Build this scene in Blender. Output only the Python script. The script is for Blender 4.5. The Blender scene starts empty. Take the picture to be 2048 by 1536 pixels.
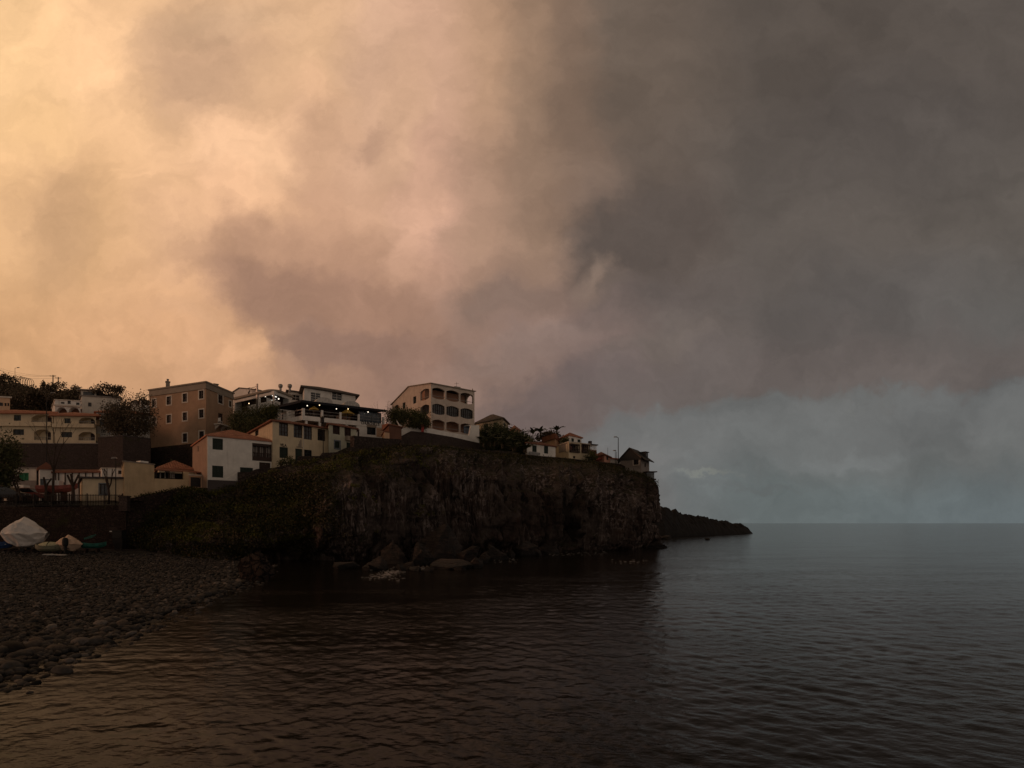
import bpy, math, random
import numpy as np
from mathutils import Vector

random.seed(7)
RNG = np.random.default_rng(11)
SC = bpy.context.scene
COL = SC.collection
F, PX0, PY0, CAMH = 1000.0, 768.0, 1046.0, 4.0      # focal length in photo pixels, principal point, eye height


def at(px, py, Y):
    """World point seen at a photo pixel at distance Y."""
    return Vector(((px - PX0) / F * Y, Y, CAMH + (PY0 - py) / F * Y))


def gx(px, Y):
    return (px - PX0) / F * Y


def zz(py, Y):
    return CAMH + (PY0 - py) / F * Y


# ------------------------------------------------------------------ numpy noise
def _hash(ix, iy, iz, seed):
    h = (ix.astype(np.int64) * 374761393 + iy.astype(np.int64) * 668265263 + iz.astype(np.int64) * 2147483647 + seed * 144665)
    h = h & 0xFFFFFFFF
    h = ((h ^ (h >> 13)) * 1274126177) & 0xFFFFFFFF
    h = ((h ^ (h >> 16)) * 2246822519) & 0xFFFFFFFF
    return ((h ^ (h >> 15)) & 0xFFFFFF) / float(0xFFFFFF)


def vnoise(x, y, z, seed=0):
    x, y, z = np.broadcast_arrays(np.asarray(x, float), np.asarray(y, float), np.asarray(z, float))
    ix, iy, iz = np.floor(x), np.floor(y), np.floor(z)
    fx, fy, fz = x - ix, y - iy, z - iz
    fx, fy, fz = [f * f * f * (f * (f * 6 - 15) + 10) for f in (fx, fy, fz)]
    out = 0
    for dx in (0, 1):
        for dy in (0, 1):
            for dz in (0, 1):
                w = (fx if dx else 1 - fx) * (fy if dy else 1 - fy) * (fz if dz else 1 - fz)
                out = out + w * _hash(ix + dx, iy + dy, iz + dz, seed)
    return out * 2 - 1


def fbm(x, y, z, oct=4, seed=0, gain=0.5):
    a, s, t = 1.0, 0, 0
    for o in range(oct):
        k = 2.03 ** o
        s = s + a * vnoise(np.asarray(x) * k, np.asarray(y) * k, np.asarray(z) * k, seed + o * 17)
        t += a
        a *= gain
    return s / t


def ridged(x, y, z, oct=3, seed=0):
    a, s, t = 1.0, 0, 0
    for o in range(oct):
        k = 2.1 ** o
        s = s + a * (1 - 2 * np.abs(vnoise(np.asarray(x) * k, np.asarray(y) * k, np.asarray(z) * k, seed + o * 13)))
        t += a
        a *= 0.5
    return s / t


def smooth(a, b, x):
    t = np.clip((np.asarray(x, float) - a) / (b - a), 0, 1)
    return t * t * (3 - 2 * t)


# ------------------------------------------------------------------ object helpers
def tag(o, label=None, cat=None, group=None, kind=None):
    if label: o['label'] = label
    if cat: o['category'] = cat
    if group: o['group'] = group
    if kind or label: o['kind'] = kind or 'thing'
    return o


def empty(name, loc, label, cat, group=None):
    o = bpy.data.objects.new(name, None)
    o.empty_display_size = 0.5
    COL.objects.link(o)
    o.location = loc
    return tag(o, label, cat, group)


def link_mesh(name, me, mat=None, parent=None, loc=(0, 0, 0)):
    o = bpy.data.objects.new(name, me)
    COL.objects.link(o)
    if mat is not None:
        me.materials.append(mat)
    if parent is not None:
        o.parent = parent
    else:
        o.location = loc
    return o


def origin_of(parent):
    v = Vector((0, 0, 0))
    while parent is not None:
        v = v + parent.location
        parent = parent.parent
    return v


def np_mesh(name, verts, faces, mat=None, parent=None, loc=(0, 0, 0), smooth_=False):
    """verts (N,3) world coordinates; faces (M,k) array of equal-size polygons."""
    verts = np.asarray(verts, float)
    faces = np.asarray(faces, np.int32)
    o0 = origin_of(parent) if parent is not None else Vector(loc)
    v = verts - np.array(o0)
    me = bpy.data.meshes.new(name)
    n, k = faces.shape
    me.vertices.add(len(v)); me.vertices.foreach_set('co', v.astype(np.float32).ravel())
    me.loops.add(n * k); me.loops.foreach_set('vertex_index', faces.ravel())
    me.polygons.add(n); me.polygons.foreach_set('loop_start', np.arange(0, n * k, k, dtype=np.int32))
    me.update(calc_edges=True)
    if smooth_:
        me.polygons.foreach_set('use_smooth', np.ones(n, bool))
    me.validate()
    return link_mesh(name, me, mat, parent, loc)


def grid_faces(nu, nv):
    i = np.arange(nu - 1)[:, None]; j = np.arange(nv - 1)[None, :]
    a = (i * nv + j).ravel()
    return np.stack([a, a + nv, a + nv + 1, a + 1], 1)


class MB:
    """Collects polygons in world space and links them as ONE mesh object."""
    def __init__(s):
        s.v, s.f, s.uv = [], [], []

    def poly(s, pts, uv=None):
        b = len(s.v)
        s.v.extend([Vector(p) for p in pts])
        s.f.append(list(range(b, b + len(pts))))
        s.uv.append(uv)
        return s

    def hexa(s, q0, q1):
        """Solid between two quads with matching corners."""
        s.poly(q0[::-1]); s.poly(q1)
        for i in range(4):
            j = (i + 1) % 4
            s.poly([q0[i], q0[j], q1[j], q1[i]])
        return s

    def box(s, c, size, rz=0.0):
        c = Vector(c); ca, sa = math.cos(rz), math.sin(rz)
        hx, hy, hz = size[0] / 2, size[1] / 2, size[2] / 2
        def P(x, y, z): return Vector((c.x + x * ca - y * sa, c.y + x * sa + y * ca, c.z + z))
        return s.hexa([P(-hx, -hy, -hz), P(hx, -hy, -hz), P(hx, hy, -hz), P(-hx, hy, -hz)],
                      [P(-hx, -hy, hz), P(hx, -hy, hz), P(hx, hy, hz), P(-hx, hy, hz)])

    def tube(s, pts, r0, r1=None, n=6, cap=True):
        r1 = r0 if r1 is None else r1
        pts = [Vector(p) for p in pts]
        rings = []
        for i, p in enumerate(pts):
            d = (pts[min(i + 1, len(pts) - 1)] - pts[max(i - 1, 0)])
            if d.length < 1e-6: d = Vector((0, 0, 1))
            d.normalize()
            a = d.cross(Vector((0.31, 0.77, 0.55))).normalized(); b = d.cross(a)
            t = i / max(1, len(pts) - 1); r = r0 + (r1 - r0) * t
            rings.append([p + (a * math.cos(2 * math.pi * k / n) + b * math.sin(2 * math.pi * k / n)) * r for k in range(n)])
        for i in range(len(rings) - 1):
            for k in range(n):
                j = (k + 1) % n
                s.poly([rings[i][k], rings[i][j], rings[i + 1][j], rings[i + 1][k]])
        if cap:
            s.poly(rings[0][::-1]); s.poly(rings[-1])
        return s

    def lathe(s, c, prof, n=14):
        c = Vector(c)
        rr = [[c + Vector((r * math.cos(2 * math.pi * k / n), r * math.sin(2 * math.pi * k / n), z)) for k in range(n)] for r, z in prof]
        for i in range(len(rr) - 1):
            for k in range(n):
                j = (k + 1) % n
                s.poly([rr[i][k], rr[i][j], rr[i + 1][j], rr[i + 1][k]])
        s.poly(rr[0][::-1]); s.poly(rr[-1])
        return s

    def build(s, name, mat, parent=None, loc=None, smooth_=False):
        o0 = origin_of(parent) if parent is not None else Vector(loc if loc is not None else (0, 0, 0))
        me = bpy.data.meshes.new(name)
        me.from_pydata([tuple(p - o0) for p in s.v], [], s.f)
        if any(u is not None for u in s.uv):
            lay = me.uv_layers.new(name='UVMap')
            for pl, u in zip(me.polygons, s.uv):
                for k, li in enumerate(pl.loop_indices):
                    lay.data[li].uv = u[k] if u else (0, 0)
        if smooth_:
            for p in me.polygons: p.use_smooth = True
        me.update()
        return link_mesh(name, me, mat, parent, o0 if parent is None else (0, 0, 0))


# ------------------------------------------------------------------ materials
def s2l(c):
    c = c / 255.0
    return c / 12.92 if c <= 0.04045 else ((c + 0.055) / 1.055) ** 2.4


def lin(rgb):
    return tuple(s2l(c) for c in rgb) + (1.0,)


class NT:
    def __init__(s, nt):
        s.nt = nt; nt.nodes.clear()

    def n(s, t, **kw):
        nd = s.nt.nodes.new(t)
        for k, v in kw.items(): setattr(nd, k, v)
        return nd

    def set(s, sock, v):
        if isinstance(v, bpy.types.NodeSocket): s.nt.links.new(v, sock)
        elif v is not None: sock.default_value = v

    def math(s, op, a, b=None, c=None, clamp=False):
        nd = s.n('ShaderNodeMath', operation=op, use_clamp=clamp)
        s.set(nd.inputs[0], a)
        if b is not None: s.set(nd.inputs[1], b)
        if c is not None: s.set(nd.inputs[2], c)
        return nd.outputs[0]

    def vmath(s, op, a, b=None, out=0):
        nd = s.n('ShaderNodeVectorMath', operation=op)
        s.set(nd.inputs[0], a)
        if b is not None: s.set(nd.inputs[1], b)
        return nd.outputs[out]

    def mix(s, fac, a, b, blend='MIX'):
        nd = s.n('ShaderNodeMix', data_type='RGBA', blend_type=blend)
        s.set(nd.inputs['Factor'], fac); s.set(nd.inputs['A'], a) if False else None
        s.set(nd.inputs[6], a); s.set(nd.inputs[7], b)
        return nd.outputs[2]

    def mapr(s, v, a, b, c=0.0, d=1.0, interp='SMOOTHSTEP'):
        nd = s.n('ShaderNodeMapRange', interpolation_type=interp)
        s.set(nd.inputs[0], v)
        for i, x in enumerate((a, b, c, d)): s.set(nd.inputs[1 + i], x)
        return nd.outputs[0]

    def noise(s, vec, scale, detail=4, rough=0.55, dist=0.0, out='Fac', dim='3D'):
        nd = s.n('ShaderNodeTexNoise', noise_dimensions=dim)
        s.set(nd.inputs['Vector'], vec)
        nd.inputs['Scale'].default_value = scale; nd.inputs['Detail'].default_value = detail
        nd.inputs['Roughness'].default_value = rough; nd.inputs['Distortion'].default_value = dist
        return nd.outputs[out]

    def mapping(s, vec, scale=(1, 1, 1), rot=(0, 0, 0), loc=(0, 0, 0)):
        nd = s.n('ShaderNodeMapping')
        s.set(nd.inputs[0], vec)
        nd.inputs['Location'].default_value = loc; nd.inputs['Rotation'].default_value = rot; nd.inputs['Scale'].default_value = scale
        return nd.outputs[0]

    def ramp(s, fac, stops, interp='LINEAR'):
        nd = s.n('ShaderNodeValToRGB'); cr = nd.color_ramp; cr.interpolation = interp
        while len(cr.elements) < len(stops): cr.elements.new(0.5)
        for e, (p, c) in zip(cr.elements, stops): e.position = p; e.color = c
        s.set(nd.inputs[0], fac)
        return nd.outputs[0]

    def bump(s, h, strength=0.5, dist=0.05, normal=None):
        nd = s.n('ShaderNodeBump'); nd.inputs['Strength'].default_value = strength; nd.inputs['Distance'].default_value = dist
        s.set(nd.inputs['Height'], h)
        if normal is not None: s.set(nd.inputs['Normal'], normal)
        return nd.outputs[0]


def newmat(name):
    m = bpy.data.materials.new(name); m.use_nodes = True
    t = NT(m.node_tree)
    out = t.n('ShaderNodeOutputMaterial'); b = t.n('ShaderNodeBsdfPrincipled')
    m.node_tree.links.new(b.outputs[0], out.inputs[0])
    return m, t, b


def pos(t):
    return t.n('ShaderNodeNewGeometry').outputs['Position']


def mat_plain(name, col, rough=0.7, metal=0.0, var=0.15, scale=3.0, spec=0.3):
    m, t, b = newmat(name)
    p = pos(t)
    n1 = t.noise(p, scale, 5, 0.6)
    a = tuple(c * (1 - var) for c in col) + (1,); c2 = tuple(min(1, c * (1 + var)) for c in col) + (1,)
    t.set(b.inputs['Base Color'], t.mix(t.mapr(n1, 0.3, 0.7), a, c2))
    b.inputs['Roughness'].default_value = rough; b.inputs['Metallic'].default_value = metal
    b.inputs['Specular IOR Level'].default_value = spec
    return m


def mat_plaster(name, col, dirt=0.45, stain=(0.16, 0.12, 0.09), spec=0.15):
    """Weathered painted render: mottled paint, rain streaks, grime with a shape of its own."""
    m, t, b = newmat(name)
    p = pos(t)
    mott = t.noise(p, 0.9, 6, 0.65)
    fine = t.noise(p, 9.0, 5, 0.6)
    streak = t.noise(t.mapping(p, (2.6, 2.6, 0.22)), 1.0, 5, 0.65)
    blot = t.noise(p, 0.35, 3, 0.5)
    base = t.mix(t.mapr(mott, 0.3, 0.7), tuple(c * 0.86 for c in col) + (1,), tuple(min(1, c * 1.06) for c in col) + (1,))
    sm = t.math('MULTIPLY', t.mapr(streak, 0.52, 0.78), t.mapr(blot, 0.35, 0.65))
    c1 = t.mix(t.math('MULTIPLY', sm, dirt), base, stain + (1,))
    c2 = t.mix(t.math('MULTIPLY', t.mapr(fine, 0.55, 0.8), 0.18), c1, stain + (1,))
    t.set(b.inputs['Base Color'], c2)
    b.inputs['Roughness'].default_value = 0.85; b.inputs['Specular IOR Level'].default_value = spec
    t.set(b.inputs['Normal'], t.bump(fine, 0.35, 0.02))
    return m


def mat_tiles(name, col, dark, moss=0.35):
    m, t, b = newmat(name)
    uv = t.n('ShaderNodeUVMap').outputs[0]
    sep = t.n('ShaderNodeSeparateXYZ'); t.set(sep.inputs[0], uv)
    u, v = sep.outputs[0], sep.outputs[1]
    wave = t.math('ABSOLUTE', t.math('SINE', t.math('MULTIPLY', u, math.pi / 0.30)))
    row = t.math('FRACT', t.math('DIVIDE', v, 0.36))
    cell = t.n('ShaderNodeTexWhiteNoise', noise_dimensions='2D')
    cv = t.n('ShaderNodeCombineXYZ')
    t.set(cv.inputs[0], t.math('FLOOR', t.math('DIVIDE', u, 0.30))); t.set(cv.inputs[1], t.math('FLOOR', t.math('DIVIDE', v, 0.36)))
    t.set(cell.inputs[0], cv.outputs[0])
    p = pos(t)
    n1 = t.noise(p, 0.8, 5, 0.65)
    n2 = t.noise(p, 5.0, 4, 0.6)
    base = t.mix(cell.outputs[0], tuple(c * 0.72 for c in col) + (1,), tuple(min(1, c * 1.2) for c in col) + (1,))
    base = t.mix(t.math('MULTIPLY', t.mapr(n1, 0.45, 0.75), moss), base, dark + (1,))
    base = t.mix(t.math('MULTIPLY', t.mapr(n2, 0.6, 0.8), 0.35), base, dark + (1,))
    groove = t.mapr(wave, 0.0, 0.45, 0.45, 1.0)
    t.set(b.inputs['Base Color'], t.mix(1.0, base, groove, 'MULTIPLY') if False else base)
    h = t.math('ADD', wave, t.math('MULTIPLY', row, 0.5))
    t.set(b.inputs['Normal'], t.bump(h, 1.0, 0.10))
    b.inputs['Roughness'].default_value = 0.85; b.inputs['Specular IOR Level'].default_value = 0.2
    return m


def mat_stone(name, c1, c2, mortar, size=0.45, bump=0.08, green=0.0):
    """Rubble masonry."""
    m, t, b = newmat(name)
    p = pos(t)
    w = t.vmath('ADD', p, t.vmath('SCALE', t.noise(p, 1.6, 3, 0.5, out='Color'), None) if False else p)
    nz = t.n('ShaderNodeVectorMath', operation='SCALE'); t.set(nz.inputs[0], t.noise(p, 1.5, 3, out='Color')); nz.inputs['Scale'].default_value = 0.8
    pw = t.vmath('ADD', p, nz.outputs[0])
    pm = t.mapping(pw, (1 / size, 1 / size, 1.5 / size))
    vd = t.n('ShaderNodeTexVoronoi', feature='DISTANCE_TO_EDGE'); t.set(vd.inputs['Vector'], pm); vd.inputs['Scale'].default_value = 1.0
    vc = t.n('ShaderNodeTexVoronoi', feature='F1'); t.set(vc.inputs['Vector'], pm); vc.inputs['Scale'].default_value = 1.0
    sp = t.n('ShaderNodeSeparateColor'); t.set(sp.inputs[0], vc.outputs['Color'])
    stone = t.mix(sp.outputs[0], c1 + (1,), c2 + (1,))
    fine = t.noise(p, 7.0, 5, 0.65)
    stone = t.mix(t.mapr(fine, 0.35, 0.75, 0, 0.5), stone, tuple(c * 0.5 for c in c1) + (1,))
    col = t.mix(t.mapr(vd.outputs[0], 0.02, 0.09), mortar + (1,), stone)
    if green > 0:
        g = t.noise(p, 0.6, 5, 0.65)
        col = t.mix(t.mapr(g, 0.62 - green * 0.3, 0.75), col, (0.035, 0.04, 0.012, 1))
    t.set(b.inputs['Base Color'], col)
    h = t.math('ADD', t.mapr(vd.outputs[0], 0.0, 0.16), t.math('MULTIPLY', fine, 0.5))
    t.set(b.inputs['Normal'], t.bump(h, 1.0, bump))
    b.inputs['Roughness'].default_value = 0.9; b.inputs['Specular IOR Level'].default_value = 0.15
    return m


def mat_leaf(name, dark, light, rough=0.6, spots=None):
    m, t, b = newmat(name)
    g = t.n('ShaderNodeNewGeometry')
    p = g.outputs['Position']
    big = t.noise(p, 0.7, 3, 0.5)
    f = t.math('ADD', t.math('MULTIPLY', g.outputs['Random Per Island'], 0.55), t.math('MULTIPLY', t.mapr(big, 0.3, 0.7), 0.45))
    col = t.mix(f, dark + (1,), light + (1,))
    if spots:
        col = t.mix(t.mapr(g.outputs['Random Per Island'], 0.86, 0.9), col, spots + (1,))
    t.set(b.inputs['Base Color'], col)
    b.inputs['Roughness'].default_value = rough; b.inputs['Specular IOR Level'].default_value = 0.2
    return m


def mat_emit(name, col, strength):
    m, t, b = newmat(name)
    b.inputs['Base Color'].default_value = (0.8, 0.8, 0.8, 1)
    b.inputs['Emission Color'].default_value = col + (1,)
    b.inputs['Emission Strength'].default_value = strength
    return m


def mat_glass(name, col=(0.012, 0.013, 0.015), rough=0.12):
    m, t, b = newmat(name)
    p = pos(t)
    n1 = t.noise(p, 1.3, 2, 0.5)
    cur = t.noise(t.mapping(p, (3.0, 3.0, 0.4)), 1.0, 2, 0.5)
    c = t.mix(t.mapr(n1, 0.45, 0.6), col + (1,), tuple(x * 2.6 + 0.006 for x in col) + (1,))
    c = t.mix(t.mapr(cur, 0.58, 0.66, 0, 0.5), c, (0.06, 0.055, 0.05, 1))
    t.set(b.inputs['Base Color'], c)
    b.inputs['Roughness'].default_value = rough; b.inputs['Specular IOR Level'].default_value = 0.45
    return m


M = {}
M['white'] = mat_plaster('white_render', (0.74, 0.71, 0.66))
M['offwhite'] = mat_plaster('offwhite_render', (0.62, 0.57, 0.50), 0.55)
M['beige'] = mat_plaster('beige_render', (0.56, 0.47, 0.40), 0.5)
M['cream'] = mat_plaster('cream_render', (0.60, 0.50, 0.35), 0.5)
M['yellow'] = mat_plaster('yellow_render', (0.56, 0.42, 0.26), 0.4)
M['ochre'] = mat_plaster('ochre_render', (0.38, 0.25, 0.165), 0.35)
M['palegreen'] = mat_plaster('pale_green_render', (0.47, 0.46, 0.36), 0.5)
M['peach'] = mat_plaster('peach_render', (0.62, 0.40, 0.26), 0.4)
M['gloom'] = mat_plain('dark_interior_gloom', (0.05, 0.032, 0.026), 0.9, var=0.3)  # near-black colour stands in for shade inside verandas and rooms
M['peach_dark'] = mat_plaster('dark_peach_render', (0.36, 0.25, 0.19), 0.5)  # peach render darkened, so its colour carries the side wall's weaker light
M['pink'] = mat_plaster('pink_render', (0.58, 0.30, 0.22), 0.35)
M['greyrender'] = mat_plaster('grey_render', (0.25, 0.22, 0.20), 0.4)
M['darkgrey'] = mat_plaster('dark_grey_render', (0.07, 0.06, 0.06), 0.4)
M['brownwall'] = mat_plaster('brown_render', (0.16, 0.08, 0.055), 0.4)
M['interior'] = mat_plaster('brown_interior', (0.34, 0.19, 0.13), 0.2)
M['tile'] = mat_tiles('terracotta_tiles', (0.36, 0.155, 0.095), (0.10, 0.06, 0.045))
M['tile_old'] = mat_tiles('weathered_tiles', (0.20, 0.085, 0.055), (0.05, 0.035, 0.03), 0.6)
M['tile_grey'] = mat_tiles('grey_tiles', (0.10, 0.085, 0.075), (0.04, 0.035, 0.03), 0.5)
M['slate'] = mat_tiles('dark_slate', (0.05, 0.048, 0.045), (0.025, 0.024, 0.022), 0.4)
M['trim'] = mat_plaster('stone_trim', (0.62, 0.55, 0.47), 0.3)
M['cornice'] = mat_plaster('grey_cornice', (0.30, 0.25, 0.20), 0.3)
M['glass'] = mat_glass('window_glass')
M['bluepane'] = mat_glass('blue_glass', (0.02, 0.03, 0.045), 0.1)
M['wood'] = mat_plain('dark_brown_wood', (0.035, 0.018, 0.013), 0.6, var=0.3, scale=6)
M['shutter'] = mat_plain('dark_green_paint', (0.014, 0.024, 0.018), 0.5, var=0.25, scale=5)
M['shutter_grey'] = mat_plain('dark_grey_paint', (0.025, 0.024, 0.024), 0.5, var=0.25, scale=5)
M['greenpaint'] = mat_plain('bright_green_paint', (0.02, 0.16, 0.07), 0.55, var=0.3, scale=3)
M['bluegrey'] = mat_plain('blue_grey_paint', (0.13, 0.15, 0.17), 0.6, var=0.3, scale=3)
M['curtain'] = mat_plain('pale_curtain', (0.34, 0.30, 0.27), 0.9, var=0.3, scale=4)
M['metal'] = mat_plain('dark_metal', (0.02, 0.018, 0.017), 0.5, 0.4, scale=8)
M['galv'] = mat_plain('galvanised_metal', (0.22, 0.21, 0.20), 0.45, 0.7, scale=6)
M['whitepaint'] = mat_plain('white_paint', (0.72, 0.70, 0.66), 0.5, var=0.1)
M['canvasdark'] = mat_plain('navy_awning', (0.012, 0.014, 0.02), 0.8, var=0.3)
M['canvasyellow'] = mat_plain('yellow_canvas', (0.40, 0.27, 0.07), 0.8, var=0.2)
M['canvaspale'] = mat_plain('pale_canvas', (0.42, 0.40, 0.37), 0.7, var=0.2)
M['red'] = mat_plain('red_paint', (0.30, 0.03, 0.025), 0.5, var=0.25)
M['redpale'] = mat_plain('faded_red_paint', (0.30, 0.09, 0.07), 0.6, var=0.3)
M['lettering'] = mat_plain('dark_lettering', (0.03, 0.02, 0.02), 0.7)
M['rubber'] = mat_plain('black_rubber', (0.012, 0.012, 0.012), 0.7)
M['stone'] = mat_stone('dark_rubble_stone', (0.030, 0.020, 0.017), (0.062, 0.043, 0.036), (0.018, 0.013, 0.011), 0.32, 0.10, 0.25)
M['stone_dark'] = mat_stone('basalt_masonry', (0.062, 0.047, 0.042), (0.088, 0.067, 0.059), (0.052, 0.040, 0.037), 0.35, 0.05, 0.12)
M['stone_pale'] = mat_stone('mortared_stone', (0.055, 0.041, 0.036), (0.105, 0.078, 0.067), (0.04, 0.03, 0.027), 0.3, 0.10, 0.1)
M['bark'] = mat_plain('bark', (0.045, 0.03, 0.022), 0.9, var=0.4, scale=7)
M['leaf'] = mat_leaf('dark_green_leaves', (0.032, 0.036, 0.016), (0.095, 0.095, 0.036))
M['leaf_light'] = mat_leaf('light_green_leaves', (0.03, 0.036, 0.010), (0.10, 0.10, 0.03))
M['leaf_brown'] = mat_leaf('brown_green_leaves', (0.050, 0.037, 0.024), (0.12, 0.09, 0.055))  # lightened so the leaf colour carries the hazy glow over the hill
M['leaf_blue'] = mat_leaf('hedge_leaves', (0.034, 0.042, 0.022), (0.10, 0.105, 0.045))
M['cover'] = mat_leaf('cliff_plants', (0.012, 0.015, 0.005), (0.046, 0.046, 0.012), spots=(0.07, 0.045, 0.014))
M['ledge'] = mat_leaf('ledge_grass', (0.024, 0.028, 0.006), (0.12, 0.115, 0.018))
M['lamp'] = mat_emit('lamp_glow', (1.0, 0.86, 0.68), 2.2)
M['lampwarm'] = mat_emit('warm_lamp_glow', (1.0, 0.72, 0.40), 2.2)
M['tubelight'] = mat_emit('tube_light', (1.0, 0.95, 0.85), 1.3)
# ------------------------------------------------------------------ camera
cam = bpy.data.cameras.new('camera'); camo = bpy.data.objects.new('camera', cam); COL.objects.link(camo)
camo.location = (0, 0, CAMH); camo.rotation_euler = (math.radians(90), 0, 0)
cam.sensor_fit = 'HORIZONTAL'; cam.sensor_width = 36.0; cam.lens = F / 2048 * 36.0
cam.shift_x = (1024 - PX0) / 2048; cam.shift_y = (PY0 - 768) / 2048
cam.clip_start = 0.1; cam.clip_end = 20000
SC.camera = camo
SC.view_settings.view_transform = 'Standard'; SC.view_settings.look = 'None'
SC.view_settings.exposure = 0.0; SC.view_settings.gamma = 1.0
SC.cycles.max_bounces = 6; SC.cycles.diffuse_bounces = 3; SC.cycles.glossy_bounces = 3
SC.cycles.transparent_max_bounces = 6; SC.cycles.use_denoising = True
SC.cycles.sample_clamp_indirect = 4.0

# ------------------------------------------------------------------ sky: a cloudy dusk, bright and warm towards the left
SUN_EL, SUN_AZ = math.radians(12), math.radians(-100)     # azimuth from +Y towards +X
w = bpy.data.worlds.new('World'); SC.world = w; w.use_nodes = True
t = NT(w.node_tree)
out = t.n('ShaderNodeOutputWorld'); bg = t.n('ShaderNodeBackground'); w.node_tree.links.new(bg.outputs[0], out.inputs[0])
D = t.n('ShaderNodeTexCoord').outputs['Generated']
sx = t.n('ShaderNodeSeparateXYZ'); t.set(sx.inputs[0], D)
dx, dy, dz = sx.outputs
yy = t.math('MAXIMUM', dy, 0.30)
u0 = t.math('DIVIDE', dx, yy); v0 = t.math('DIVIDE', t.math('MAXIMUM', dz, 0.0), yy)
cv = t.n('ShaderNodeCombineXYZ'); t.set(cv.inputs[0], u0); t.set(cv.inputs[1], v0)
UV = cv.outputs[0]
# domain warp (cloud turbulence)
w1 = t.noise(UV, 2.6, 3, 0.5, out='Color'); w2 = t.noise(UV, 7.5, 8, 0.62, out='Color')
def vscale(v, k):
    nd = t.n('ShaderNodeVectorMath', operation='SCALE'); t.set(nd.inputs[0], v); nd.inputs['Scale'].default_value = k
    return nd.outputs[0]
def centred(c, k):
    return vscale(t.vmath('SUBTRACT', c, (0.5, 0.5, 0.5)), k)
WUV = t.vmath('ADD', t.vmath('ADD', UV, centred(w1, 0.14)), centred(w2, 0.10))
sw = t.n('ShaderNodeSeparateXYZ'); t.set(sw.inputs[0], WUV)
wu, wv = sw.outputs[0], sw.outputs[1]
pu = t.math('DIVIDE', t.math('ADD', wu, 1.0), 3.0)          # 0..1 over u = -1..2
def row(stops):
    return t.ramp(pu, [(((px - 768) / 1000 + 1.0) / 3.0, lin(c)) for px, c in stops], 'EASE')
R1 = row([(-200, (252, 203, 146)), (0, (255, 207, 153)), (230, (254, 204, 155)), (420, (228, 183, 143)), (620, (224, 180, 141)), (760, (214, 172, 142)), (870, (208, 166, 138)), (960, (184, 147, 119)), (1050, (155, 126, 104)), (1140, (128, 106, 90)), (1250, (107, 93, 82)), (1536, (90, 81, 74)), (2048, (90, 82, 76))])
R2 = row([(-200, (225, 178, 128)), (0, (234, 186, 137)), (160, (225, 178, 130)), (330, (246, 195, 150)), (480, (233, 183, 144)), (620, (203, 159, 129)), (760, (212, 168, 138)), (870, (206, 162, 138)), (960, (178, 142, 119)), (1060, (150, 122, 103)), (1170, (122, 103, 91)), (1300, (100, 88, 80)), (1536, (95, 87, 81)), (2048, (95, 88, 82))])
R3 = row([(-200, (196, 150, 106)), (0, (208, 160, 116)), (250, (216, 166, 124)), (450, (210, 162, 124)), (600, (176, 138, 114)), (780, (155, 122, 105)), (950, (148, 120, 106)), (1060, (142, 117, 106)), (1200, (124, 106, 100)), (1320, (105, 95, 90)), (1536, (99, 92, 88)), (2048, (97, 94, 91))])
R4 = row([(-200, (178, 132, 92)), (0, (188, 142, 104)), (250, (198, 150, 112)), (500, (190, 146, 114)), (700, (160, 125, 106)), (850, (136, 110, 98)), (1050, (118, 102, 96)), (1250, (112, 106, 104)), (1400, (108, 109, 108)), (1536, (105, 108, 107)), (2048, (99, 101, 100))])
R5 = row([(0, (180, 136, 100)), (800, (128, 108, 98)), (1250, (112, 106, 104)), (1400, (104, 108, 108)), (1536, (100, 107, 107)), (2048, (100, 108, 110))])
def vv(py): return (1046 - py) / 1000
c = t.mix(t.mapr(wv, vv(1010), vv(880)), R5, R4)
c = t.mix(t.mapr(wv, vv(880), vv(690)), c, R3)
c = t.mix(t.mapr(wv, vv(690), vv(440)), c, R2)
c = t.mix(t.mapr(wv, vv(440), vv(130)), c, R1)
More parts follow.
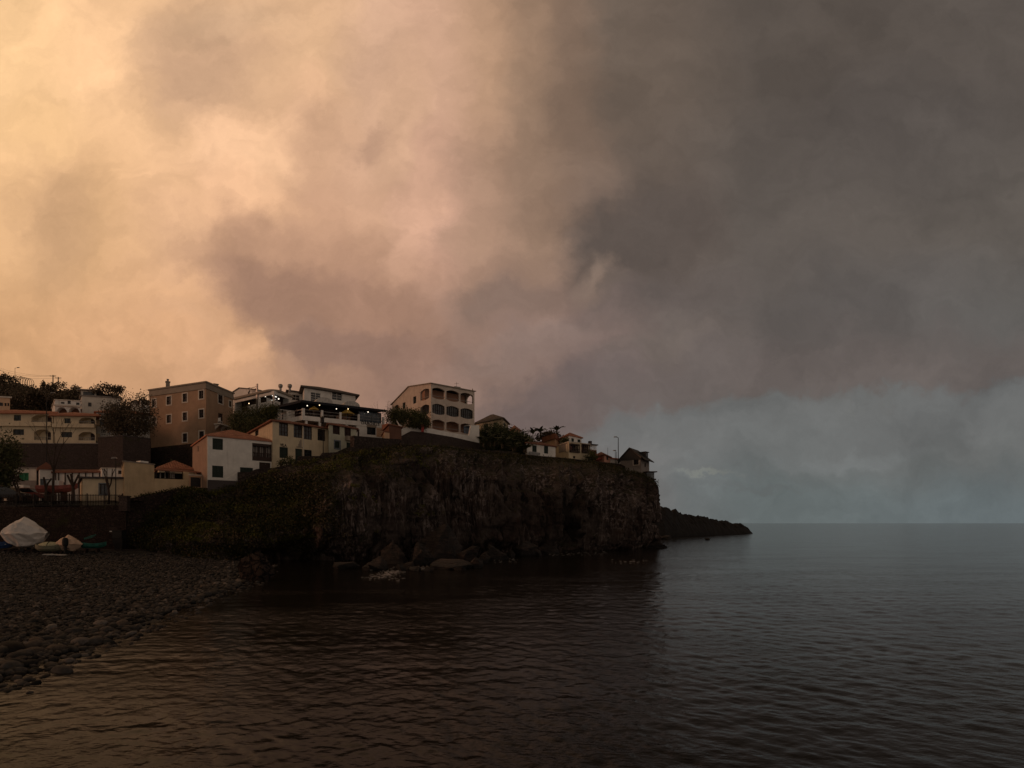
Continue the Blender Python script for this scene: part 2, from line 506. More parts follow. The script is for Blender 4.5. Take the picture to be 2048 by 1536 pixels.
# individual cloud masses: (px, py, rx, ry, tilt degrees, colour, strength, softness)
WUV2 = t.vmath('ADD', t.vmath('ADD', UV, centred(w1, 0.10)), centred(w2, 0.19))
patches = [
    (405, 130, 135, 125, 10, (201, 161, 129), 0.9, 0.75),
    (330, 60, 90, 60, 0, (214, 173, 136), 0.5, 0.9),
    (470, 30, 120, 60, 0, (214, 175, 140), 0.5, 0.9),
    (120, 430, 95, 150, 10, (205, 162, 123), 0.75, 0.9),
    (60, 250, 120, 60, 0, (234, 188, 135), 0.4, 0.9),
    (620, 265, 90, 70, -20, (206, 163, 132), 0.6, 0.9),
    (490, 300, 110, 75, 0, (255, 204, 161), 0.85, 0.85),
    (610, 190, 60, 50, 0, (242, 192, 152), 0.6, 0.9),
    (500, 390, 120, 45, 25, (252, 199, 156), 0.7, 0.85),
    (750, 287, 60, 38, -25, (176, 139, 116), 0.75, 0.9),
    (800, 240, 60, 150, 12, (222, 178, 144), 0.55, 0.9),
    (585, 525, 310, 105, 8, (178, 138, 113), 0.85, 0.8),
    (640, 440, 190, 65, -8, (198, 155, 125), 0.45, 0.9),
    (640, 605, 255, 75, 14, (160, 124, 104), 0.85, 0.6),
    (745, 705, 205, 55, 8, (146, 115, 100), 0.8, 0.5),
    (495, 695, 62, 42, 35, (222, 172, 132), 0.85, 0.55),
    (380, 640, 90, 30, 5, (205, 160, 124), 0.5, 0.9),
    (842, 420, 46, 150, 15, (222, 175, 146), 0.75, 0.75),
    (965, 370, 110, 85, 25, (160, 129, 109), 0.35, 0.8),
    (930, 470, 55, 50, 0, (178, 143, 120), 0.5, 0.8),
    (1030, 595, 115, 50, -4, (126, 105, 94), 0.75, 0.8),
    (1080, 300, 110, 190, 20, (134, 111, 94), 0.3, 0.9),
    (1290, 480, 190, 110, -18, (92, 82, 76), 0.9, 0.65),
    (1300, 610, 170, 45, -14, (92, 83, 79), 0.6, 0.8),
    (1185, 565, 55, 45, -35, (150, 128, 113), 0.6, 0.9),
    (1215, 590, 45, 28, -30, (105, 93, 86), 0.7, 0.9),
    (1090, 690, 200, 50, -14, (138, 118, 109), 0.6, 0.9),
    (1330, 690, 140, 40, -16, (110, 99, 92), 0.6, 0.9),
    (1120, 800, 240, 60, -12, (108, 94, 91), 0.75, 0.8),
    (1440, 760, 160, 50, -18, (98, 91, 87), 0.6, 0.8),
    (1380, 950, 110, 12, 4, (102, 103, 102), 0.55, 0.8),
    (1480, 985, 130, 9, 2, (98, 101, 101), 0.5, 0.8),
    (1430, 960, 60, 8, -4, (128, 130, 122), 0.5, 0.8),
    (1300, 870, 200, 18, -10, (118, 116, 114), 0.5, 0.8),
    (1750, 600, 220, 80, -10, (88, 83, 80), 0.5, 0.9),
    (1900, 820, 260, 60, -10, (92, 92, 93), 0.6, 0.9),
    (1700, 900, 180, 22, -4, (118, 122, 122), 0.5, 0.8),
    (1800, 250, 300, 140, 0, (80, 74, 71), 0.4, 0.9),
]
for (px, py, rx, ry, tilt, col, st, soft) in patches:
    cx, cy = (px - 768) / 1000, (1046 - py) / 1000
    a = math.radians(-tilt)
    mp = t.n('ShaderNodeMapping', vector_type='TEXTURE')
    t.set(mp.inputs[0], WUV2)
    mp.inputs['Location'].default_value = (cx, cy, 0); mp.inputs['Rotation'].default_value = (0, 0, a)
    mp.inputs['Scale'].default_value = (rx / 1000, ry / 1000, 1e6)
    d = t.vmath('LENGTH', mp.outputs[0], out=1)
    f = t.math('MULTIPLY', t.mapr(d, 1.0 + soft * 0.45, 1.0 - soft * 0.85), st)
    c = t.mix(f, c, lin(col))
# the lower edge of the cloud bank runs up to the right over a clear blue-grey strip
s2_ = t.n('ShaderNodeSeparateXYZ'); t.set(s2_.inputs[0], WUV2)
ln_ = t.math('SUBTRACT', s2_.outputs[1], t.math('ADD', vv(872), t.math('MULTIPLY', t.math('SUBTRACT', t.math('MINIMUM', s2_.outputs[0], 0.72), 0.332), 0.25)))
rg_ = t.mapr(s2_.outputs[0], 0.28, 0.52)
c = t.mix(t.math('MULTIPLY', rg_, t.math('MULTIPLY', t.mapr(ln_, -0.015, 0.02), t.mapr(ln_, 0.16, 0.04, 0, 0.7))), c, lin((103, 93, 89)))
c = t.mix(t.math('MULTIPLY', rg_, t.math('MULTIPLY', t.mapr(ln_, 0.012, -0.02), t.mapr(ln_, -0.20, -0.05, 0.0, 0.75))), c, lin((108, 109, 108)))
# wisps: lighter and darker cloud texture
fb = t.noise(t.mapping(WUV2, (1.0, 1.5, 1), (0, 0, 0.35)), 4.2, 8, 0.56, 0.25)
k = t.math('MULTIPLY', t.mapr(fb, 0.34, 0.66, 0.885, 1.115, 'LINEAR'), t.mapr(t.noise(t.mapping(WUV2, (1.0, 1.3, 1), (0, 0, -0.2)), 9.0, 8, 0.62, 0.5), 0.36, 0.64, 0.945, 1.055, 'LINEAR'))
kv = t.n('ShaderNodeCombineXYZ')
for i in range(3): t.set(kv.inputs[i], k)
c = t.mix(1.0, c, kv.outputs[0], 'MULTIPLY')
# a little of the clear evening sky shines through behind the clouds
sky = t.n('ShaderNodeTexSky', sky_type='NISHITA'); sky.sun_disc = False
sky.sun_elevation = SUN_EL; sky.sun_rotation = SUN_AZ; sky.air_density = 1.0; sky.dust_density = 2.0
skyc = vscale(sky.outputs[0], 0.05)
c = t.mix(0.012, c, skyc)
# unseen sky shaped to light the walls: dimmed at left, set grey behind
c = t.mix(t.mapr(dy, 0.05, -0.5), c, lin((158, 141, 127)))
fl_ = t.math('MULTIPLY', t.mapr(u0, -0.95, -2.4, 1.0, 0.16), t.mapr(v0, 1.02, 2.0, 1.0, 0.45))
kv2 = t.n('ShaderNodeCombineXYZ')
for i in range(3): t.set(kv2.inputs[i], fl_)
c = t.mix(1.0, c, kv2.outputs[0], 'MULTIPLY')
t.set(bg.inputs[0], c); bg.inputs[1].default_value = 1.0
w.cycles.sampling_method = 'MANUAL'; w.cycles.sample_map_resolution = 512

sl = bpy.data.lights.new('sun', 'SUN'); so = bpy.data.objects.new('sun', sl); COL.objects.link(so)
sl.energy = 0.70; sl.angle = math.radians(12); sl.color = (1.0, 0.52, 0.32)
sd = Vector((math.sin(SUN_AZ) * math.cos(SUN_EL), math.cos(SUN_AZ) * math.cos(SUN_EL), math.sin(SUN_EL)))
so.rotation_euler = (-sd).to_track_quat('-Z', 'Y').to_euler()
so.location = (-200, 50, 120)
# ------------------------------------------------------------------ sea
def sea_height(X, Y):
    h = np.zeros_like(X)
    r = np.random.default_rng(5)
    dist = np.sqrt(X * X + Y * Y)
    cell = np.maximum(0.05, 0.0022 * dist + 0.000045 * dist ** 2)
    shore = smooth(-11.0, 4.0, X + 0.10 * (Y - 10))              # calmer towards the beach
    wob = [vnoise(X * f_, Y * f_, q) for q, f_ in enumerate((0.75, 0.4, 0.22, 0.12, 0.06))]
    amp_mod = 0.75 + 0.5 * fbm(X * 0.09, Y * 0.13, 0, 2, 3)
    for i in range(96):
        L = 0.19 * (7.5 ** r.random())
        th = r.normal(0.10, 0.72) + (math.pi if r.random() < 0.15 else 0)
        k = 2 * math.pi / L
        a = 0.0132 / k * (0.5 + r.random()) * (0.5 / L) ** 0.25
        ph = r.random() * 6.283
        fade = smooth(1.6, 4.0, L / cell)
        p = k * (X * math.sin(th) - Y * math.cos(th)) + ph + (0.9 if i % 2 else -0.9) * wob[int(np.argmin(np.abs(np.array([0.33, 0.62, 1.1, 2.1, 4.2]) - L)))]
        h += a * fade * (np.sin(p) + 0.30 * np.cos(2 * p))
    h *= (0.55 + 0.45 * shore) * amp_mod
    return h

nc, nr = 900, 620
ang = np.linspace(math.radians(-62), math.radians(66), nc)
py = np.concatenate([np.linspace(1700, 1120, 430), np.linspace(1119, 1047.2, nr - 430)])
dY = CAMH * F / (py - PY0)
dY[-1] = 9000
Yg, Ag = np.meshgrid(dY, ang)
Xg = np.tan(Ag) * Yg
Zg = sea_height(Xg, Yg)
sv = np.stack([Xg.ravel(), Yg.ravel(), Zg.ravel()], 1)
m, t, b = newmat('sea_water')
p = pos(t)
n1 = t.noise(t.mapping(p, (1.0, 1.7, 1)), 2.2, 3, 0.55)
n2 = t.noise(t.mapping(p, (1.0, 2.2, 1)), 7.5, 3, 0.55)
n3 = t.noise(t.mapping(p, (0.10, 0.32, 1)), 1.0, 4, 0.6)
patch = t.mapr(n3, 0.35, 0.65, 0.5, 1.25)
hh = t.math('ADD', t.math('MULTIPLY', n1, 0.7), t.math('MULTIPLY', n2, 0.24))
hh = t.math('MULTIPLY', hh, patch)
t.set(b.inputs['Normal'], t.bump(hh, 0.8, 0.045))
b.inputs['Base Color'].default_value = (0.010, 0.0085, 0.0065, 1)
b.inputs['Roughness'].default_value = 0.10; b.inputs['IOR'].default_value = 1.33; b.inputs['Specular IOR Level'].default_value = 0.25
M['sea'] = m
tag(np_mesh('sea', sv, grid_faces(nc, nr), M['sea'], smooth_=True), kind='structure')

# ------------------------------------------------------------------ pebble beach
SHX = np.array([-10.6, -10.2, -9.8, -9.45, -9.35, -9.0, -9.6, -10.6, -12.0])
SHY = np.array([4.0, 11.0, 14.0, 17.8, 26.0, 33.0, 39.5, 45.0, 52.0])
def shore_x(Y):
    return np.interp(Y, SHY, SHX)
def beach_z(X, Y):
    d = shore_x(Y) - X + 0.5 * fbm(X * 0.3, Y * 0.3, 0, 3, 8)
    z = np.where(d > 0, 1.35 * (1 - np.exp(-np.maximum(d, 0) / 20.0)), 0.10 * d)
    z = z + 0.5 * smooth(44, 54, Y) * smooth(2, 14, d)
    return z + 0.05 * fbm(X * 0.8, Y * 0.8, 3, 3, 21)
bx = np.linspace(-58, 6, 220); by = np.linspace(2, 60, 200)
BX, BY = np.meshgrid(bx, by, indexing='ij')
bv = np.stack([BX.ravel(), BY.ravel(), beach_z(BX, BY).ravel()], 1)
m, t, b = newmat('beach_gravel')
p = pos(t)
vo = t.n('ShaderNodeTexVoronoi', feature='F1'); t.set(vo.inputs['Vector'], p); vo.inputs['Scale'].default_value = 5.0
sp = t.n('ShaderNodeSeparateColor'); t.set(sp.inputs[0], vo.outputs['Color'])
cc = t.mix(sp.outputs[0], (0.005, 0.004, 0.003, 1), (0.014, 0.011, 0.009, 1))
cc = t.mix(t.mapr(t.noise(p, 0.25, 4), 0.4, 0.65, 0, 0.5), cc, (0.016, 0.011, 0.008, 1))
t.set(b.inputs['Base Color'], cc); b.inputs['Roughness'].default_value = 0.8
t.set(b.inputs['Normal'], t.bump(vo.outputs['Distance'], 1.0, -0.10))
M['gravel'] = m
tag(np_mesh('beach', bv, grid_faces(220, 200), M['gravel'], smooth_=True), kind='structure')

# stones: unit shapes
def ico(sub):
    import bmesh
    bm = bmesh.new(); bmesh.ops.create_icosphere(bm, subdivisions=sub, radius=1.0)
    v = np.array([q.co[:] for q in bm.verts]); f = np.array([[q.index for q in fc.verts] for fc in bm.faces]); bm.free()
    return v, f
ICO1, ICO2, ICO3 = ico(1), ico(2), ico(3)
def pebble_shape(seed, base):
    v = base[0].copy()
    n = 1 + 0.22 * fbm(v[:, 0] * 1.1, v[:, 1] * 1.1, v[:, 2] * 1.1 + seed * 7.1, 2, seed)
    return v * n[:, None]
m, t, b = newmat('wet_beach_stone')
g = t.n('ShaderNodeNewGeometry')
oi = t.n('ShaderNodeObjectInfo')
fr = t.math('FRACT', t.math('ADD', g.outputs['Random Per Island'], oi.outputs['Random']))
cc = t.ramp(fr, [(0.0, (0.012, 0.0115, 0.011, 1)), (0.35, (0.034, 0.033, 0.032, 1)), (0.65, (0.062, 0.058, 0.056, 1)), (0.9, (0.075, 0.060, 0.050, 1)), (1.0, (0.16, 0.145, 0.135, 1))])
nn = t.noise(g.outputs['Position'], 9.0, 4, 0.6)
cc = t.mix(t.mapr(nn, 0.35, 0.7, 0, 0.45), cc, (0.010, 0.008, 0.007, 1))
t.set(b.inputs['Base Color'], cc); b.inputs['Roughness'].default_value = 0.75; b.inputs['Specular IOR Level'].default_value = 0.12
t.set(b.inputs['Normal'], t.bump(nn, 0.3, 0.02))
M['pebble'] = m

def scatter_mass(n, seed):
    r = np.random.default_rng(seed)
    shapes = [pebble_shape(i, ICO1) for i in range(10)]
    # denser near the viewer, smaller far off
    Y = 8 * (50 / 8.0) ** (r.random(n) ** 0.62)
    X = shore_x(Y) + 1.3 - r.random(n) ** 0.8 * (shore_x(Y) + 1.3 + 1.05 * Y + 5)
    keep = (X > -1.1 * Y - 5) & (Y < 51)
    X, Y = X[keep], Y[keep]
    d = shore_x(Y) - X
    keep = (d > 0.25) | (r.random(len(X)) < 0.22)
    X, Y = X[keep], Y[keep]
    n = len(X)
    s = (0.072 + 0.085 * r.random(n) ** 2.2) * (0.75 + 0.45 * np.exp(-np.maximum(shore_x(Y) - X, 0) / 3.5)) * np.where(Y < 22, 0.95, 1.15)
    rz = r.random(n) * 6.283
    sc = np.stack([s * (1.0 + 0.6 * r.random(n)), s * (0.75 + 0.3 * r.random(n)), s * (0.5 + 0.25 * r.random(n))], 1)
    Z = np.maximum(beach_z(X, Y), -0.6 * sc[:, 2]) + sc[:, 2] * 0.35
    tilt = r.normal(0, 0.25, n)
    vs, fs, off = [], [], 0
    for k in range(10):
        idx = np.arange(k, n, 10)
        v = shapes[k][None] * sc[idx][:, None, :]
        ct, st = np.cos(tilt[idx])[:, None], np.sin(tilt[idx])[:, None]
        x, y, z = v[..., 0] * ct + v[..., 2] * st, v[..., 1], -v[..., 0] * st + v[..., 2] * ct
        ca, sa = np.cos(rz[idx])[:, None], np.sin(rz[idx])[:, None]
        P = np.stack([x * ca - y * sa + X[idx][:, None], x * sa + y * ca + Y[idx][:, None], z + Z[idx][:, None]], -1)
        vs.append(P.reshape(-1, 3))
        nvp = len(shapes[k])
        fs.append((ICO1[1][None] + (np.arange(len(idx)) * nvp)[:, None, None] + off).reshape(-1, 3))
        off += len(idx) * nvp
    return np.concatenate(vs), np.concatenate(fs)
pv, pf = scatter_mass(43000, 4)
tag(np_mesh('pebbles', pv, pf, M['pebble'], smooth_=True), kind='stuff')

# the largest stones at the water's edge, one object each
protos = []
for i in range(8):
    me = bpy.data.meshes.new('beach_stone')
    v = pebble_shape(40 + i, ICO3) * np.array([1.25, 0.85, 0.62])
    me.from_pydata(v.tolist(), [], ICO3[1].tolist())
    for q in me.polygons: q.use_smooth = True
    me.materials.append(M['pebble']); protos.append(me)
def stone(X, Y, s, rz, label, i, dz=0.25, group='large stones at the edge of the pebble beach'):
    o = bpy.data.objects.new('beach_stone', protos[i % 8]); COL.objects.link(o)
    z = max(float(beach_z(np.array(X), np.array(Y))), -0.30 * s)
    o.location = (X, Y, z + s * dz); o.scale = (s, s, s); o.rotation_euler = (random.gauss(0, .12), random.gauss(0, .12), rz)
    return tag(o, label, 'stone', group)
# stones that stand apart in the shallows: (px, py of centre, width in px)
named = [
    (125, 1343, 46, 'long dark stone lying alone in the shallows, largest of the outlying stones'),
    (102, 1331, 34, 'dark rounded stone just behind the long outlying stone in the shallows'),
    (166, 1298, 24, 'small upright dark stone in the shallows beside the waterline pebbles'),
    (168, 1311, 22, 'low dark stone in the shallows in front of a small upright one'),
    (201, 1284, 20, 'dark stone at the point where the pebbles run out into the water'),
    (270, 1275, 19, 'flat dark stone awash beyond the end of the pebble edge'),
    (232, 1272, 17, 'small flat stone awash between two others off the pebble edge'),
    (285, 1262, 14, 'outermost small stone awash off the middle of the pebble edge'),
    (22, 1310, 60, 'broad dark boulder half in the pebbles at the left picture edge'),
    (40, 1345, 30, 'dark stone in the shallows below the broad boulder at the left edge'),
    (58, 1316, 34, 'smooth dark stone leaning against the broad boulder at the left edge'),
    (14, 1383, 20, 'lowest dark stone awash at the left picture edge'),
    (60, 1385, 14, 'small submerged stone awash in the brown shallows near the bottom left'),
]
for i, (px, py_, wd, lb) in enumerate(named):
    Y = CAMH * F / (py_ - PY0); s = wd / 1000 * Y / 2.5
    stone(gx(px, Y), Y, s, random.uniform(-0.5, 0.5), lb, i, 0.22)
kinds = ['dark grey rounded stone among many like it along the pebble beach edge',
         'brown rounded stone among many like it along the pebble beach edge']
cnt = 0
rr = np.random.default_rng(77)
while cnt < 270:
    Y = 10 + 24 * rr.random() ** 1.3
    d = rr.exponential(2.2) + 0.05
    X = float(shore_x(Y)) - d
    if X < -0.80 * Y - 0.6: continue
    s = (0.10 + 0.13 * rr.random() ** 2) * (1.15 if d < 2 else 0.9)
    stone(X, Y, s, rr.random() * 6.28, 'rounded dark stone among the many lying along the pebble beach edge', cnt, 0.3, 'rounded stones along the pebble beach edge')
    cnt += 1

# ------------------------------------------------------------------ cliff (one continuous rock sheet from foot to top)
# columns: photo x of the foot, its height above the water, distance; photo x, y and distance of the top edge; profile power
colsC = [
    # fx, fz,  fY,   tx,   ty,  tY,  p
    (236, 0.3, 53.5, 248, 1003, 55.0, 0.6),
    (300, 0.3, 51.0, 310, 992, 56.5, 0.8),
    (360, 0.3, 49.0, 372, 978, 57.5, 0.9),
    (430, -0.3, 47.5, 425, 985, 57.0, 1.0),
    (500, -0.5, 47.0, 500, 962, 57.5, 1.1),
    (560, -0.6, 48.5, 555, 940, 57.5, 1.3),
    (610, -0.6, 49.5, 605, 926, 58.5, 1.7),
    (655, -0.3, 50.0, 650, 917, 59.0, 3.6),
    (720, -0.4, 52.0, 715, 905, 60.0, 5.0),
    (790, -0.4, 55.0, 790, 895, 62.5, 6.0),
    (860, -0.4, 58.0, 865, 892, 65.0, 6.0),
    (930, -0.4, 60.5, 930, 900, 69.0, 6.0),
    (1000, -0.4, 63.0, 1000, 909, 74.0, 5.5),
    (1080, -0.4, 66.5, 1075, 916, 79.0, 5.0),
    (1150, -0.4, 69.0, 1140, 922, 83.0, 4.5),
    (1220, -0.4, 73.0, 1210, 930, 86.5, 2.6),
    (1280, -0.4, 79.0, 1270, 946, 88.5, 2.4),
    (1322, -0.4, 86.5, 1306, 964, 89.5, 2.2),
]
Ck = np.array(colsC, float)
NU, NV = 900, 230
kk = np.linspace(0, len(Ck) - 1, NU)
def ci(j): return np.interp(kk, np.arange(len(Ck)), Ck[:, j])
fY, tY = ci(2), ci(5)
fX = (ci(0) - PX0) / F * fY; tX = (ci(3) - PX0) / F * tY
fZ = ci(1); tZ = CAMH + (PY0 - ci(4)) / F * tY; pw = ci(6)
# the end of the point turns back from the sea
endn = 80
e = np.linspace(0, 1, endn + 1)[1:]
fX = np.concatenate([fX, fX[-1] - 5 * e ** 2]); fY = np.concatenate([fY, fY[-1] + 26 * e])
tX = np.concatenate([tX, tX[-1] - 5 * e ** 2 + 1.0 * np.sin(e * 3)]); tY = np.concatenate([tY, tY[-1] + 24 * e])
fZ = np.concatenate([fZ, np.full(endn, -0.4)]); tZ = np.concatenate([tZ, tZ[-1] + 2.0 * e]); pw = np.concatenate([pw, np.full(endn, 2.2)])
NU += endn
V = np.linspace(0, 1, NV)[None, :]
hp = V ** pw[:, None]
CX = fX[:, None] + (tX - fX)[:, None] * hp
CY = fY[:, None] + (tY - fY)[:, None] * hp
CZ = (fZ[:, None]) + (tZ - fZ)[:, None] * V
arc = np.concatenate([[0], np.cumsum(np.hypot(np.diff(fX), np.diff(fY)))])[:, None] * np.ones_like(V)
# outward direction in plan
tx_, ty_ = np.gradient(fX), np.gradient(fY)
ln = np.hypot(tx_, ty_) + 1e-9
k_ = np.ones(31) / 31
ox = np.convolve(np.pad(ty_ / ln, 15, 'edge'), k_, 'valid'); oy = np.convolve(np.pad(-tx_ / ln, 15, 'edge'), k_, 'valid')
steep = smooth(1.2, 2.4, pw)[:, None]
big = fbm(arc * 0.075, CZ * 0.05, 1.3, 3, 31) * 2.6
colm = ridged(arc * 0.42 + 0.7 * fbm(arc * 0.2, CZ * 0.25, 0, 3, 9), CZ * 0.075, 4.0, 3, 51) * 1.25
fine = fbm(arc * 1.3, CZ * 0.45, 2.0, 4, 61, 0.6) * 0.85
strat = fbm(arc * 0.08, CZ * 0.95 + 0.5 * fbm(arc * 0.25, CZ * 0.2, 0, 2, 4), 7, 3, 71) * 0.75
blocks = np.round(fbm(arc * 0.5, CZ * 0.35, 5, 2, 81) * 3) / 3 * 0.9
crev = -3.2 * smooth(0.62, 0.95, ridged(arc * 0.085 + 0.35 * fbm(arc * 0.12, CZ * 0.18, 0, 3, 14), CZ * 0.02, 9.0, 1, 33)) - 1.1 * smooth(0.6, 0.95, ridged(arc * 0.31 + 0.3 * fbm(arc * 0.3, CZ * 0.3, 0, 2, 15), CZ * 0.05, 3.0, 1, 35))
disp = steep * (big + crev + colm + fine + 0.5 * strat + 0.6 * blocks) + (1 - steep) * (0.55 * big + 1.1 * strat + 0.7 * fine + 0.8 * fbm(arc * 0.3, CZ * 0.35, 3, 4, 91))
# sea cave and undercut foot on the left of the steep face
cavec = np.exp(-(((fX[:, None] - gx(575, 49)) / 5.2) ** 2))
cave = -5.5 * cavec * smooth(0.34, 0.05, V) * smooth(0.0, 0.03, V + 0.02)
under = -1.2 * smooth(0.18, 0.02, V) * steep
fade = np.minimum(smooth(0.0, 0.05, V) * 0.7 + 0.3, 1.0 - 0.75 * smooth(0.90, 1.0, V))
disp = disp * fade + cave + under
CX = CX + ox[:, None] * disp; CY = CY + oy[:, None] * disp
CZ = CZ + 0.25 * fbm(arc * 0.5, V * 9, 0, 3, 15) * smooth(0.05, 0.2, V) * (1 - smooth(.93, 1, V))
CLIFF = np.stack([CX, CY, CZ], -1)
m, t, b = newmat('cliff_rock')
g = t.n('ShaderNodeNewGeometry'); p = g.outputs['Position']
n1 = t.noise(p, 0.22, 5, 0.6); n2 = t.noise(t.mapping(p, (1.3, 1.3, 0.20)), 1.0, 6, 0.65); n3 = t.noise(p, 3.2, 6, 0.65)
n4 = t.noise(p, 0.5, 4, 0.6)
cc = t.mix(t.mapr(n1, 0.35, 0.65), (0.046, 0.030, 0.024, 1), (0.078, 0.062, 0.055, 1))
cc = t.mix(t.mapr(n2, 0.42, 0.70, 0, 0.9), cc, (0.008, 0.006, 0.005, 1))
cc = t.mix(t.mapr(n2, 0.42, 0.28, 0, 0.85), cc, (0.115, 0.090, 0.082, 1))
cc = t.mix(t.mapr(n4, 0.58, 0.72, 0, 0.6), cc, (0.050, 0.024, 0.018, 1))
cc = t.mix(t.mapr(n3, 0.68, 0.8, 0, 0.6), cc, (0.18, 0.15, 0.135, 1))
pale = t.math('MULTIPLY', t.mapr(t.noise(t.mapping(p, (2.6, 2.6, 0.30)), 1.0, 5, 0.7, 0.4), 0.47, 0.64), t.mapr(t.noise(p, 0.13, 3, 0.5), 0.38, 0.56))
cc = t.mix(t.math('MULTIPLY', pale, 0.9), cc, (0.24, 0.195, 0.18, 1))
cleft = t.noise(t.mapping(p, (0.8, 0.8, 0.13)), 1.0, 6, 0.7, 0.6)
cc = t.mix(t.mapr(cleft, 0.54, 0.62, 0, 0.85), cc, (0.006, 0.0045, 0.004, 1))
# moss and low turf holding on to the ledges
sn = t.n('ShaderNodeSeparateXYZ'); t.set(sn.inputs[0], g.outputs['Normal'])
up = t.math('ADD', sn.outputs[2], t.math('MULTIPLY', t.math('SUBTRACT', t.noise(p, 0.8, 4), 0.5), 1.1))
cc = t.mix(t.mapr(up, 0.72, 1.0, 0, 0.7), cc, (0.022, 0.022, 0.008, 1))
t.set(b.inputs['Base Color'], cc); b.inputs['Roughness'].default_value = 0.85; b.inputs['Specular IOR Level'].default_value = 0.2
hh = t.math('ADD', t.math('MULTIPLY', n2, 1.0), t.math('MULTIPLY', n3, 0.5))
t.set(b.inputs['Normal'], t.bump(hh, 1.0, 0.45))
M['cliff'] = m
tag(np_mesh('cliff', CLIFF.reshape(-1, 3), grid_faces(NU, NV)[:, ::-1], M['cliff'], smooth_=False), kind='structure')

# ------------------------------------------------------------------ hillside behind the cliff edge (mostly hidden below the houses)
ctrl = np.array([  # X, Y, Z
    (gx(248, 55), 55, 6.5), (gx(370, 58), 58, 7.6), (gx(330, 70), 70, 9.5), (gx(430, 57.5), 57.5, 7.8), (gx(430, 72), 72, 11),
    (gx(480, 62), 62, 9.6), (gx(600, 66), 66, 11.5), (gx(550, 74), 74, 13), (gx(640, 76), 76, 14.5), (gx(700, 70), 70, 13.2),
    (gx(780, 80), 80, 15), (gx(700, 62), 62, 12.0), (gx(760, 66), 66, 13.5), (gx(380, 84), 84, 16.5), (gx(480, 90), 90, 19), (gx(620, 95), 95, 19),
    (gx(850, 68), 68, 13.0), (gx(850, 78), 78, 14.5), (gx(900, 80), 80, 14.5), (gx(830, 74), 74, 13.5), (gx(900, 90), 90, 19), (gx(950, 76), 76, 15), (gx(1000, 84), 84, 16), (gx(1000, 102), 102, 20),
    (gx(1080, 84), 84, 15), (gx(1080, 100), 100, 17), (gx(1150, 88), 88, 15), (gx(1220, 90), 90, 14.2), (gx(1280, 92), 92, 13.3),
    (gx(1200, 110), 110, 15), (gx(1300, 112), 112, 13), (gx(700, 120), 120, 20), (gx(900, 130), 130, 19), (gx(400, 120), 120, 20), (gx(500, 140), 140, 20),
    (gx(1000, 140), 140, 20), (gx(330, 88), 88, 17.5)], float)
def idw(X, Y):
    num = 0; den = 0
    for cx, cy, cz in ctrl:
        wgt = 1.0 / (((X - cx) ** 2 + (Y - cy) ** 2) + 1.5) ** 1.7
        num = num + wgt * cz; den = den + wgt
    return num / den
ti = np.arange(0, NU, 5)
KD = np.concatenate([np.linspace(0, 12, 30), np.linspace(13, 85, 50)])
HX = CX[ti, -1][:, None] + 0.06 * KD[None] * (CX[ti, -1][:, None] / CY[ti, -1][:, None]) * 8 * 0.8
HY = CY[ti, -1][:, None] + KD[None]
lim = np.interp(HX, [-60, 40, 52, 60], [200, 200, 118, 112])
HZ = idw(HX, HY)
f0 = smooth(0, 7, KD)[None]
HZ = CZ[ti, -1][:, None] * (1 - f0) + HZ * f0 + 0.18 * fbm(HX * 0.5, HY * 0.5, 0, 3, 5)
m, t, b = newmat('hillside_earth')
p = pos(t)
cc = t.mix(t.mapr(t.noise(p, 0.4, 5), 0.4, 0.6), (0.045, 0.032, 0.022, 1), (0.04, 0.042, 0.014, 1))
t.set(b.inputs['Base Color'], cc); b.inputs['Roughness'].default_value = 0.95
t.set(b.inputs['Normal'], t.bump(t.noise(p, 3, 5), 0.8, 0.15))
M['earth'] = m
tag(np_mesh('hillside', np.stack([HX, HY, HZ], -1).reshape(-1, 3), grid_faces(len(ti), len(KD))[:, ::-1], M['earth'], smooth_=True), kind='structure')

# courtyard above the beach wall, and the green hill at the far left
cyx = np.linspace(-58, gx(300, 56) , 60); cyy = np.linspace(53.4, 84, 40)
QX, QY = np.meshgrid(cyx, cyy, indexing='ij')
QZ = 6.4 + 0.03 * (QY - 54) + 0.05 * fbm(QX * .4, QY * .4, 0, 3, 2)
M['yard'] = mat_plain('dusty_yard', (0.12, 0.085, 0.05), 0.95, var=0.35, scale=0.9)
tag(np_mesh('courtyard', np.stack([QX, QY, QZ], -1).reshape(-1, 3), grid_faces(60, 40), M['yard'], smooth_=True), kind='structure')
hx = np.linspace(-150, gx(300, 90), 120); hy = np.linspace(80.2, 210, 110)
QX, QY = np.meshgrid(hx, hy, indexing='ij')
pxq = QX / QY * F + PX0
ridge_py = np.interp(pxq, [-400, -60, 0, 10, 25, 50, 70, 90, 120, 170, 240, 300, 420], [600, 720, 752, 758, 768, 776, 783, 788, 792, 800, 806, 815, 840])
ridge_z = zz(ridge_py, 125.0)
tt = smooth(92, 128, QY)
QZ = 16.6 * (1 - tt) + ridge_z * tt + np.maximum(QY - 128, 0) * 0.05
QZ = QZ + 0.5 * fbm(QX * 0.12, QY * 0.12, 0, 4, 12)
tag(np_mesh('green_hill', np.stack([QX, QY, QZ], -1).reshape(-1, 3), grid_faces(120, 110), M['earth'], smooth_=True), kind='structure')

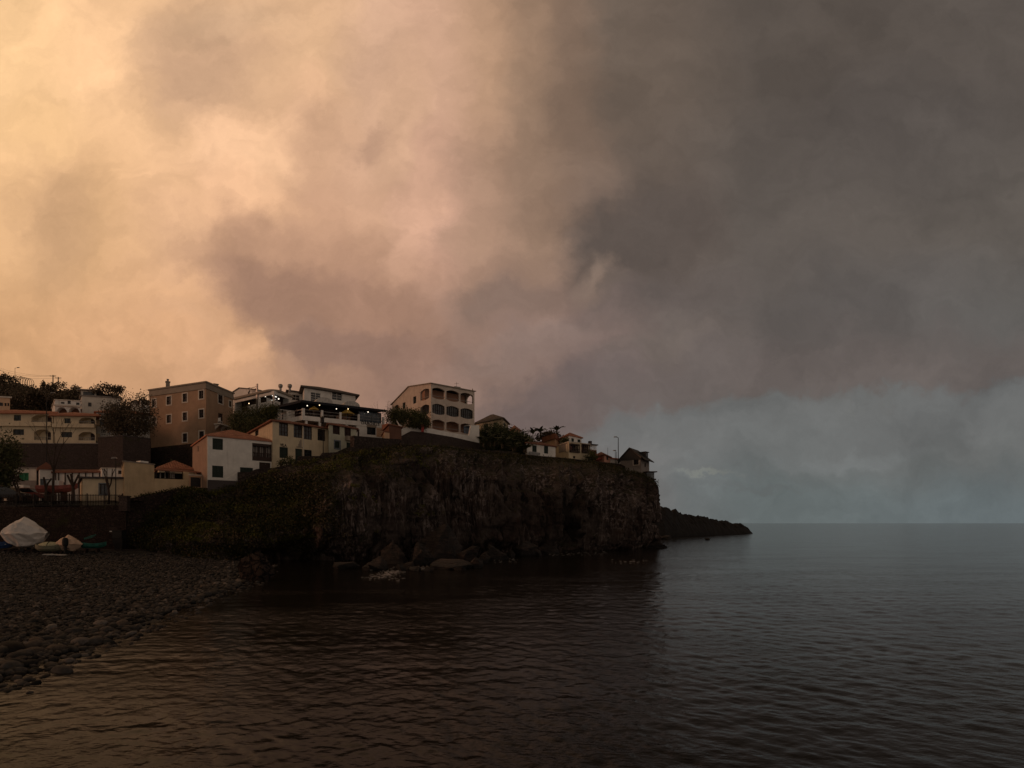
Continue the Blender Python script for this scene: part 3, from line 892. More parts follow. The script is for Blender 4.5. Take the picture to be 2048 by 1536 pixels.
# ------------------------------------------------------------------ lava point on the horizon side
prof = [(1290, 1012), (1318, 1016), (1332, 1015), (1346, 1022), (1352, 1019), (1360, 1027), (1382, 1031), (1412, 1035), (1432, 1041), (1450, 1042), (1470, 1048), (1476, 1046), (1488, 1049), (1498, 1058), (1506, 1067)]
NL, NW = 420, 90
lp = np.linspace(1285, 1506.5, NL)
fy = np.interp(lp, [1285, 1330, 1400, 1506], [138, 142, 158, 188])
top = np.interp(lp, [q[0] for q in prof], [q[1] for q in prof])
tyy = fy + np.interp(lp, [1285, 1480, 1507], [12, 9, 2.0])
tz = np.maximum(CAMH + (PY0 - top) / F * tyy, 0.02)
ww = np.linspace(0, 1, NW)
ff = np.minimum(ww / 0.5, 1)[None]
prof_h = np.where(ww < 0.5, (ww / 0.5) ** 0.7, 1 - ((ww - 0.5) / 0.5) ** 1.6)[None]
LY = fy[:, None] + (tyy - fy)[:, None] * (ww[None] * 2)
LX = (lp[:, None] - PX0) / F * (fy[:, None] * (1 - ff) + tyy[:, None] * ff)
rough_ = ridged(LX * 0.30, LY * 0.30, 0, 4, 3) * 1.2 + fbm(LX * 0.8, LY * 0.8, 0, 3, 6) * 0.6
LZ = -0.4 + (tz[:, None] + 0.4) * prof_h + (rough_ - 0.3) * np.minimum(prof_h * 1.4, 1) * np.minimum(tz[:, None] / 4.0, 1) * 0.55
M['lava'] = mat_plain('black_lava', (0.014, 0.012, 0.011), 0.9, var=0.5, scale=0.8)
tag(np_mesh('lava_headland', np.stack([LX, LY, LZ], -1).reshape(-1, 3), grid_faces(NL, NW), M['lava']), kind='structure')

# ------------------------------------------------------------------ boulders below the cliff and rocks in the water
m, t, b = newmat('boulder_rock')
g = t.n('ShaderNodeNewGeometry'); p = g.outputs['Position']
n1 = t.noise(p, 0.7, 5, 0.6); n3 = t.noise(p, 3.5, 6, 0.65)
cc = t.mix(t.mapr(n1, 0.4, 0.6), (0.014, 0.010, 0.008, 1), (0.052, 0.034, 0.028, 1))
cc = t.mix(t.mapr(n3, 0.5, 0.7, 0, 0.7), cc, (0.010, 0.008, 0.007, 1))
sn = t.n('ShaderNodeSeparateXYZ'); t.set(sn.inputs[0], p)
cc = t.mix(t.mapr(t.math('ADD', sn.outputs[2], t.math('MULTIPLY', n3, 0.6)), 1.0, 0.5), cc, (0.012, 0.010, 0.009, 1))   # tide-wet weed band
t.set(b.inputs['Base Color'], cc); b.inputs['Roughness'].default_value = 0.75
lay = t.noise(t.mapping(p, (0.6, 0.6, 3.4), (0.5, 0.6, 0.3)), 1.0, 5, 0.65)
cc = t.mix(t.mapr(lay, 0.50, 0.60, 0, 0.85), cc, (0.007, 0.005, 0.0045, 1))
t.set(b.inputs['Base Color'], cc)
t.set(b.inputs['Normal'], t.bump(t.math('ADD', n3, t.math('MULTIPLY', lay, 1.5)), 1.0, 0.30))
M['boulder'] = m
M['rock_dark'] = mat_stone('wet_black_rock', (0.022, 0.016, 0.014), (0.055, 0.040, 0.034), (0.008, 0.006, 0.006), 0.7, 0.3, 0.1)
ICO4 = ico(4)
def hull_rock(seed):
    """Angular broken rock: hull of a few random points, split fine and roughened."""
    import bmesh
    r = np.random.default_rng(seed * 31 + 5)
    P = r.normal(0, 1, (15, 3)); P /= np.linalg.norm(P, axis=1)[:, None]
    P *= (0.75 + 0.35 * r.random(15))[:, None]
    bm = bmesh.new()
    for p_ in P: bm.verts.new(p_)
    res = bmesh.ops.convex_hull(bm, input=bm.verts[:])
    bmesh.ops.delete(bm, geom=[g_ for g_ in res['geom_interior'] if isinstance(g_, bmesh.types.BMVert)], context='VERTS')
    for _ in range(4): bmesh.ops.subdivide_edges(bm, edges=bm.edges[:], cuts=1, use_grid_fill=True)
    bmesh.ops.triangulate(bm, faces=bm.faces[:])
    bm.verts.index_update()
    v = np.array([q_.co[:] for q_ in bm.verts]); f = np.array([[q_.index for q_ in fc_.verts] for fc_ in bm.faces]); bm.free()
    n_ = v / np.linalg.norm(v, axis=1)[:, None]
    d_ = 0.10 * fbm(v[:, 0] * 1.6 + seed, v[:, 1] * 1.6, v[:, 2] * 1.6, 3, seed) + 0.07 * ridged(v[:, 0] * 3, v[:, 1] * 3, v[:, 2] * 5 + v[:, 0] * 2, 3, seed + 3) + 0.03 * fbm(v[:, 0] * 8, v[:, 1] * 8, v[:, 2] * 8, 2, seed + 8)
    v = v + n_ * d_[:, None]
    v[:, 0] /= np.abs(v[:, 0]).max(); v[:, 1] /= np.abs(v[:, 1]).max(); v[:, 2] /= np.abs(v[:, 2]).max()
    return v, f
def boulder(px, pyb, wpx, hpx, label, seed, Y=None, depth=0.8, rz=0.0, group='boulders fallen below the cliff', lean=0.0, name='boulder', mat='boulder'):
    """px centre, pyb photo y of its foot at the water, size in photo pixels."""
    Y = Y or CAMH * F / (pyb - PY0)
    wd, h = wpx / F * Y, hpx / F * Y
    q, fcs = hull_rock(seed)
    q = q * np.array([wd / 2, wd / 2 * depth, h * 0.80])
    q[:, 0] += lean * q[:, 2]
    ca, sa = math.cos(rz), math.sin(rz)
    q = np.stack([q[:, 0] * ca - q[:, 1] * sa, q[:, 0] * sa + q[:, 1] * ca, q[:, 2] + h * 0.20], 1)
    zb = max(0.0, float(CAMH - (pyb - PY0) / F * Y))
    c0 = (gx(px, Y), Y + wd / 2 * depth * 0.6, zb)
    o = np_mesh(name, q + np.array(c0), fcs, M[mat], loc=c0)
    return tag(o, label, 'rock', group)
boulder(506, 1162, 84, 60, 'big dark rock standing at the waterline of the pebble beach', 11, group=None, lean=-0.15, mat='rock_dark')
boulder(880, 1130, 118, 78, 'largest brown boulder of the heap at the cliff foot, with a pale peak', 8, Y=51, lean=0.2)
boulder(935, 1131, 52, 46, 'upright leaning boulder right of the largest one in the heap', 12, Y=49, lean=0.5)
boulder(905, 1138, 100, 26, 'low flat boulder lapped by water in front of the heap', 14)
boulder(840, 1134, 64, 46, 'brown boulder left of the largest one in the heap', 17, Y=48)
boulder(790, 1136, 66, 44, 'squat boulder at the left end of the heap, nearest the cave', 19, Y=49)
boulder(752, 1140, 46, 28, 'small dark boulder at the left of the heap by the white foam', 23)
boulder(815, 1139, 34, 22, 'small reddish boulder wedged between two larger ones above the foam', 29)
boulder(985, 1120, 50, 32, 'dark boulder at the right end of the heap under the cliff', 31)
boulder(1050, 1112, 60, 34, 'rounded dark boulder standing alone under the middle of the cliff', 37, Y=61)
boulder(1100, 1108, 46, 18, 'low wet rock at the cliff foot, between the boulder heap and the point', 41)
_rb = random.Random(9)
for i, (px, py_, w_, h_) in enumerate([(768, 1138, 24, 14), (802, 1141, 22, 13), (830, 1142, 26, 14), (858, 1143, 22, 10), (900, 1124, 30, 24), (920, 1141, 26, 12), (955, 1136, 28, 20), (968, 1126, 26, 22), (1008, 1119, 24, 14), (1022, 1116, 22, 16), (735, 1141, 22, 12), (848, 1112, 34, 26), (1075, 1111, 22, 12)]):
    boulder(px, py_, w_, h_, 'small angular rock scattered through the boulder heap under the cliff', 100 + i, Y=(CAMH * F / (py_ - PY0)), lean=_rb.uniform(-.3, .3), group='small rocks in the boulder heap', depth=.7 + .3 * _rb.random())
boulder(690, 1138, 60, 14, 'low ledge of rock at the mouth of the dark sea cave', 43)
boulder(1318, 1096, 40, 14, 'black shore rock at the foot of the cliff point', 47, name='shore_rock')
boulder(1336, 1079, 20, 9, 'small black rock in the sea between cliff point and lava headland', 53, group=None, name='sea_rock')
boulder(1416, 1080.5, 11, 4.5, 'tiny black rock alone in the sea before the lava headland', 59, group=None, name='sea_rock')

# ------------------------------------------------------------------ foam where the swell meets the rocks
M['foam'] = mat_plain('sea_foam', (0.42, 0.39, 0.36), 0.6, var=0.2, scale=8)
def foam(lines, name, label, seed):
    r = np.random.default_rng(seed)
    vs, fs, off = [], [], 0
    for (x0, y0, x1, y1, n, sz, spread) in lines:
        for i in range(n):
            q = r.random()
            py_ = y0 + (y1 - y0) * q + r.normal(0, 1.0 + spread * 0.2); px = x0 + (x1 - x0) * q + r.normal(0, spread)
            Y = CAMH * F / (max(py_, 1060) - PY0)
            s = sz * 0.6 * (0.3 + r.random())
            v = ICO1[0] * np.array([s * (1.6 + r.random() * 3.0), s * 0.7, 0.08 * s + 0.008])
            z = float(sea_height(np.array([gx(px, Y)]), np.array([Y]))[0])
            vs.append(v + np.array([gx(px, Y), Y, z + 0.02])); fs.append(ICO1[1] + off); off += len(v)
    return tag(np_mesh(name, np.concatenate(vs), np.concatenate(fs), M['foam'], smooth_=True), label, 'foam', kind='stuff')
foam([(735, 1156, 762, 1154, 40, 0.045, 8), (755, 1154, 785, 1144, 90, 0.06, 10), (770, 1149, 795, 1142, 60, 0.07, 8),
      (825, 1138, 858, 1135, 50, 0.06, 6), (1160, 1106.5, 1200, 1105.5, 40, 0.06, 10), (1235, 1121, 1280, 1122.5, 26, 0.06, 10),
      (1085, 1107, 1150, 1107, 30, 0.08, 6), (990, 1122, 1030, 1119, 20, 0.07, 5), (780, 1160, 800, 1158, 10, 0.07, 4)],
     'sea_foam', 'thin white foam breaking against the boulders and along the cliff foot', 3)
# ------------------------------------------------------------------ building kit
class Face:
    """A vertical wall plane from P to Q (left to right as seen from outside)."""
    def __init__(s, P, Q):
        s.P, s.Q = Vector(P), Vector(Q)
        d = Vector((Q[0] - P[0], Q[1] - P[1], 0)); s.L = d.length; s.U = d / s.L
        s.N = Vector((s.U.y, -s.U.x, 0))
        s.ops = []

    def s_at(s, px):
        k = (px - PX0) / F      # X = k*Y
        return (k * s.P.y - s.P.x) / (s.U.x - k * s.U.y)

    def Y_at(s, px):
        return s.P.y + s.U.y * s.s_at(px)

    def z_at(s, px, py):
        return zz(py, s.Y_at(px))

    def rect(s, r):
        x0, y0, x1, y1 = r
        xm = (x0 + x1) / 2
        return s.s_at(x0), s.s_at(x1), s.z_at(xm, y1), s.z_at(xm, y0)

    def pt(s, a, z, d=0.0):
        return Vector((s.P.x + s.U.x * a + s.N.x * d, s.P.y + s.U.y * a + s.N.y * d, z))

    def box(s, mb, a0, a1, z0, z1, d0, d1):
        q0 = [s.pt(a0, z0, d1), s.pt(a1, z0, d1), s.pt(a1, z0, d0), s.pt(a0, z0, d0)]
        q1 = [s.pt(a0, z1, d1), s.pt(a1, z1, d1), s.pt(a1, z1, d0), s.pt(a0, z1, d0)]
        mb.hexa(q0, q1)

    def skin(s, mb, zlo, zhi, depth=0.3, extra=()):
        """Wall skin with the openings cut out; zlo and zhi are functions along the wall."""
        br = {0.0, s.L} | set(extra)
        for o in s.ops:
            br |= {o['a'], o['b']} | set(o.get('br', ()))
        br = sorted(x for x in br if -1e-6 <= x <= s.L + 1e-6)
        for a, b in zip(br, br[1:]):
            if b - a < 1e-5: continue
            m_ = (a + b) / 2
            cov = sorted([o for o in s.ops if o['a'] < m_ < o['b']], key=lambda o: o['zb'](m_))
            cur = (zlo(a), zlo(b))
            for o in cov:
                mb.poly([s.pt(a, cur[0]), s.pt(b, cur[1]), s.pt(b, o['zb'](b)), s.pt(a, o['zb'](a))])
                for fn, fl in ((o['zb'], 1), (o['zt'], 0)):
                    q = [s.pt(a, fn(a)), s.pt(b, fn(b)), s.pt(b, fn(b), -depth), s.pt(a, fn(a), -depth)]
                    mb.poly(q if fl else q[::-1])
                cur = (o['zt'](a), o['zt'](b))
            mb.poly([s.pt(a, cur[0]), s.pt(b, cur[1]), s.pt(b, zhi(b)), s.pt(a, zhi(a))])
        for o in s.ops:
            for x, fl in ((o['a'], 1), (o['b'], 0)):
                q = [s.pt(x, o['zb'](x)), s.pt(x, o['zb'](x), -depth), s.pt(x, o['zt'](x), -depth), s.pt(x, o['zt'](x))]
                mb.poly(q if fl else q[::-1])


class House:
    def __init__(s, name, label, cat, A, B, C, z0, z1, group=None):
        """A, B, C = (photo x, distance) of the left end, near corner and right end; eaves at z1."""
        s.A, s.B, s.C = [Vector((gx(p, Y), Y, 0)) for p, Y in (A, B, C)]
        s.D = s.A + s.C - s.B
        s.z0, s.z1 = z0, z1
        s.root = empty(name, (s.B.x, s.B.y, z0), label, cat, group)
        s.L, s.R = Face(s.A, s.B), Face(s.B, s.C)

    def walls(s, mat, hiL=None, hiR=None, depth=0.3, name='wall', cap=True, matL=None):
        mb = MB()
        hL = hiL or (lambda a: s.z1); hR = hiR or (lambda a: s.z1)
        exL = getattr(hiL, 'br', ()); exR = getattr(hiR, 'br', ())
        ml = MB() if matL is not None else mb
        s.L.skin(ml, lambda a: s.z0, hL, depth, exL)
        if matL is not None: ml.build('side_wall', matL, s.root)
        s.R.skin(mb, lambda a: s.z0, hR, depth, exR)
        b1, b2 = Face(s.C, s.D), Face(s.D, s.A)
        # the far gable mirrors the near one
        b1.skin(mb, lambda a: s.z0, (lambda a: hL(s.L.L * (1 - a / b1.L))), depth, [b1.L * (1 - x / s.L.L) for x in exL])
        b2.skin(mb, lambda a: s.z0, (lambda a: hR(s.R.L * (1 - a / b2.L))), depth, [b2.L * (1 - x / s.R.L) for x in exR])
        if cap:
            mb.poly([Vector((p.x, p.y, s.z1)) for p in (s.A, s.B, s.C, s.D)])
        return mb.build(name, mat, s.root)


def rect_op(face, r, raw=False):
    a, b, z0, z1 = r if raw else face.rect(r)
    face.ops.append(dict(a=a, b=b, zb=lambda x, z=z0: z, zt=lambda x, z=z1: z))
    return a, b, z0, z1


def window(h, face, r, style='white', raw=False, bars=(1, 1), name='window', trim=None, tw=0.14):
    """Cuts the opening and adds the window parts: (trim) frame and pane, or closed shutters."""
    a, b, z0, z1 = rect_op(face, r, raw)
    if trim:
        mb = MB()
        face.box(mb, a - tw, a, z0 - tw, z1 + tw, -0.02, 0.045); face.box(mb, b, b + tw, z0 - tw, z1 + tw, -0.02, 0.045)
        face.box(mb, a, b, z1, z1 + tw, -0.02, 0.045); face.box(mb, a, b, z0 - tw, z0, -0.02, 0.07)
        fr = mb.build('window_surround', M[trim], h.root)
    if style in ('shutter', 'shutter_grey', 'greenpaint', 'wood'):
        mb = MB()
        m_ = (a + b) / 2
        for p, q in ((a + 0.02, m_ - 0.015), (m_ + 0.015, b - 0.02)):
            w_ = 0.09
            face.box(mb, p, p + w_, z0 + .02, z1 - .02, -0.14, -0.06); face.box(mb, q - w_, q, z0 + .02, z1 - .02, -0.14, -0.06)
            for zc in (z0 + .02, (z0 + z1) / 2 - w_ / 2, z1 - .02 - w_):
                face.box(mb, p + w_, q - w_, zc, zc + w_, -0.14, -0.065)
            n = max(4, int((z1 - z0) / 0.16))
            for i in range(n):
                zc = z0 + 0.05 + (z1 - z0 - 0.1) * (i + 0.5) / n
                mb.hexa([face.pt(p + w_, zc - .05, -.10), face.pt(q - w_, zc - .05, -.10), face.pt(q - w_, zc - .05, -.115), face.pt(p + w_, zc - .05, -.115)],
                        [face.pt(p + w_, zc + .05, -.125), face.pt(q - w_, zc + .05, -.125), face.pt(q - w_, zc + .05, -.14), face.pt(p + w_, zc + .05, -.14)])
        face.box(mb, a, b, z0, z1, -0.20, -0.16)
        mb.build('shutter', M[style], h.root)
        return
    mb = MB()
    fw = 0.07
    d0, d1 = -0.20, -0.10
    face.box(mb, a, a + fw, z0, z1, d0, d1); face.box(mb, b - fw, b, z0, z1, d0, d1)
    face.box(mb, a + fw, b - fw, z0, z0 + fw, d0, d1); face.box(mb, a + fw, b - fw, z1 - fw, z1, d0, d1)
    for i in range(1, bars[0] + 1):
        c = a + (b - a) * i / (bars[0] + 1); face.box(mb, c - .03, c + .03, z0 + fw, z1 - fw, d0 + .01, d1 - .01)
    for i in range(1, bars[1] + 1):
        c = z0 + (z1 - z0) * i / (bars[1] + 1); face.box(mb, a + fw, b - fw, c - .025, c + .025, d0 + .015, d1 - .015)
    mat = {'white': 'whitepaint', 'dark': 'wood', 'green': 'shutter', 'grey': 'shutter_grey'}[style]
    fr = mb.build(name, M[mat], h.root)
    mb = MB(); face.box(mb, a, b, z0, z1, -0.24, -0.17)
    mb.build('pane', M['glass'], fr)


def door(h, face, r, mat='shutter', raw=False):
    a, b, z0, z1 = rect_op(face, r, raw)
    mb = MB()
    face.box(mb, a, b, z0, z1, -0.22, -0.15)
    n = 2 if b - a > 1.3 else 1
    for i in range(n):
        p, q = a + (b - a) * i / n + .08, a + (b - a) * (i + 1) / n - .08
        for zc0, zc1 in ((z0 + .12, z0 + (z1 - z0) * .42), (z0 + (z1 - z0) * .5, z1 - .12)):
            face.box(mb, p + .05, q - .05, zc0, zc1, -0.15, -0.12)
    d = mb.build('door', M[mat], h.root)
    mb = MB(); c = (a + b) / 2 + (0.05 if n == 2 else (b - a) * .35)
    face.box(mb, c, c + .05, z0 + 1.0, z0 + 1.12, -0.12, -0.07)
    mb.build('handle', M['galv'], d)


def roof(h, kind, mat, rise, over=0.45, z=None, thick=0.16, corners=None, ridge_frac=0.5, axis='R', name='roof', parent=None):
    """hip / gable (ridge along axis 'R' or 'L') / flat / shed roof over the four corners."""
    A, B, C, D = corners or (h.A, h.B, h.C, h.D)
    z = h.z1 if z is None else z
    e1, e2 = (C - B).normalized(), (A - B).normalized()
    ov = over
    A, B, C, D = A + (e2 - e1) * ov, B - (e1 + e2) * ov, C + (e1 - e2) * ov, D + (e1 + e2) * ov
    P = [Vector((p.x, p.y, z)) for p in (A, B, C, D)]
    A, B, C, D = P
    up = Vector((0, 0, rise))
    mb = MB()
    def face(pts, eave):
        eu = (Vector(eave[1]) - Vector(eave[0])); eu.normalize()
        nrm = (pts[1] - pts[0]).cross(pts[2] - pts[0]).normalized(); sv = nrm.cross(eu)
        mb.poly(pts, [((p - pts[0]).dot(eu), (p - pts[0]).dot(sv)) for p in pts])
    if kind == 'flat':
        T = [p + Vector((0, 0, thick)) for p in P]
        mb.hexa(P, T)
        return mb.build(name, mat, parent or h.root)
    if kind == 'hip':
        lenR, lenL = (C - B).length, (A - B).length
        if axis == 'R':
            k = min(0.5, 0.5 * lenL / lenR); m1, m2 = (A + B) / 2, (C + D) / 2
            r1, r2 = m1 + (m2 - m1) * k + up, m1 + (m2 - m1) * (1 - k) + up
            face([B, C, r2, r1], (B, C)); face([C, D, r2], (C, D)); face([D, A, r1, r2], (D, A)); face([A, B, r1], (A, B))
        else:
            k = min(0.5, 0.5 * lenR / lenL); m1, m2 = (B + C) / 2, (A + D) / 2
            r1, r2 = m1 + (m2 - m1) * k + up, m1 + (m2 - m1) * (1 - k) + up
            face([B, C, r1], (B, C)); face([C, D, r2, r1], (C, D)); face([D, A, r2], (D, A)); face([A, B, r1, r2], (A, B))
    elif kind == 'gable':
        if axis == 'R':
            r1, r2 = A + (B - A) * ridge_frac + up, D + (C - D) * ridge_frac + up
            face([B, C, r2, r1], (B, C)); face([D, A, r1, r2], (D, A)); mb.poly([A, B, r1]); mb.poly([C, D, r2])
        else:
            r1, r2 = B + (C - B) * ridge_frac + up, A + (D - A) * ridge_frac + up
            face([A, B, r1, r2], (A, B)); face([C, D, r2, r1], (C, D)); mb.poly([B, C, r1]); mb.poly([D, A, r2])
    elif kind == 'shed':      # high at the B-C side when axis R
        hi = [p.copy() for p in P]
        if axis == 'R': hi[1] += up; hi[2] += up
        elif axis == 'L': hi[0] += up; hi[1] += up
        elif axis == 'back': hi[0] += up; hi[3] += up
        A2, B2, C2, D2 = hi
        face([B2, C2, D2, A2], (B2, C2))
        for i in range(4):
            j = (i + 1) % 4
            if (hi[i] - P[i]).length + (hi[j] - P[j]).length > 1e-4: mb.poly([P[i], P[j], hi[j], hi[i]])
    lo = [p - Vector((0, 0, thick)) for p in P]
    mb.poly(lo[::-1])
    for i in range(4):
        j = (i + 1) % 4
        mb.poly([lo[i], lo[j], P[j], P[i]])
    return mb.build(name, mat, parent or h.root)


def balusters(mb, face, a0, a1, z0, z1, d, step=0.22, w=0.06, rail=0.08):
    face.box(mb, a0, a1, z1 - rail, z1, d - .05, d + .05); face.box(mb, a0, a1, z0, z0 + rail, d - .05, d + .05)
    n = max(2, int((a1 - a0) / step))
    for i in range(n):
        c = a0 + (a1 - a0) * (i + .5) / n
        face.box(mb, c - w / 2, c + w / 2, z0 + rail, z1 - rail, d - w / 2, d + w / 2)


def lettering(text, face, a, z, height, mat, parent, d=0.02, width=None, shear=0.0, name='lettering', rot=0.0):
    cu = bpy.data.curves.new('lettering', 'FONT'); cu.body = text; cu.size = height * 1.4; cu.extrude = 0.012; cu.offset = height * 0.04; cu.shear = shear
    o = bpy.data.objects.new('lettering_src', cu); COL.objects.link(o)
    dg = bpy.context.evaluated_depsgraph_get()
    me = bpy.data.meshes.new_from_object(o.evaluated_get(dg))
    bpy.data.objects.remove(o); bpy.data.curves.remove(cu)
    co = np.zeros(len(me.vertices) * 3, np.float32); me.vertices.foreach_get('co', co); co = co.reshape(-1, 3)
    wd = co[:, 0].max() - co[:, 0].min()
    kx = (width / wd) if width else 1.0
    o0 = np.array(origin_of(parent))
    U, N = np.array(face.U), np.array(face.N)
    base = np.array(face.pt(a, z, d))
    lx = (co[:, 0] - co[:, 0].min()) * kx
    W = base + lx[:, None] * U + (co[:, 1] + lx * rot)[:, None] * np.array([0, 0, 1.0]) + co[:, 2][:, None] * N - o0
    me.vertices.foreach_set('co', W.astype(np.float32).ravel()); me.update()
    me.materials.clear()
    return link_mesh(name, me, mat, parent)


def slab(mb, pts, z0, z1):
    """Prism over a plan polygon (counter-clockwise from above)."""
    n = len(pts)
    lo = [Vector((p[0], p[1], z0)) for p in pts]; hi = [Vector((p[0], p[1], z1)) for p in pts]
    mb.poly(hi); mb.poly(lo[::-1])
    for i in range(n):
        j = (i + 1) % n
        mb.poly([lo[i], lo[j], hi[j], hi[i]])


def wall_strip(name, label, pts, thick, mat, cat='wall', group=None, cope=None):
    """A free-standing wall along plan points (x, y, z_bottom, z_top)."""
    root = empty(name, pts[0][:3], label, cat, group) if cope else None
    mb = MB()
    P = [Vector((p[0], p[1], 0)) for p in pts]
    nrm = []
    for i in range(len(P)):
        d = P[min(i + 1, len(P) - 1)] - P[max(i - 1, 0)]; d.normalize(); nrm.append(Vector((-d.y, d.x, 0)))
    def q(i, back, z): return P[i] + nrm[i] * (thick if back else 0) + Vector((0, 0, z))
    cb = MB()
    for i in range(len(P) - 1):
        z = [pts[i][2], pts[i][3], pts[i + 1][2], pts[i + 1][3]]
        mb.poly([q(i, 0, z[0]), q(i + 1, 0, z[2]), q(i + 1, 0, z[3]), q(i, 0, z[1])])
        mb.poly([q(i + 1, 1, z[2]), q(i, 1, z[0]), q(i, 1, z[1]), q(i + 1, 1, z[3])])
        mb.poly([q(i, 0, z[1]), q(i + 1, 0, z[3]), q(i + 1, 1, z[3]), q(i, 1, z[1])])
        if cope:
            n0, n1 = nrm[i] * -0.06, nrm[i + 1] * -0.06
            lo = [q(i, 0, z[1] + .003) + n0, q(i + 1, 0, z[3] + .003) + n1, q(i + 1, 1, z[3] + .003) - n1, q(i, 1, z[1] + .003) - n0]
            cb.hexa(lo, [p + Vector((0, 0, .12)) for p in lo])
    for i in (0, len(P) - 1):
        f = [q(i, 1, pts[i][2]), q(i, 0, pts[i][2]), q(i, 0, pts[i][3]), q(i, 1, pts[i][3])]
        mb.poly(f if i == 0 else f[::-1])
    if cope:
        mb.build('wall', mat, root); cb.build('coping', cope, root)
        return root
    return tag(mb.build(name, mat, None, pts[0][:3]), label, cat, group)


def glow(name, p, r, label, mat='lamp', cat='lamp', group='small lamps lit along the terraces'):
    """A small lit lamp on a dark bracket plate."""
    root = empty(name, p, label, cat, group)
    v = ICO2[0] * r + np.array(p)
    np_mesh('bulb', v, ICO2[1], M[mat], root, smooth_=True)
    mb = MB(); mb.lathe((p[0], p[1], p[2] + r * .8), [(r * .9, 0), (r * .75, r * .5), (r * .2, r * .9), (0.01, r * 1.6)], 10)
    mb.build('fitting', M['metal'], root)
    return root


# ------------------------------------------------------------------ ochre apartment house
h = House('apartment_house', 'ochre three-storey apartment house with white window surrounds and two chimneys', 'house', (299, 86), (412, 81), (466, 88), 15.6, 26.0)
for r in [(304, 798.5, 312, 814), (333.5, 793, 342.3, 809.5), (365.5, 787.2, 374.2, 803.8), (398, 781.2, 407.3, 797.5),
          (304, 835.5, 312, 850.5), (333.5, 830, 342.3, 846), (365.5, 825, 374.2, 841), (398.3, 819, 407.3, 835.5),
          (365.5, 867, 374.2, 884), (398.5, 862.5, 408, 878)]:
    window(h, h.L, r, 'dark', trim='trim', bars=(1, 2), tw=0.17)
for r in [(436.3, 790, 445.5, 807), (458, 802, 462.7, 813.6)]:
    window(h, h.R, r, 'dark', trim='trim', bars=(1, 2), tw=0.15)
a, b, z0, z1 = h.R.rect((436.5, 827, 446, 850.5))
door(h, h.R, (a, b, z0, z1), 'wood', raw=True)
h.walls(M['ochre'], depth=0.28)
mb = MB()
for fc in (h.L, h.R):
    fc.box(mb, -0.1, fc.L + 0.1, 25.75, 26.15, -0.3, 0.14); fc.box(mb, -0.05, fc.L + 0.05, 26.15, 26.72, -0.3, 0.08); fc.box(mb, -0.2, fc.L + 0.2, 26.72, 26.95, -0.35, 0.24)
mb.build('cornice', M['cornice'], h.root)
mb = MB(); slab(mb, [p[:2] for p in (h.A, h.B, h.C, h.D)], 26.3, 26.45); mb.build('roof', M['greyrender'], h.root)
def chimney(h, c, w, z0, z1, mat, pot=True):
    mb = MB(); mb.box((c[0], c[1], (z0 + z1) / 2), (w, w * .8, z1 - z0), 0.5); mb.box((c[0], c[1], z1 + .08), (w * 1.25, w * 1.05, .16), 0.5)
    o = mb.build('chimney', mat, h.root)
    if pot:
        mb = MB(); mb.lathe((c[0], c[1], z1 + .16), [(w * .3, 0), (w * .26, .3), (w * .34, .34), (w * .34, .42)], 10); mb.build('chimney_pot', M['greyrender'], o)
    return o
q = h.L.pt(h.L.s_at(322.5), 0, -1.4); chimney(h, (q.x, q.y), 0.62, 26.4, zz(765, q.y), M['cornice'])
q = h.R.pt(h.R.s_at(441.5), 0, -1.0); chimney(h, (q.x, q.y), 0.7, 26.4, zz(770, q.y), M['cornice'], False)
# little balcony with a chair
mb = MB(); h.R.box(mb, a - 1.2, b + 1.0, z0 - .25, z0 - .03, -0.05, 1.25)
bal = mb.build('balcony', M['trim'], h.root)
mb = MB()
for i in range(3):
    c = a - 0.9 + i * 1.6
    mb.hexa([h.R.pt(c, z0 - 1.0, .02), h.R.pt(c + .18, z0 - 1.0, .02), h.R.pt(c + .18, z0 - 1.0, 0), h.R.pt(c, z0 - 1.0, 0)],
            [h.R.pt(c, z0 - .26, 1.0), h.R.pt(c + .18, z0 - .26, 1.0), h.R.pt(c + .18, z0 - .26, 0), h.R.pt(c, z0 - .26, 0)])
mb.build('bracket', M['trim'], bal)
ch = empty('garden_chair', h.R.pt(a - .45, z0 - .03, .7), 'white garden chair on the small balcony of the ochre apartment house', 'chair')
mb = MB(); h.R.box(mb, a - .7, a - .2, z0 + .38, z0 + .44, .45, .95); mb.build('seat', M['whitepaint'], ch)
mb = MB(); h.R.box(mb, a - .7, a - .64, z0 + .44, z0 + .95, .45, .95); mb.build('backrest', M['whitepaint'], ch)
for x_, d_ in ((a - .68, .48), (a - .68, .92), (a - .24, .48), (a - .24, .92)):
    mb = MB(); h.R.box(mb, x_ - .02, x_ + .02, z0 - .03, z0 + .38, d_ - .02, d_ + .02); mb.build('leg', M['whitepaint'], ch)
po = empty('flower_pot', h.R.pt(b + .45, z0 - .03, .8), 'potted plant standing on the balcony of the ochre apartment house', 'flower pot')
mb = MB(); c_ = h.R.pt(b + .45, z0 - .03, .8); mb.lathe(c_, [(.16, 0), (.22, .35), (.24, .36)], 10); mb.build('pot', M['peach'], po)
# ------------------------------------------------------------------ foliage kit
def leaf_quads(C, size, rng, droop=0.0, aspect=0.55):
    """One small bent-free leaf quad per centre, random orientation."""
    n = len(C)
    a = rng.normal(0, 1, (n, 3)); a[:, 2] -= droop; a /= np.linalg.norm(a, axis=1)[:, None]
    b = rng.normal(0, 1, (n, 3)); b -= (b * a).sum(1)[:, None] * a; b /= np.linalg.norm(b, axis=1)[:, None]
    s = size * (0.6 + 0.8 * rng.random(n))[:, None]
    q = np.stack([C - a * s, C + b * s * aspect, C + a * s, C - b * s * aspect], 1)
    f = np.arange(n * 4).reshape(-1, 4)
    return q.reshape(-1, 3), f


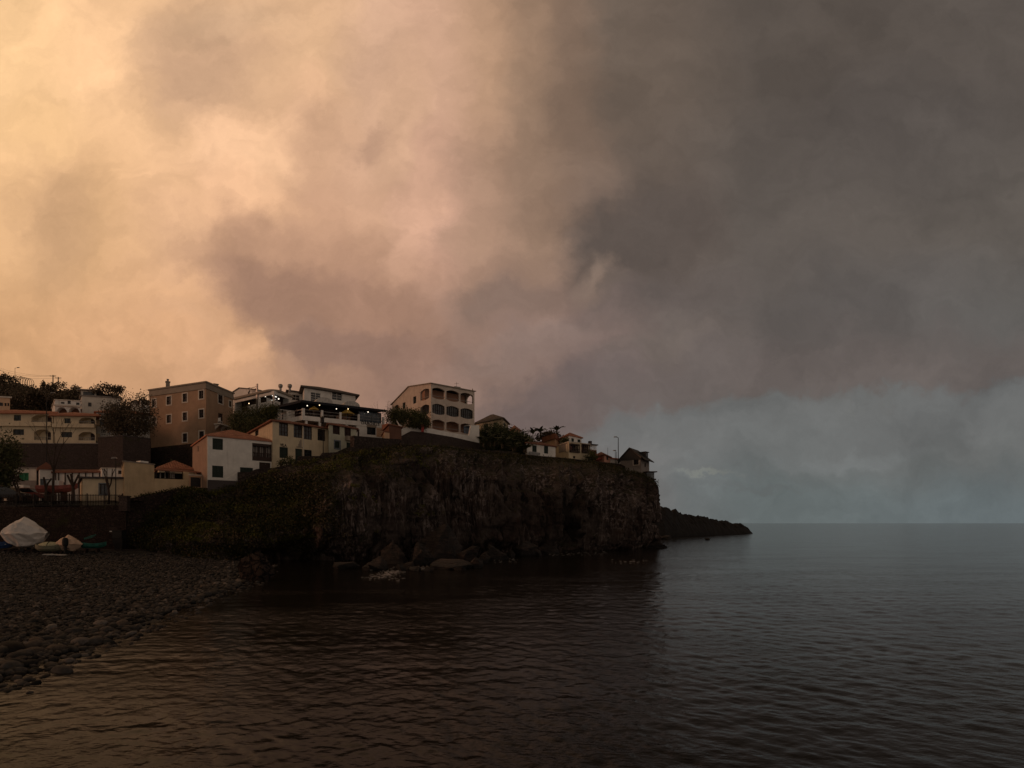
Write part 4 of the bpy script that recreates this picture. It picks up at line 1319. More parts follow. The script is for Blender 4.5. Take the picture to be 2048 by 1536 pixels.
def crown_points(c, r, n, rng, clumps=40, spread=0.22, flat=1.0, hollow=0.55):
    """Leaf centres gathered into uneven clumps within an ellipsoid."""
    c = np.array(c, float); r = np.array(r, float)
    d = rng.normal(0, 1, (clumps, 3)); d /= np.linalg.norm(d, axis=1)[:, None]
    rad = hollow + (1 - hollow) * rng.random(clumps) ** 0.6
    cc = d * rad[:, None] * (0.8 + 0.35 * rng.random(clumps))[:, None]
    w_ = rng.random(clumps) ** 0.7 + 0.25; w_ /= w_.sum()
    idx = rng.choice(clumps, n, p=w_)
    P = cc[idx] + rng.normal(0, spread, (n, 3)) * np.array([1, 1, flat])
    return c + P * r, c + cc * r


def tree(name, label, base, c, r, n, size, mat, trunk_r=0.14, clumps=40, seed=1, group=None, spread=0.2, limbs=9, cat='tree', bare=False, hollow=0.5):
    rng = np.random.default_rng(seed)
    root = empty(name, base, label, cat, group)
    P, cc = crown_points(c, r, n, rng, clumps, spread, hollow=hollow)
    base = Vector(base); c = Vector(c)
    mb = MB()
    fork = base + (c - base) * 0.62
    mid = base + (fork - base) * 0.5 + Vector((rng.normal(0, .12), rng.normal(0, .12), 0))
    mb.tube([base - Vector((0, 0, .3)), mid, fork], trunk_r, trunk_r * 0.7, 7)
    for i in range(min(limbs, len(cc))):
        e_ = Vector(cc[i]); m_ = fork + (e_ - fork) * 0.5 + Vector((rng.normal(0, .15), rng.normal(0, .15), rng.random() * .3))
        mb.tube([fork, m_, e_], trunk_r * 0.45, trunk_r * 0.1, 5)
    mb.build('trunk', M['bark'], root)
    v, f = leaf_quads(P, size, rng)
    np_mesh('crown', v, f, mat, root)
    return root


def shrub(name, label, c, r, n, size, mat, seed=1, group=None, clumps=30, cat='shrub', spread=0.25):
    """A bush: short stems and a leafy body."""
    rng = np.random.default_rng(seed)
    root = empty(name, (c[0], c[1], c[2] - r[2]), label, cat, group)
    P, cc = crown_points(c, r, n, rng, clumps, spread, hollow=0.35)
    v, f = leaf_quads(P, size, rng)
    np_mesh('foliage', v, f, mat, root)
    mb = MB()
    b0 = Vector((c[0], c[1], c[2] - r[2] - .1))
    for i in range(min(7, len(cc))): mb.tube([b0, (b0 + Vector(cc[i])) / 2 + Vector((0, 0, .1)), Vector(cc[i])], 0.05, 0.015, 5)
    mb.build('stem', M['bark'], root)
    return root


def bare_tree(name, label, base, height, seed, group=None, spread=0.5, r=0.10, levels=3, lean=0.0, cut=False, cat='tree'):
    """Leafless tree: tapered trunk and forking limbs (pollarded when cut)."""
    rng = np.random.default_rng(seed)
    root = empty(name, base, label, cat, group)
    tr, lb = MB(), MB()
    b0 = Vector(base)
    top = b0 + Vector((lean * height, 0, height * (0.42 if not cut else 0.5)))
    tr.tube([b0 - Vector((0, 0, .2)), (b0 + top) / 2 + Vector((rng.normal(0, .06), 0, 0)), top], r, r * 0.75, 8)
    def grow(p, d, L, rad, lv):
        n = 3 if lv == levels else 2
        for i in range(n):
            az = 2 * math.pi * (i + rng.random() * .6) / n
            dd = (d + Vector((math.cos(az), math.sin(az) * .7, rng.random() * .3)) * spread).normalized()
            m_ = p + dd * L * .5 + Vector((rng.normal(0, .05), rng.normal(0, .05), .05)); e_ = p + dd * L + Vector((0, 0, .1 * L))
            lb.tube([p, m_, e_], rad, rad * (0.85 if cut else 0.5), 6)
            if lv > 1: grow(e_, dd, L * .68, rad * .55, lv - 1)
    grow(top, Vector((lean, 0, 1)), height * (0.30 if not cut else 0.42), r * (0.55 if not cut else .6), levels)
    tr.build('trunk', M['bark'], root); lb.build('branches', M['bark'], root)
    return root
# ------------------------------------------------------------------ white house with the terracotta roof
h = House('white_house', 'white two-storey house with terracotta hip roof, dark shutters and brown wooden veranda', 'house', (385, 66), (415, 58), (545, 62.4), 7.6, 14.25)
for r in [(425, 877, 446, 899.5), (424.3, 931.6, 446.7, 955)]:
    window(h, h.R, r, 'shutter')
window(h, h.R, (480, 935, 506, 950), 'shutter')
door(h, h.R, (518.5, 925, 541, 945), 'wood')
window(h, h.L, (395.2, 892, 397.2, 903), 'dark', bars=(0, 0))
a, b, z0, z1 = rect_op(h.R, (504.5, 887.5, 543, 922))
def shade(h, nm, mat, dep, rng_, face): pass
mb = MB()
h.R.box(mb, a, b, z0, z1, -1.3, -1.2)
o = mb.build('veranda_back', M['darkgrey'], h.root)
mb = MB()
for i in range(9):
    c = a + (b - a) * (i + .5) / 9
    h.R.box(mb, c - .10, c + .06, z0 + .5, z1 - .35, -0.5 - .06 * (i % 2), -0.46 - .06 * (i % 2))
mb.build('curtain', M['curtain'], h.root)
mb = MB()
h.R.box(mb, a, b, z1 - .3, z1, -.25, .03); h.R.box(mb, a, b, z0, z0 + .42, -.25, .05)
for c in (a + .04, a + (b - a) / 3, a + 2 * (b - a) / 3, b - .04): h.R.box(mb, c - .06, c + .06, z0 + .42, z1 - .3, -.16, -.02)
balusters(mb, h.R, a, b, z0 + .42, z0 + 1.0, -.05, .16, .05)
mb.build('veranda', M['wood'], h.root)
h.walls(M['white'], depth=1.3, matL=M['peach_dark'])
mb = MB(); h.L.box(mb, h.L.L - .22, h.L.L + .02, 7.7, 14.2, 0, .02)
mb.build('corner_pilaster', M['trim'], h.root)
roof(h, 'hip', M['tile'], 1.75, 0.2, axis='R')

# the low yellow buildings to its left
h2 = House('flat_roofed_annex', 'tall plain yellow flat-roofed block beside the sloping yellow garden wall', 'building', (243, 61), (248, 54), (308.5, 57.0), 5.8, 10.62)
h2.walls(M['yellow'])
mb = MB()
for fc in (h2.L, h2.R): fc.box(mb, -.06, fc.L + .06, 10.62, 10.74, -.25, .07)
mb.build('coping', M['cornice'], h2.root)
mb = MB(); h2.R.box(mb, h2.R.s_at(282), h2.R.s_at(298), 10.78, 10.95, -.9, -.1); mb.build('roof_hatch', M['whitepaint'], h2.root)
p0 = (gx(308.7, 57.0), 57.0); p1 = (gx(368, 59.3), 59.3); p2 = (gx(378, 59.8), 59.8)
wall_strip('garden_wall', 'sloping yellow garden wall below a dark pergola, between block and garage', [(p0[0], p0[1], 6.2, zz(957, 57)), (p1[0], p1[1], 7.0, zz(959, 59.3)), (p1[0] + .02, p1[1] + .01, 7.0, zz(943, 59.3)), (p2[0], p2[1], 7.2, zz(944, 59.8))], 0.3, M['yellow'])
# pergola: dark posts and a shed roof behind the garden wall
pg = empty('pergola', (gx(310, 58.5), 58.5, 7.0), 'dark pergola with hanging laundry behind the yellow garden wall', 'pergola')
fc = Face(Vector((gx(309, 58.2), 58.2, 0)), Vector((gx(412, 62.0), 62.0, 0)))
mb = MB()
zr = fc.z_at(310, 939.5)
mb.hexa([fc.pt(0, zr - .12, .45), fc.pt(fc.L, zr - .10, .45), fc.pt(fc.L, zr + .35, -3.2), fc.pt(0, zr + .35, -3.2)],
        [fc.pt(0, zr + .02, .45), fc.pt(fc.L, zr + .04, .45), fc.pt(fc.L, zr + .5, -3.2), fc.pt(0, zr + .5, -3.2)])
mb.build('roof', M['tile_old'], pg)
for px in (312, 338, 366, 408):
    mb = MB(); a = fc.s_at(px); fc.box(mb, a - .07, a + .07, 7.0, zr, -.1, .04); mb.build('post', M['wood'], pg)
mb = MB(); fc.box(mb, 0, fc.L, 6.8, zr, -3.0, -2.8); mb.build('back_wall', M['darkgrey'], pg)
mb = MB()
for px in (323.5, 333, 341, 344.5, 348, 351): a = fc.s_at(px); fc.box(mb, a - .06, a + .07, fc.z_at(px, 956), fc.z_at(px, 943), -.6, -.57)
la = mb.build('laundry', M['curtain'], None, fc.pt(fc.s_at(335), zr - 1, -.6)); tag(la, 'pale laundry strips hanging in the dark pergola behind the garden wall', 'laundry')
# gate garage
g_ = House('garage', 'small peach garage with dark roller door between garden wall and white house', 'garage', (372, 64), (378.5, 59.9), (414.6, 61.2), 7.0, zz(951, 60))
door(g_, g_.R, (381, 954.5, 402, 974), 'shutter_grey')
g_.walls(M['peach'])
roof(g_, 'flat', M['trim'], 0, 0.1, thick=.14)
h3 = House('tiled_cottage', 'small cream cottage with faded terracotta hip roof behind the pergola', 'cottage', (312, 70), (318, 63.5), (388, 65.5), 8.0, zz(935, 63.5))
window(h3, h3.R, (330, 938, 336, 946), 'dark')
h3.walls(M['cream'])
roof(h3, 'hip', M['tile'], 1.45, 0.3)

h4 = House('flat_roofed_outbuilding', 'low cream outbuilding with thin overhanging slab roof and one grey window', 'building', (160, 61), (165.5, 54.2), (247, 54.8), 5.9, zz(957, 54.2))
window(h4, h4.R, (199.5, 968, 216, 988.5), 'grey', bars=(1, 0), trim='bluegrey', tw=.12)
h4.walls(M['cream'])
roof(h4, 'flat', M['darkgrey'], 0, 0.28, thick=.2)
h5 = House('whitewashed_shed', 'plain whitewashed shed wall behind the cream outbuilding', 'shed', (196, 66), (203.5, 60.5), (249, 60.8), 6.4, zz(937, 60.5))
window(h5, h5.R, (236, 941, 243, 948), 'dark')
h5.walls(M['white'])
roof(h5, 'flat', M['trim'], 0, 0.1, thick=.1)

# boathouses behind the yard
h6 = House('boathouse', 'white gabled boathouse with grey-blue lower door and red roof', 'boathouse', (74, 68), (79, 62.0), (105, 62.6), 6.4, zz(936, 62))
door(h6, h6.R, (80.5, 958, 103.5, 976), 'bluegrey')
h6.walls(M['white'])
roof(h6, 'gable', M['tile_old'], 0.75, 0.25, axis='L')
h7 = House('boathouse_row', 'long white boathouse row with dark posts, grey-blue half doors and red tiled roof', 'boathouse', (104, 68), (107, 62.2), (206, 62.0), 6.4, zz(944, 62))
for i, r in enumerate([(118.5, 964.5, 130, 976), (146.5, 966, 158, 976.5), (165, 962, 175, 975), (182, 962, 192, 975)]):
    door(h7, h7.R, r, 'bluegrey')
h7.walls(M['white'])
mb = MB()
for px in (108, 112, 118, 131, 145, 159, 172, 186, 200): a = h7.R.s_at(px); h7.R.box(mb, a - .09, a + .05, 6.4, zz(944, 62), 0, .06)
mb.build('posts', M['wood'], h7.root)
roof(h7, 'shed', M['tile_old'], 0.9, 0.3, axis='back', z=zz(943, 62))
h8 = House('storehouse', 'cream storehouse with grey plinth and one bright green shutter', 'storehouse', (8, 69), (14, 63.5), (73, 63.5), 6.3, zz(937.5, 63.5))
window(h8, h8.R, (38, 945.5, 57.5, 963.5), 'greenpaint')
h8.walls(M['offwhite'])
mb = MB(); h8.R.box(mb, 0, h8.R.L, 6.3, zz(961, 63.5), 0, .05); mb.build('plinth', M['greyrender'], h8.root)
roof(h8, 'flat', M['greyrender'], 0, .15, thick=.15)

# ------------------------------------------------------------------ terrace houses above the retaining wall
def terrace_house(label, px0, px1, Y, eave_py, base_py, feats, mat, seed):
    z1, z0 = zz(eave_py, Y), zz(base_py, Y)
    h = House('terrace_house', label, 'house', (px0 - 4, Y + 8), (px0, Y), (px1, Y + .3), z0 - 1.2, z1, 'yellow houses on the terrace')
    fc = h.R
    for kind, r in feats:
        if kind == 'win': window(h, fc, r, 'green', bars=(1, 1))
        elif kind == 'arch':
            a, b, zb, zt = fc.rect(r)
            br = list(np.linspace(a, b, 11)); w_ = b - a
            fn = lambda x, a=a, w_=w_, zt=zt: zt - 0.55 * min(1, abs(2 * (x - a) / w_ - 1)) ** 3.2
            fc.ops.append(dict(a=a, b=b, zb=lambda x, z=zb: z, zt=fn, br=br))
            mb = MB(); fc.box(mb, a, b, zb, zt, -1.55, -1.4); o = mb.build('veranda_back', mat, h.root)
            mb = MB(); c = a + w_ * .68; fc.box(mb, c - .55, c + .35, zb, zb + 1.5, -1.4, -1.36); mb.build('veranda_door', M['wood'], o)
            mb = MB(); fc.box(mb, a, b, zb, zb + .06, -.12, -.06); fc.box(mb, a, b, zb + .45, zb + .5, -.12, -.06)
            for k in range(7):
                c = a + w_ * (k + .5) / 7; fc.box(mb, c - .02, c + .02, zb + .06, zb + .45, -.11, -.07)
            mb.build('railing', M['galv'], h.root)
        elif kind == 'band':
            a, b, zb, zt = fc.rect(r); mb = MB(); fc.box(mb, max(a, 0), min(b, fc.L), zb, zt, -.05, .55); mb.build('balcony', mat, h.root)
    h.walls(mat, depth=1.45)
    roof(h, 'hip', M['tile'], 1.3, .75, thick=.3)
    return h
terrace_house('yellow terrace house at the left edge with two arched verandas above the stone wall', -40, 106, 80.5, 824, 887,
              [('win', (27.5, 830, 42, 841.5)), ('arch', (63, 829.5, 104, 848)), ('win', (26, 858.5, 48, 870)), ('arch', (68, 859, 102, 880)), ('band', (-40, 845, 106, 853)), ('win', (-20, 830, -8, 842))], M['cream'], 1)
terrace_house('yellow terrace house with green lower window, between the arched one and the glazed white house', 107.5, 192, 80.8, 829, 888,
              [('win', (128.5, 836.5, 141, 846.5)), ('arch', (157.5, 835, 190, 848.5)), ('win', (122.5, 864, 144, 874.5)), ('arch', (157, 864, 190, 881)), ('band', (107.5, 848.5, 192, 856))], M['cream'], 2)
# houses further up
h = House('arched_house', 'white house with two arched openings, standing above the yellow terraces', 'house', (104, 97), (110, 90), (161, 91), 20, zz(800, 90))
window(h, h.R, (135, 800.5, 141.5, 808), 'dark', bars=(0, 0)); window(h, h.R, (121.5, 804, 129, 807.5), 'dark', bars=(0, 0)); window(h, h.R, (152, 805, 159, 810), 'dark', bars=(0, 0))
for x0, x1 in ((113, 134), (137.5, 159)):
    a, b, zb, zt = h.R.rect((x0, 814.5, x1, 826)); w_ = b - a
    h.R.ops.append(dict(a=a, b=b, zb=lambda x, z=zb: z, zt=lambda x, a=a, w_=w_, zt=zt: zt - .7 * abs(2 * (x - a) / w_ - 1) ** 2.5, br=list(np.linspace(a, b, 11))))
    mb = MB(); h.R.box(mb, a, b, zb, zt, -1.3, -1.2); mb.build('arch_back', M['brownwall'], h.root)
h.walls(M['white'], depth=1.2)
mb = MB(); h.R.box(mb, -.1, h.R.L + .1, zz(812, 90), zz(809, 90), 0, .35); mb.build('cornice', M['trim'], h.root)
roof(h, 'flat', M['trim'], 0, .15, thick=.15)
h = House('hilltop_house', 'large pale beige flat-roofed house with a glazed roof room under the hill trees', 'house', (156, 108), (163, 98), (241, 100), 22, zz(792, 98))
window(h, h.R, (222, 808, 236, 814), 'dark'); window(h, h.R, (176, 805, 183, 813), 'dark')
h.walls(M['offwhite'])
roof(h, 'flat', M['greyrender'], 0, .3, thick=.2)
fc = Face(Vector((gx(162, 99), 99, 0)), Vector((gx(192, 99.6), 99.6, 0)))
mb = MB(); fc.box(mb, 0, fc.L, zz(791, 99), zz(781, 99), -3, 0); o = mb.build('roof_room', M['offwhite'], h.root)
mb = MB(); fc.box(mb, .4, fc.L - .3, zz(790, 99), zz(783, 99), -.05, .04); mb.build('pane', M['glass'], o)
mb = MB(); fc.box(mb, -.6, fc.L + .8, zz(781, 99), zz(779, 99), -3.4, .6); mb.build('slab_roof', M['greyrender'], o)
h = House('hillside_house', 'small pinkish house with flat roof on the green hill at the left edge', 'house', (-14, 106), (-6, 97), (20, 97.5), 21, zz(795, 97))
window(h, h.R, (9, 806, 13, 812), 'dark'); window(h, h.R, (14.5, 806, 18.5, 812), 'dark'); window(h, h.R, (-2, 805, 6, 812), 'dark')
h.walls(M['peach']); roof(h, 'flat', M['trim'], 0, .3, thick=.25)
h = House('gabled_house', 'distant pale gabled house just left of the ochre apartment house', 'house', (260, 108), (263, 100), (281, 101), 21, zz(804, 100))
h.walls(M['offwhite']); roof(h, 'gable', M['tile_grey'], .6, .2, axis='L')
h = House('distant_house', 'distant white house with dark eaves touching the ochre apartment house', 'house', (277, 104), (281, 97), (306, 99), 21, zz(800, 97))
window(h, h.R, (291, 803, 297, 811), 'dark'); h.walls(M['white']); roof(h, 'flat', M['tile_grey'], 0, .3, thick=.2)
# glazed white house behind the dark tree
h = House('glazed_house', 'white house with glazed upper veranda and red roof behind a dark tree', 'house', (190, 93), (193, 84), (300, 86), 17, zz(823, 84))
for i in range(7):
    x0 = 195 + i * 6.2; window(h, h.R, (x0, 825, x0 + 5.2, 837), 'white', bars=(1, 1))
for i in range(3): window(h, h.R, (255 + i * 14, 826, 265 + i * 14, 838), 'white')
for x0, x1 in ((201, 211), (214, 222), (228, 236), (256, 264), (272, 280), (284, 291)): window(h, h.R, (x0, 858, x1, 871), 'white', bars=(2, 2))
h.walls(M['white'])
mb = MB(); h.R.box(mb, 0, h.R.L, zz(849, 84), zz(840, 84), 0, .4); mb.build('balcony', M['bluegrey'], h.root)
mb = MB(); balusters(mb, h.R, .1, h.R.L, zz(873, 84), zz(867, 84), .9, .35, .08); mb.build('fence', M['whitepaint'], h.root)
roof(h, 'hip', M['tile'], 1.6, .4)

# retaining walls
def ws(px, Y, zb, pt): return (gx(px, Y), Y, zb, zz(pt, Y))
wall_strip('retaining_wall', 'tall dark basalt retaining wall below the yellow terrace houses', [ws(-70, 77.5, 5.5, 887), ws(60, 77.5, 5.5, 887.5), ws(198, 77.8, 5.5, 888)], 2.8, M['stone_dark'], cope=M['greyrender'])
wall_strip('bastion_wall', 'dark masonry bastion with peaked top left of the ochre apartment house', [ws(196, 75.0, 5.5, 876.5), ws(246, 73.5, 5.5, 872), ws(301, 75.0, 5.5, 878)], 5, M['stone_dark'], cope=M['darkgrey'])
wall_strip('rubble_wall', 'brown rubble wall and rock footing under the ochre apartment house', [ws(299, 79.5, 7, 896), ws(345, 77.4, 7, 891), ws(412, 74.0, 7, 884), ws(470, 80, 8, 868)], 4, M['stone'])
wall_strip('beach_wall', 'long dark stone wall at the back of the beach behind the covered boats', [ws(-40, 53.0, .5, 1015), ws(60, 53.0, .5, 1014), ws(160, 53.0, .5, 1013), ws(252, 53.2, .5, 1010)], 0.7, M['stone'])
wall_strip('ramp_wall', 'rising dark stone wall under the sloping yellow garden wall', [ws(250, 53.4, .5, 998), ws(310, 55.0, .5, 988), ws(368, 57.2, .5, 976.5), ws(380, 57.6, .5, 974), ws(416, 57.6, .5, 976)], 0.8, M['stone'])
mb = MB(); mb.box((gx(250, 53.2), 53.1, zz(1008, 53.1)), (.9, .7, 1.5)); mb.box((gx(250, 53.2), 53.1, zz(993, 53.1)), (1.05, .85, .14))
tag(mb.build('gate_pillar', M['stone_dark'], None, (gx(250, 53.2), 53.1, zz(1026, 53.1))), 'grey pillar where the iron fence meets the rising stone wall', 'pillar')
wall_strip('street_parapet', 'dark plinth wall with a white railing in front of the white house', [ws(415, 56.6, 6.5, 959.5), ws(475, 57.2, 6.5, 962)], .35, M['darkgrey'])
wall_strip('stepped_stone_wall', 'stepped dark stone wall climbing in front of the yellow house with writing', [ws(475, 57.2, 6.0, 944), ws(500, 57.6, 6.5, 944.5), ws(512, 57.8, 6.5, 938), ws(548, 58.4, 7, 935.5), ws(592, 59.0, 8, 925), ws(598, 59.2, 8, 912), ws(640, 59.8, 8, 912), ws(645, 59.9, 8.5, 905.5), ws(672, 60.4, 9, 904.5), ws(690, 60.8, 10, 896), ws(712, 61.2, 10, 893)], .6, M['stone_pale'])
wall_strip('upper_stone_wall', 'long high stone wall below the white restaurant with the sign', [ws(708, 61.6, 10, 871), ws(712, 61.8, 10, 872), ws(722, 62.2, 10, 872.5), ws(768, 65, 10.5, 876.5), ws(800, 67, 11, 878.5), ws(812, 67.8, 11, 886)], .8, M['stone_pale'])
wall_strip('cliff_edge_wall', 'long low stone wall along the cliff edge below the right-hand houses', [ws(800, 66.5, 10.5, 889), ws(880, 69, 11, 893), ws(960, 74, 11, 901), ws(1000, 76.5, 11.5, 905), ws(1055, 80, 12, 911), ws(1140, 84.5, 12, 918.5), ws(1200, 87.3, 12, 925), ws(1240, 88.6, 12, 929), ws(1250, 88.8, 12, 934)], .5, M['stone'], cope=M['stone_dark'])

# ------------------------------------------------------------------ yellow house with writing, and its pale green neighbour
h = House('yellow_house', 'yellow two-storey house with dark shuttered windows and small dark writing above one', 'house', (500, 70.5), (545, 62), (657, 67.3), 9.6, 16.75)
for r in [(558, 846, 576.3, 872), (587.3, 850.2, 604.6, 875.6), (607.5, 852.7, 624, 879), (635.2, 858.2, 650.6, 881.5)]:
    window(h, h.R, r, 'dark', bars=(2, 2))
window(h, h.R, (559, 894.2, 576, 916.3), 'shutter')
door(h, h.R, (590.7, 897.5, 605, 928), 'shutter')
window(h, h.R, (608.5, 899.7, 623.7, 914), 'green')
window(h, h.L, (510, 860.5, 517, 871.5), 'dark', bars=(0, 0))
h.walls(M['cream'])
lettering('VILA', h.R, h.R.s_at(560), h.R.z_at(566, 893), .36, M['lettering'], h.root, width=h.R.s_at(573) - h.R.s_at(560))
mb = MB()   # wall ornament: a fishing figure board over the door
a = h.R.s_at(597); z_ = h.R.z_at(599, 896)
for i, (da, dz, w_, hh_) in enumerate([(0, .05, .9, .10), (.25, .15, .5, .35), (.4, .5, .35, .35), (.55, .85, .18, .25)]): h.R.box(mb, a + da - .3, a + da - .3 + w_, z_ + dz, z_ + dz + hh_, 0.01, .05)
mb.build('wall_ornament', M['cornice'], h.root)
mb = MB(); h.R.box(mb, h.R.s_at(606), h.R.s_at(607), 10.5, 16.7, .01, .07); mb.build('downpipe', M['trim'], h.root)
roof(h, 'hip', M['tile_old'], 1.35, .4, axis='R')
h = House('pale_green_house', 'pale green house with brown windows and a blue-framed lower window, beside the yellow house', 'house', (652, 73), (657.5, 65.6), (713, 69.0), 11.0, 17.05)
for r in [(665.6, 848.5, 679.8, 868.5), (689, 853.3, 702, 872.5)]: window(h, h.R, r, 'wood')
window(h, h.R, (669.5, 882.5, 679.5, 896.5), 'shutter', trim='bluegrey', tw=.16)
door(h, h.R, (693, 885.5, 706, 902), 'shutter')
h.walls(M['palegreen'])
mb = MB(); a = h.R.s_at(690); h.R.box(mb, a, a + 1.2, h.R.z_at(696, 882), h.R.z_at(696, 873), .02, .5); mb.build('awning_box', M['cornice'], h.root)
roof(h, 'hip', M['tile_old'], 1.0, .35, axis='R')

# ------------------------------------------------------------------ upper restaurant with lit veranda
h = House('veranda_restaurant', 'white gabled restaurant with dark open veranda, white balusters and lit lamps', 'restaurant', (468, 92), (548, 85.5), (582, 90), 20.6, zz(781.5, 85.5))
fc = h.L
zf = fc.z_at(547, 812)
for x0, x1 in ((469.5, 513.5), (519, 545.5)):
    a, b = fc.s_at(x0), fc.s_at(x1); rect_op(fc, (a, b, zf, h.z1 - .55), True)
a2, b2 = h.R.s_at(550), h.R.s_at(579); rect_op(h.R, (a2, b2, zf, h.z1 - .45), True)
h.walls(M['white'], depth=.25, cap=False)
mb = MB(); e1, e2 = (h.C - h.B).normalized(), (h.A - h.B).normalized()
ins = [h.A + e1 * 1.9 - e2 * .3, h.B + (e1 + e2) * 1.9, h.C + e2 * 1.9 - e1 * .3, h.D - (e1 + e2) * .3]
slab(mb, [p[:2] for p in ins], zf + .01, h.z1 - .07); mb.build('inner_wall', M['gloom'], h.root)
mb = MB(); slab(mb, [p[:2] for p in (h.A + e1 * .27 - e2 * .27, h.B + (e1 + e2) * .27, h.C - e1 * .27 + e2 * .27, h.D - (e1 + e2) * .27)], h.z1 - .06, h.z1 - .004); mb.build('veranda_ceiling', M['gloom'], h.root)  # dark slab added so the roof underside reads as shade
mb = MB(); slab(mb, [p[:2] for p in (h.A, h.B, h.C, h.D)], zf - .2, zf); mb.build('veranda_floor', M['offwhite'], h.root)
mb = MB(); balusters(mb, fc, fc.s_at(496), fc.s_at(513.5), zf, zf + .95, .05, .3, .11, .12); balusters(mb, fc, fc.s_at(519), fc.s_at(545), zf, zf + .95, .05, .3, .11, .12); balusters(mb, h.R, .3, h.R.s_at(560), zf, zf + .95, .05, .3, .11, .12)
mb.build('balustrade', M['whitepaint'], h.root)
mb = MB(); a = fc.s_at(515.5); fc.box(mb, a - .22, a + .12, 20.7, fc.z_at(515, 768), .01, .2); mb.build('flue_pipe', M['galv'], h.root)
mb = MB()
for c, r_ in ((h.B, 2.9),):   # rounded roof edge at the corner
    n = 14; pts = [h.A + (-e1) * .4]
    for i in range(n + 1):
        th = math.pi / 2 * i / n
        pts.append(h.B + e2 * (1.8 * (1 - math.sin(th))) - e1 * (.4 * math.cos(th)) + e1 * (1.8 * (1 - math.cos(th))) - e2 * (.4 * math.sin(th)))
    pts += [h.C - e2 * .4 + e1 * .3, h.D + e1 * .3, ]
    slab(mb, [p[:2] for p in pts], h.z1, h.z1 + .35)
mb.build('roof_edge', M['cornice'], h.root)
mb = MB(); nb = 12
pts = [h.B + e2 * 3.0]
for i in range(nb + 1):
    th = math.pi * i / nb
    pts.append(h.B + (e2 * math.cos(th) + e1 * (1 - math.cos(th)) * 1.2) * 1.4 * .8 - (e1 * .2 + e2 * .6) * math.sin(th) * 1.2)
pts += [h.B + e1 * 4.5, h.B + e1 * 3.5 + e2 * 3]
slab(mb, [p[:2] for p in pts], zf - .55, zf - .2); mb.build('bow_balcony', M['white'], h.root)
# gabled storey behind
A_, B_, C_ = (455, 97.5), (514, 91.8), (560, 96)
g2 = House('gable_wing', 'x', 'x', A_, B_, C_, 23, zz(788, 91.8))
bpy.data.objects.remove(g2.root); g2.root = h.root
zA = lambda a: g2.z1 + (zz(768.5, 93.5) - zz(789, 93.5)) * (1 - abs(a / g2.L.L - .42) / .58 * .62)
zA.br = (g2.L.L * .42,)
g2.walls(M['white'], hiL=zA, hiR=lambda a: zA(g2.L.L), cap=False, name='gable_wing')
for s0, s1 in ((0, .42), (.42, 1.0)):
    mb = MB(); P0, P1 = g2.L.pt(-.1 if s0 == 0 else g2.L.L * s0, zA(g2.L.L * s0) + .003, .15), g2.L.pt(g2.L.L * s1, zA(g2.L.L * s1) + .003, .15)
    v_ = (g2.C - g2.B)
    up = Vector((0, 0, .18)); mb.hexa([P0, P1, P1 + v_, P0 + v_], [P0 + up, P1 + up, P1 + v_ + up, P0 + v_ + up])
    mb.build('wing_roof', M['tile_grey'], h.root)
mb = MB()
for k, (x0, x1, y_) in enumerate([(495, 501, 776.5), (502, 513, 775.2), (503, 512, 779), (503, 513, 781.5), (504, 511, 784)]): g2.L.box(mb, g2.L.s_at(x0), g2.L.s_at(x1), g2.L.z_at((x0 + x1) / 2, y_), g2.L.z_at((x0 + x1) / 2, y_) + .10, .003, .02)
g2.L.box(mb, g2.L.s_at(496), g2.L.s_at(499.3), g2.L.z_at(498, 788), g2.L.z_at(498, 783), .003, .02); g2.L.box(mb, g2.L.s_at(498), g2.L.s_at(500.5), g2.L.z_at(499, 784), g2.L.z_at(499, 780.5), .003, .02)
mb.build('wall_emblem', M['lettering'], h.root)
for px, nm in ((561, 0), (579.5, 1)):
    Y = 92.5; mb = MB(); x_ = gx(px, Y); mb.lathe((x_, Y, zz(784, Y)), [(.22, 0), (.22, .75), (.40, .9), (.42, 1.3), (.30, 1.42)], 14)
    tag(mb.build('roof_vent', M['galv'], None, (x_, Y, zz(784, Y))), ['left of the two round metal roof vents on the restaurant roof', 'right of the two round metal roof vents on the restaurant roof'][nm], 'vent', 'roof vents')
mb = MB(); fc.box(mb, fc.s_at(526.5), fc.s_at(540), fc.z_at(533, 797.4), fc.z_at(533, 797.0), -1.3, -1.26); fc.box(mb, fc.s_at(526.5), fc.s_at(527.1), fc.z_at(527, 802.5), fc.z_at(527, 797.4), -1.3, -1.26)
tag(mb.build('neon_tube', M['tubelight'], None, fc.pt(fc.s_at(527), zf + 1.2, -2.3)), 'thin white neon bracket line on the veranda back wall', 'neon light')
mb = MB(); a = h.R.s_at(551); h.R.box(mb, a, a + 1.1, h.z1 - .72, h.z1 - .6, -.7, -.55)
tag(mb.build('tube_lamp', M['tubelight'], None, h.R.pt(a, h.z1 - .7, -.6)), 'bright white tube lamp under the rounded veranda roof', 'lamp')
q = h.R.pt(h.R.s_at(563), h.z1 - .85, -.6); glow('veranda_lamp', tuple(q), .12, 'small round lamp right beside the bright white tube lamp')
q = fc.pt(fc.s_at(489), fc.z_at(489, 804.7), -1.0); glow('veranda_lamp', tuple(q), .1, 'lone small lamp in the dark left half of the upper veranda', 'lampwarm')
q = fc.pt(fc.s_at(523.5), fc.z_at(523.5, 790.5), -.8); glow('veranda_lamp', tuple(q), .13, 'round white lamp hanging above the neon line in the upper veranda')
mb = MB(); h.R.box(mb, h.R.s_at(550.5), h.R.s_at(560), zf, h.z1 - .9, -1.86, -1.8); mb.build('lit_panel', M['canvaspale'], h.root)

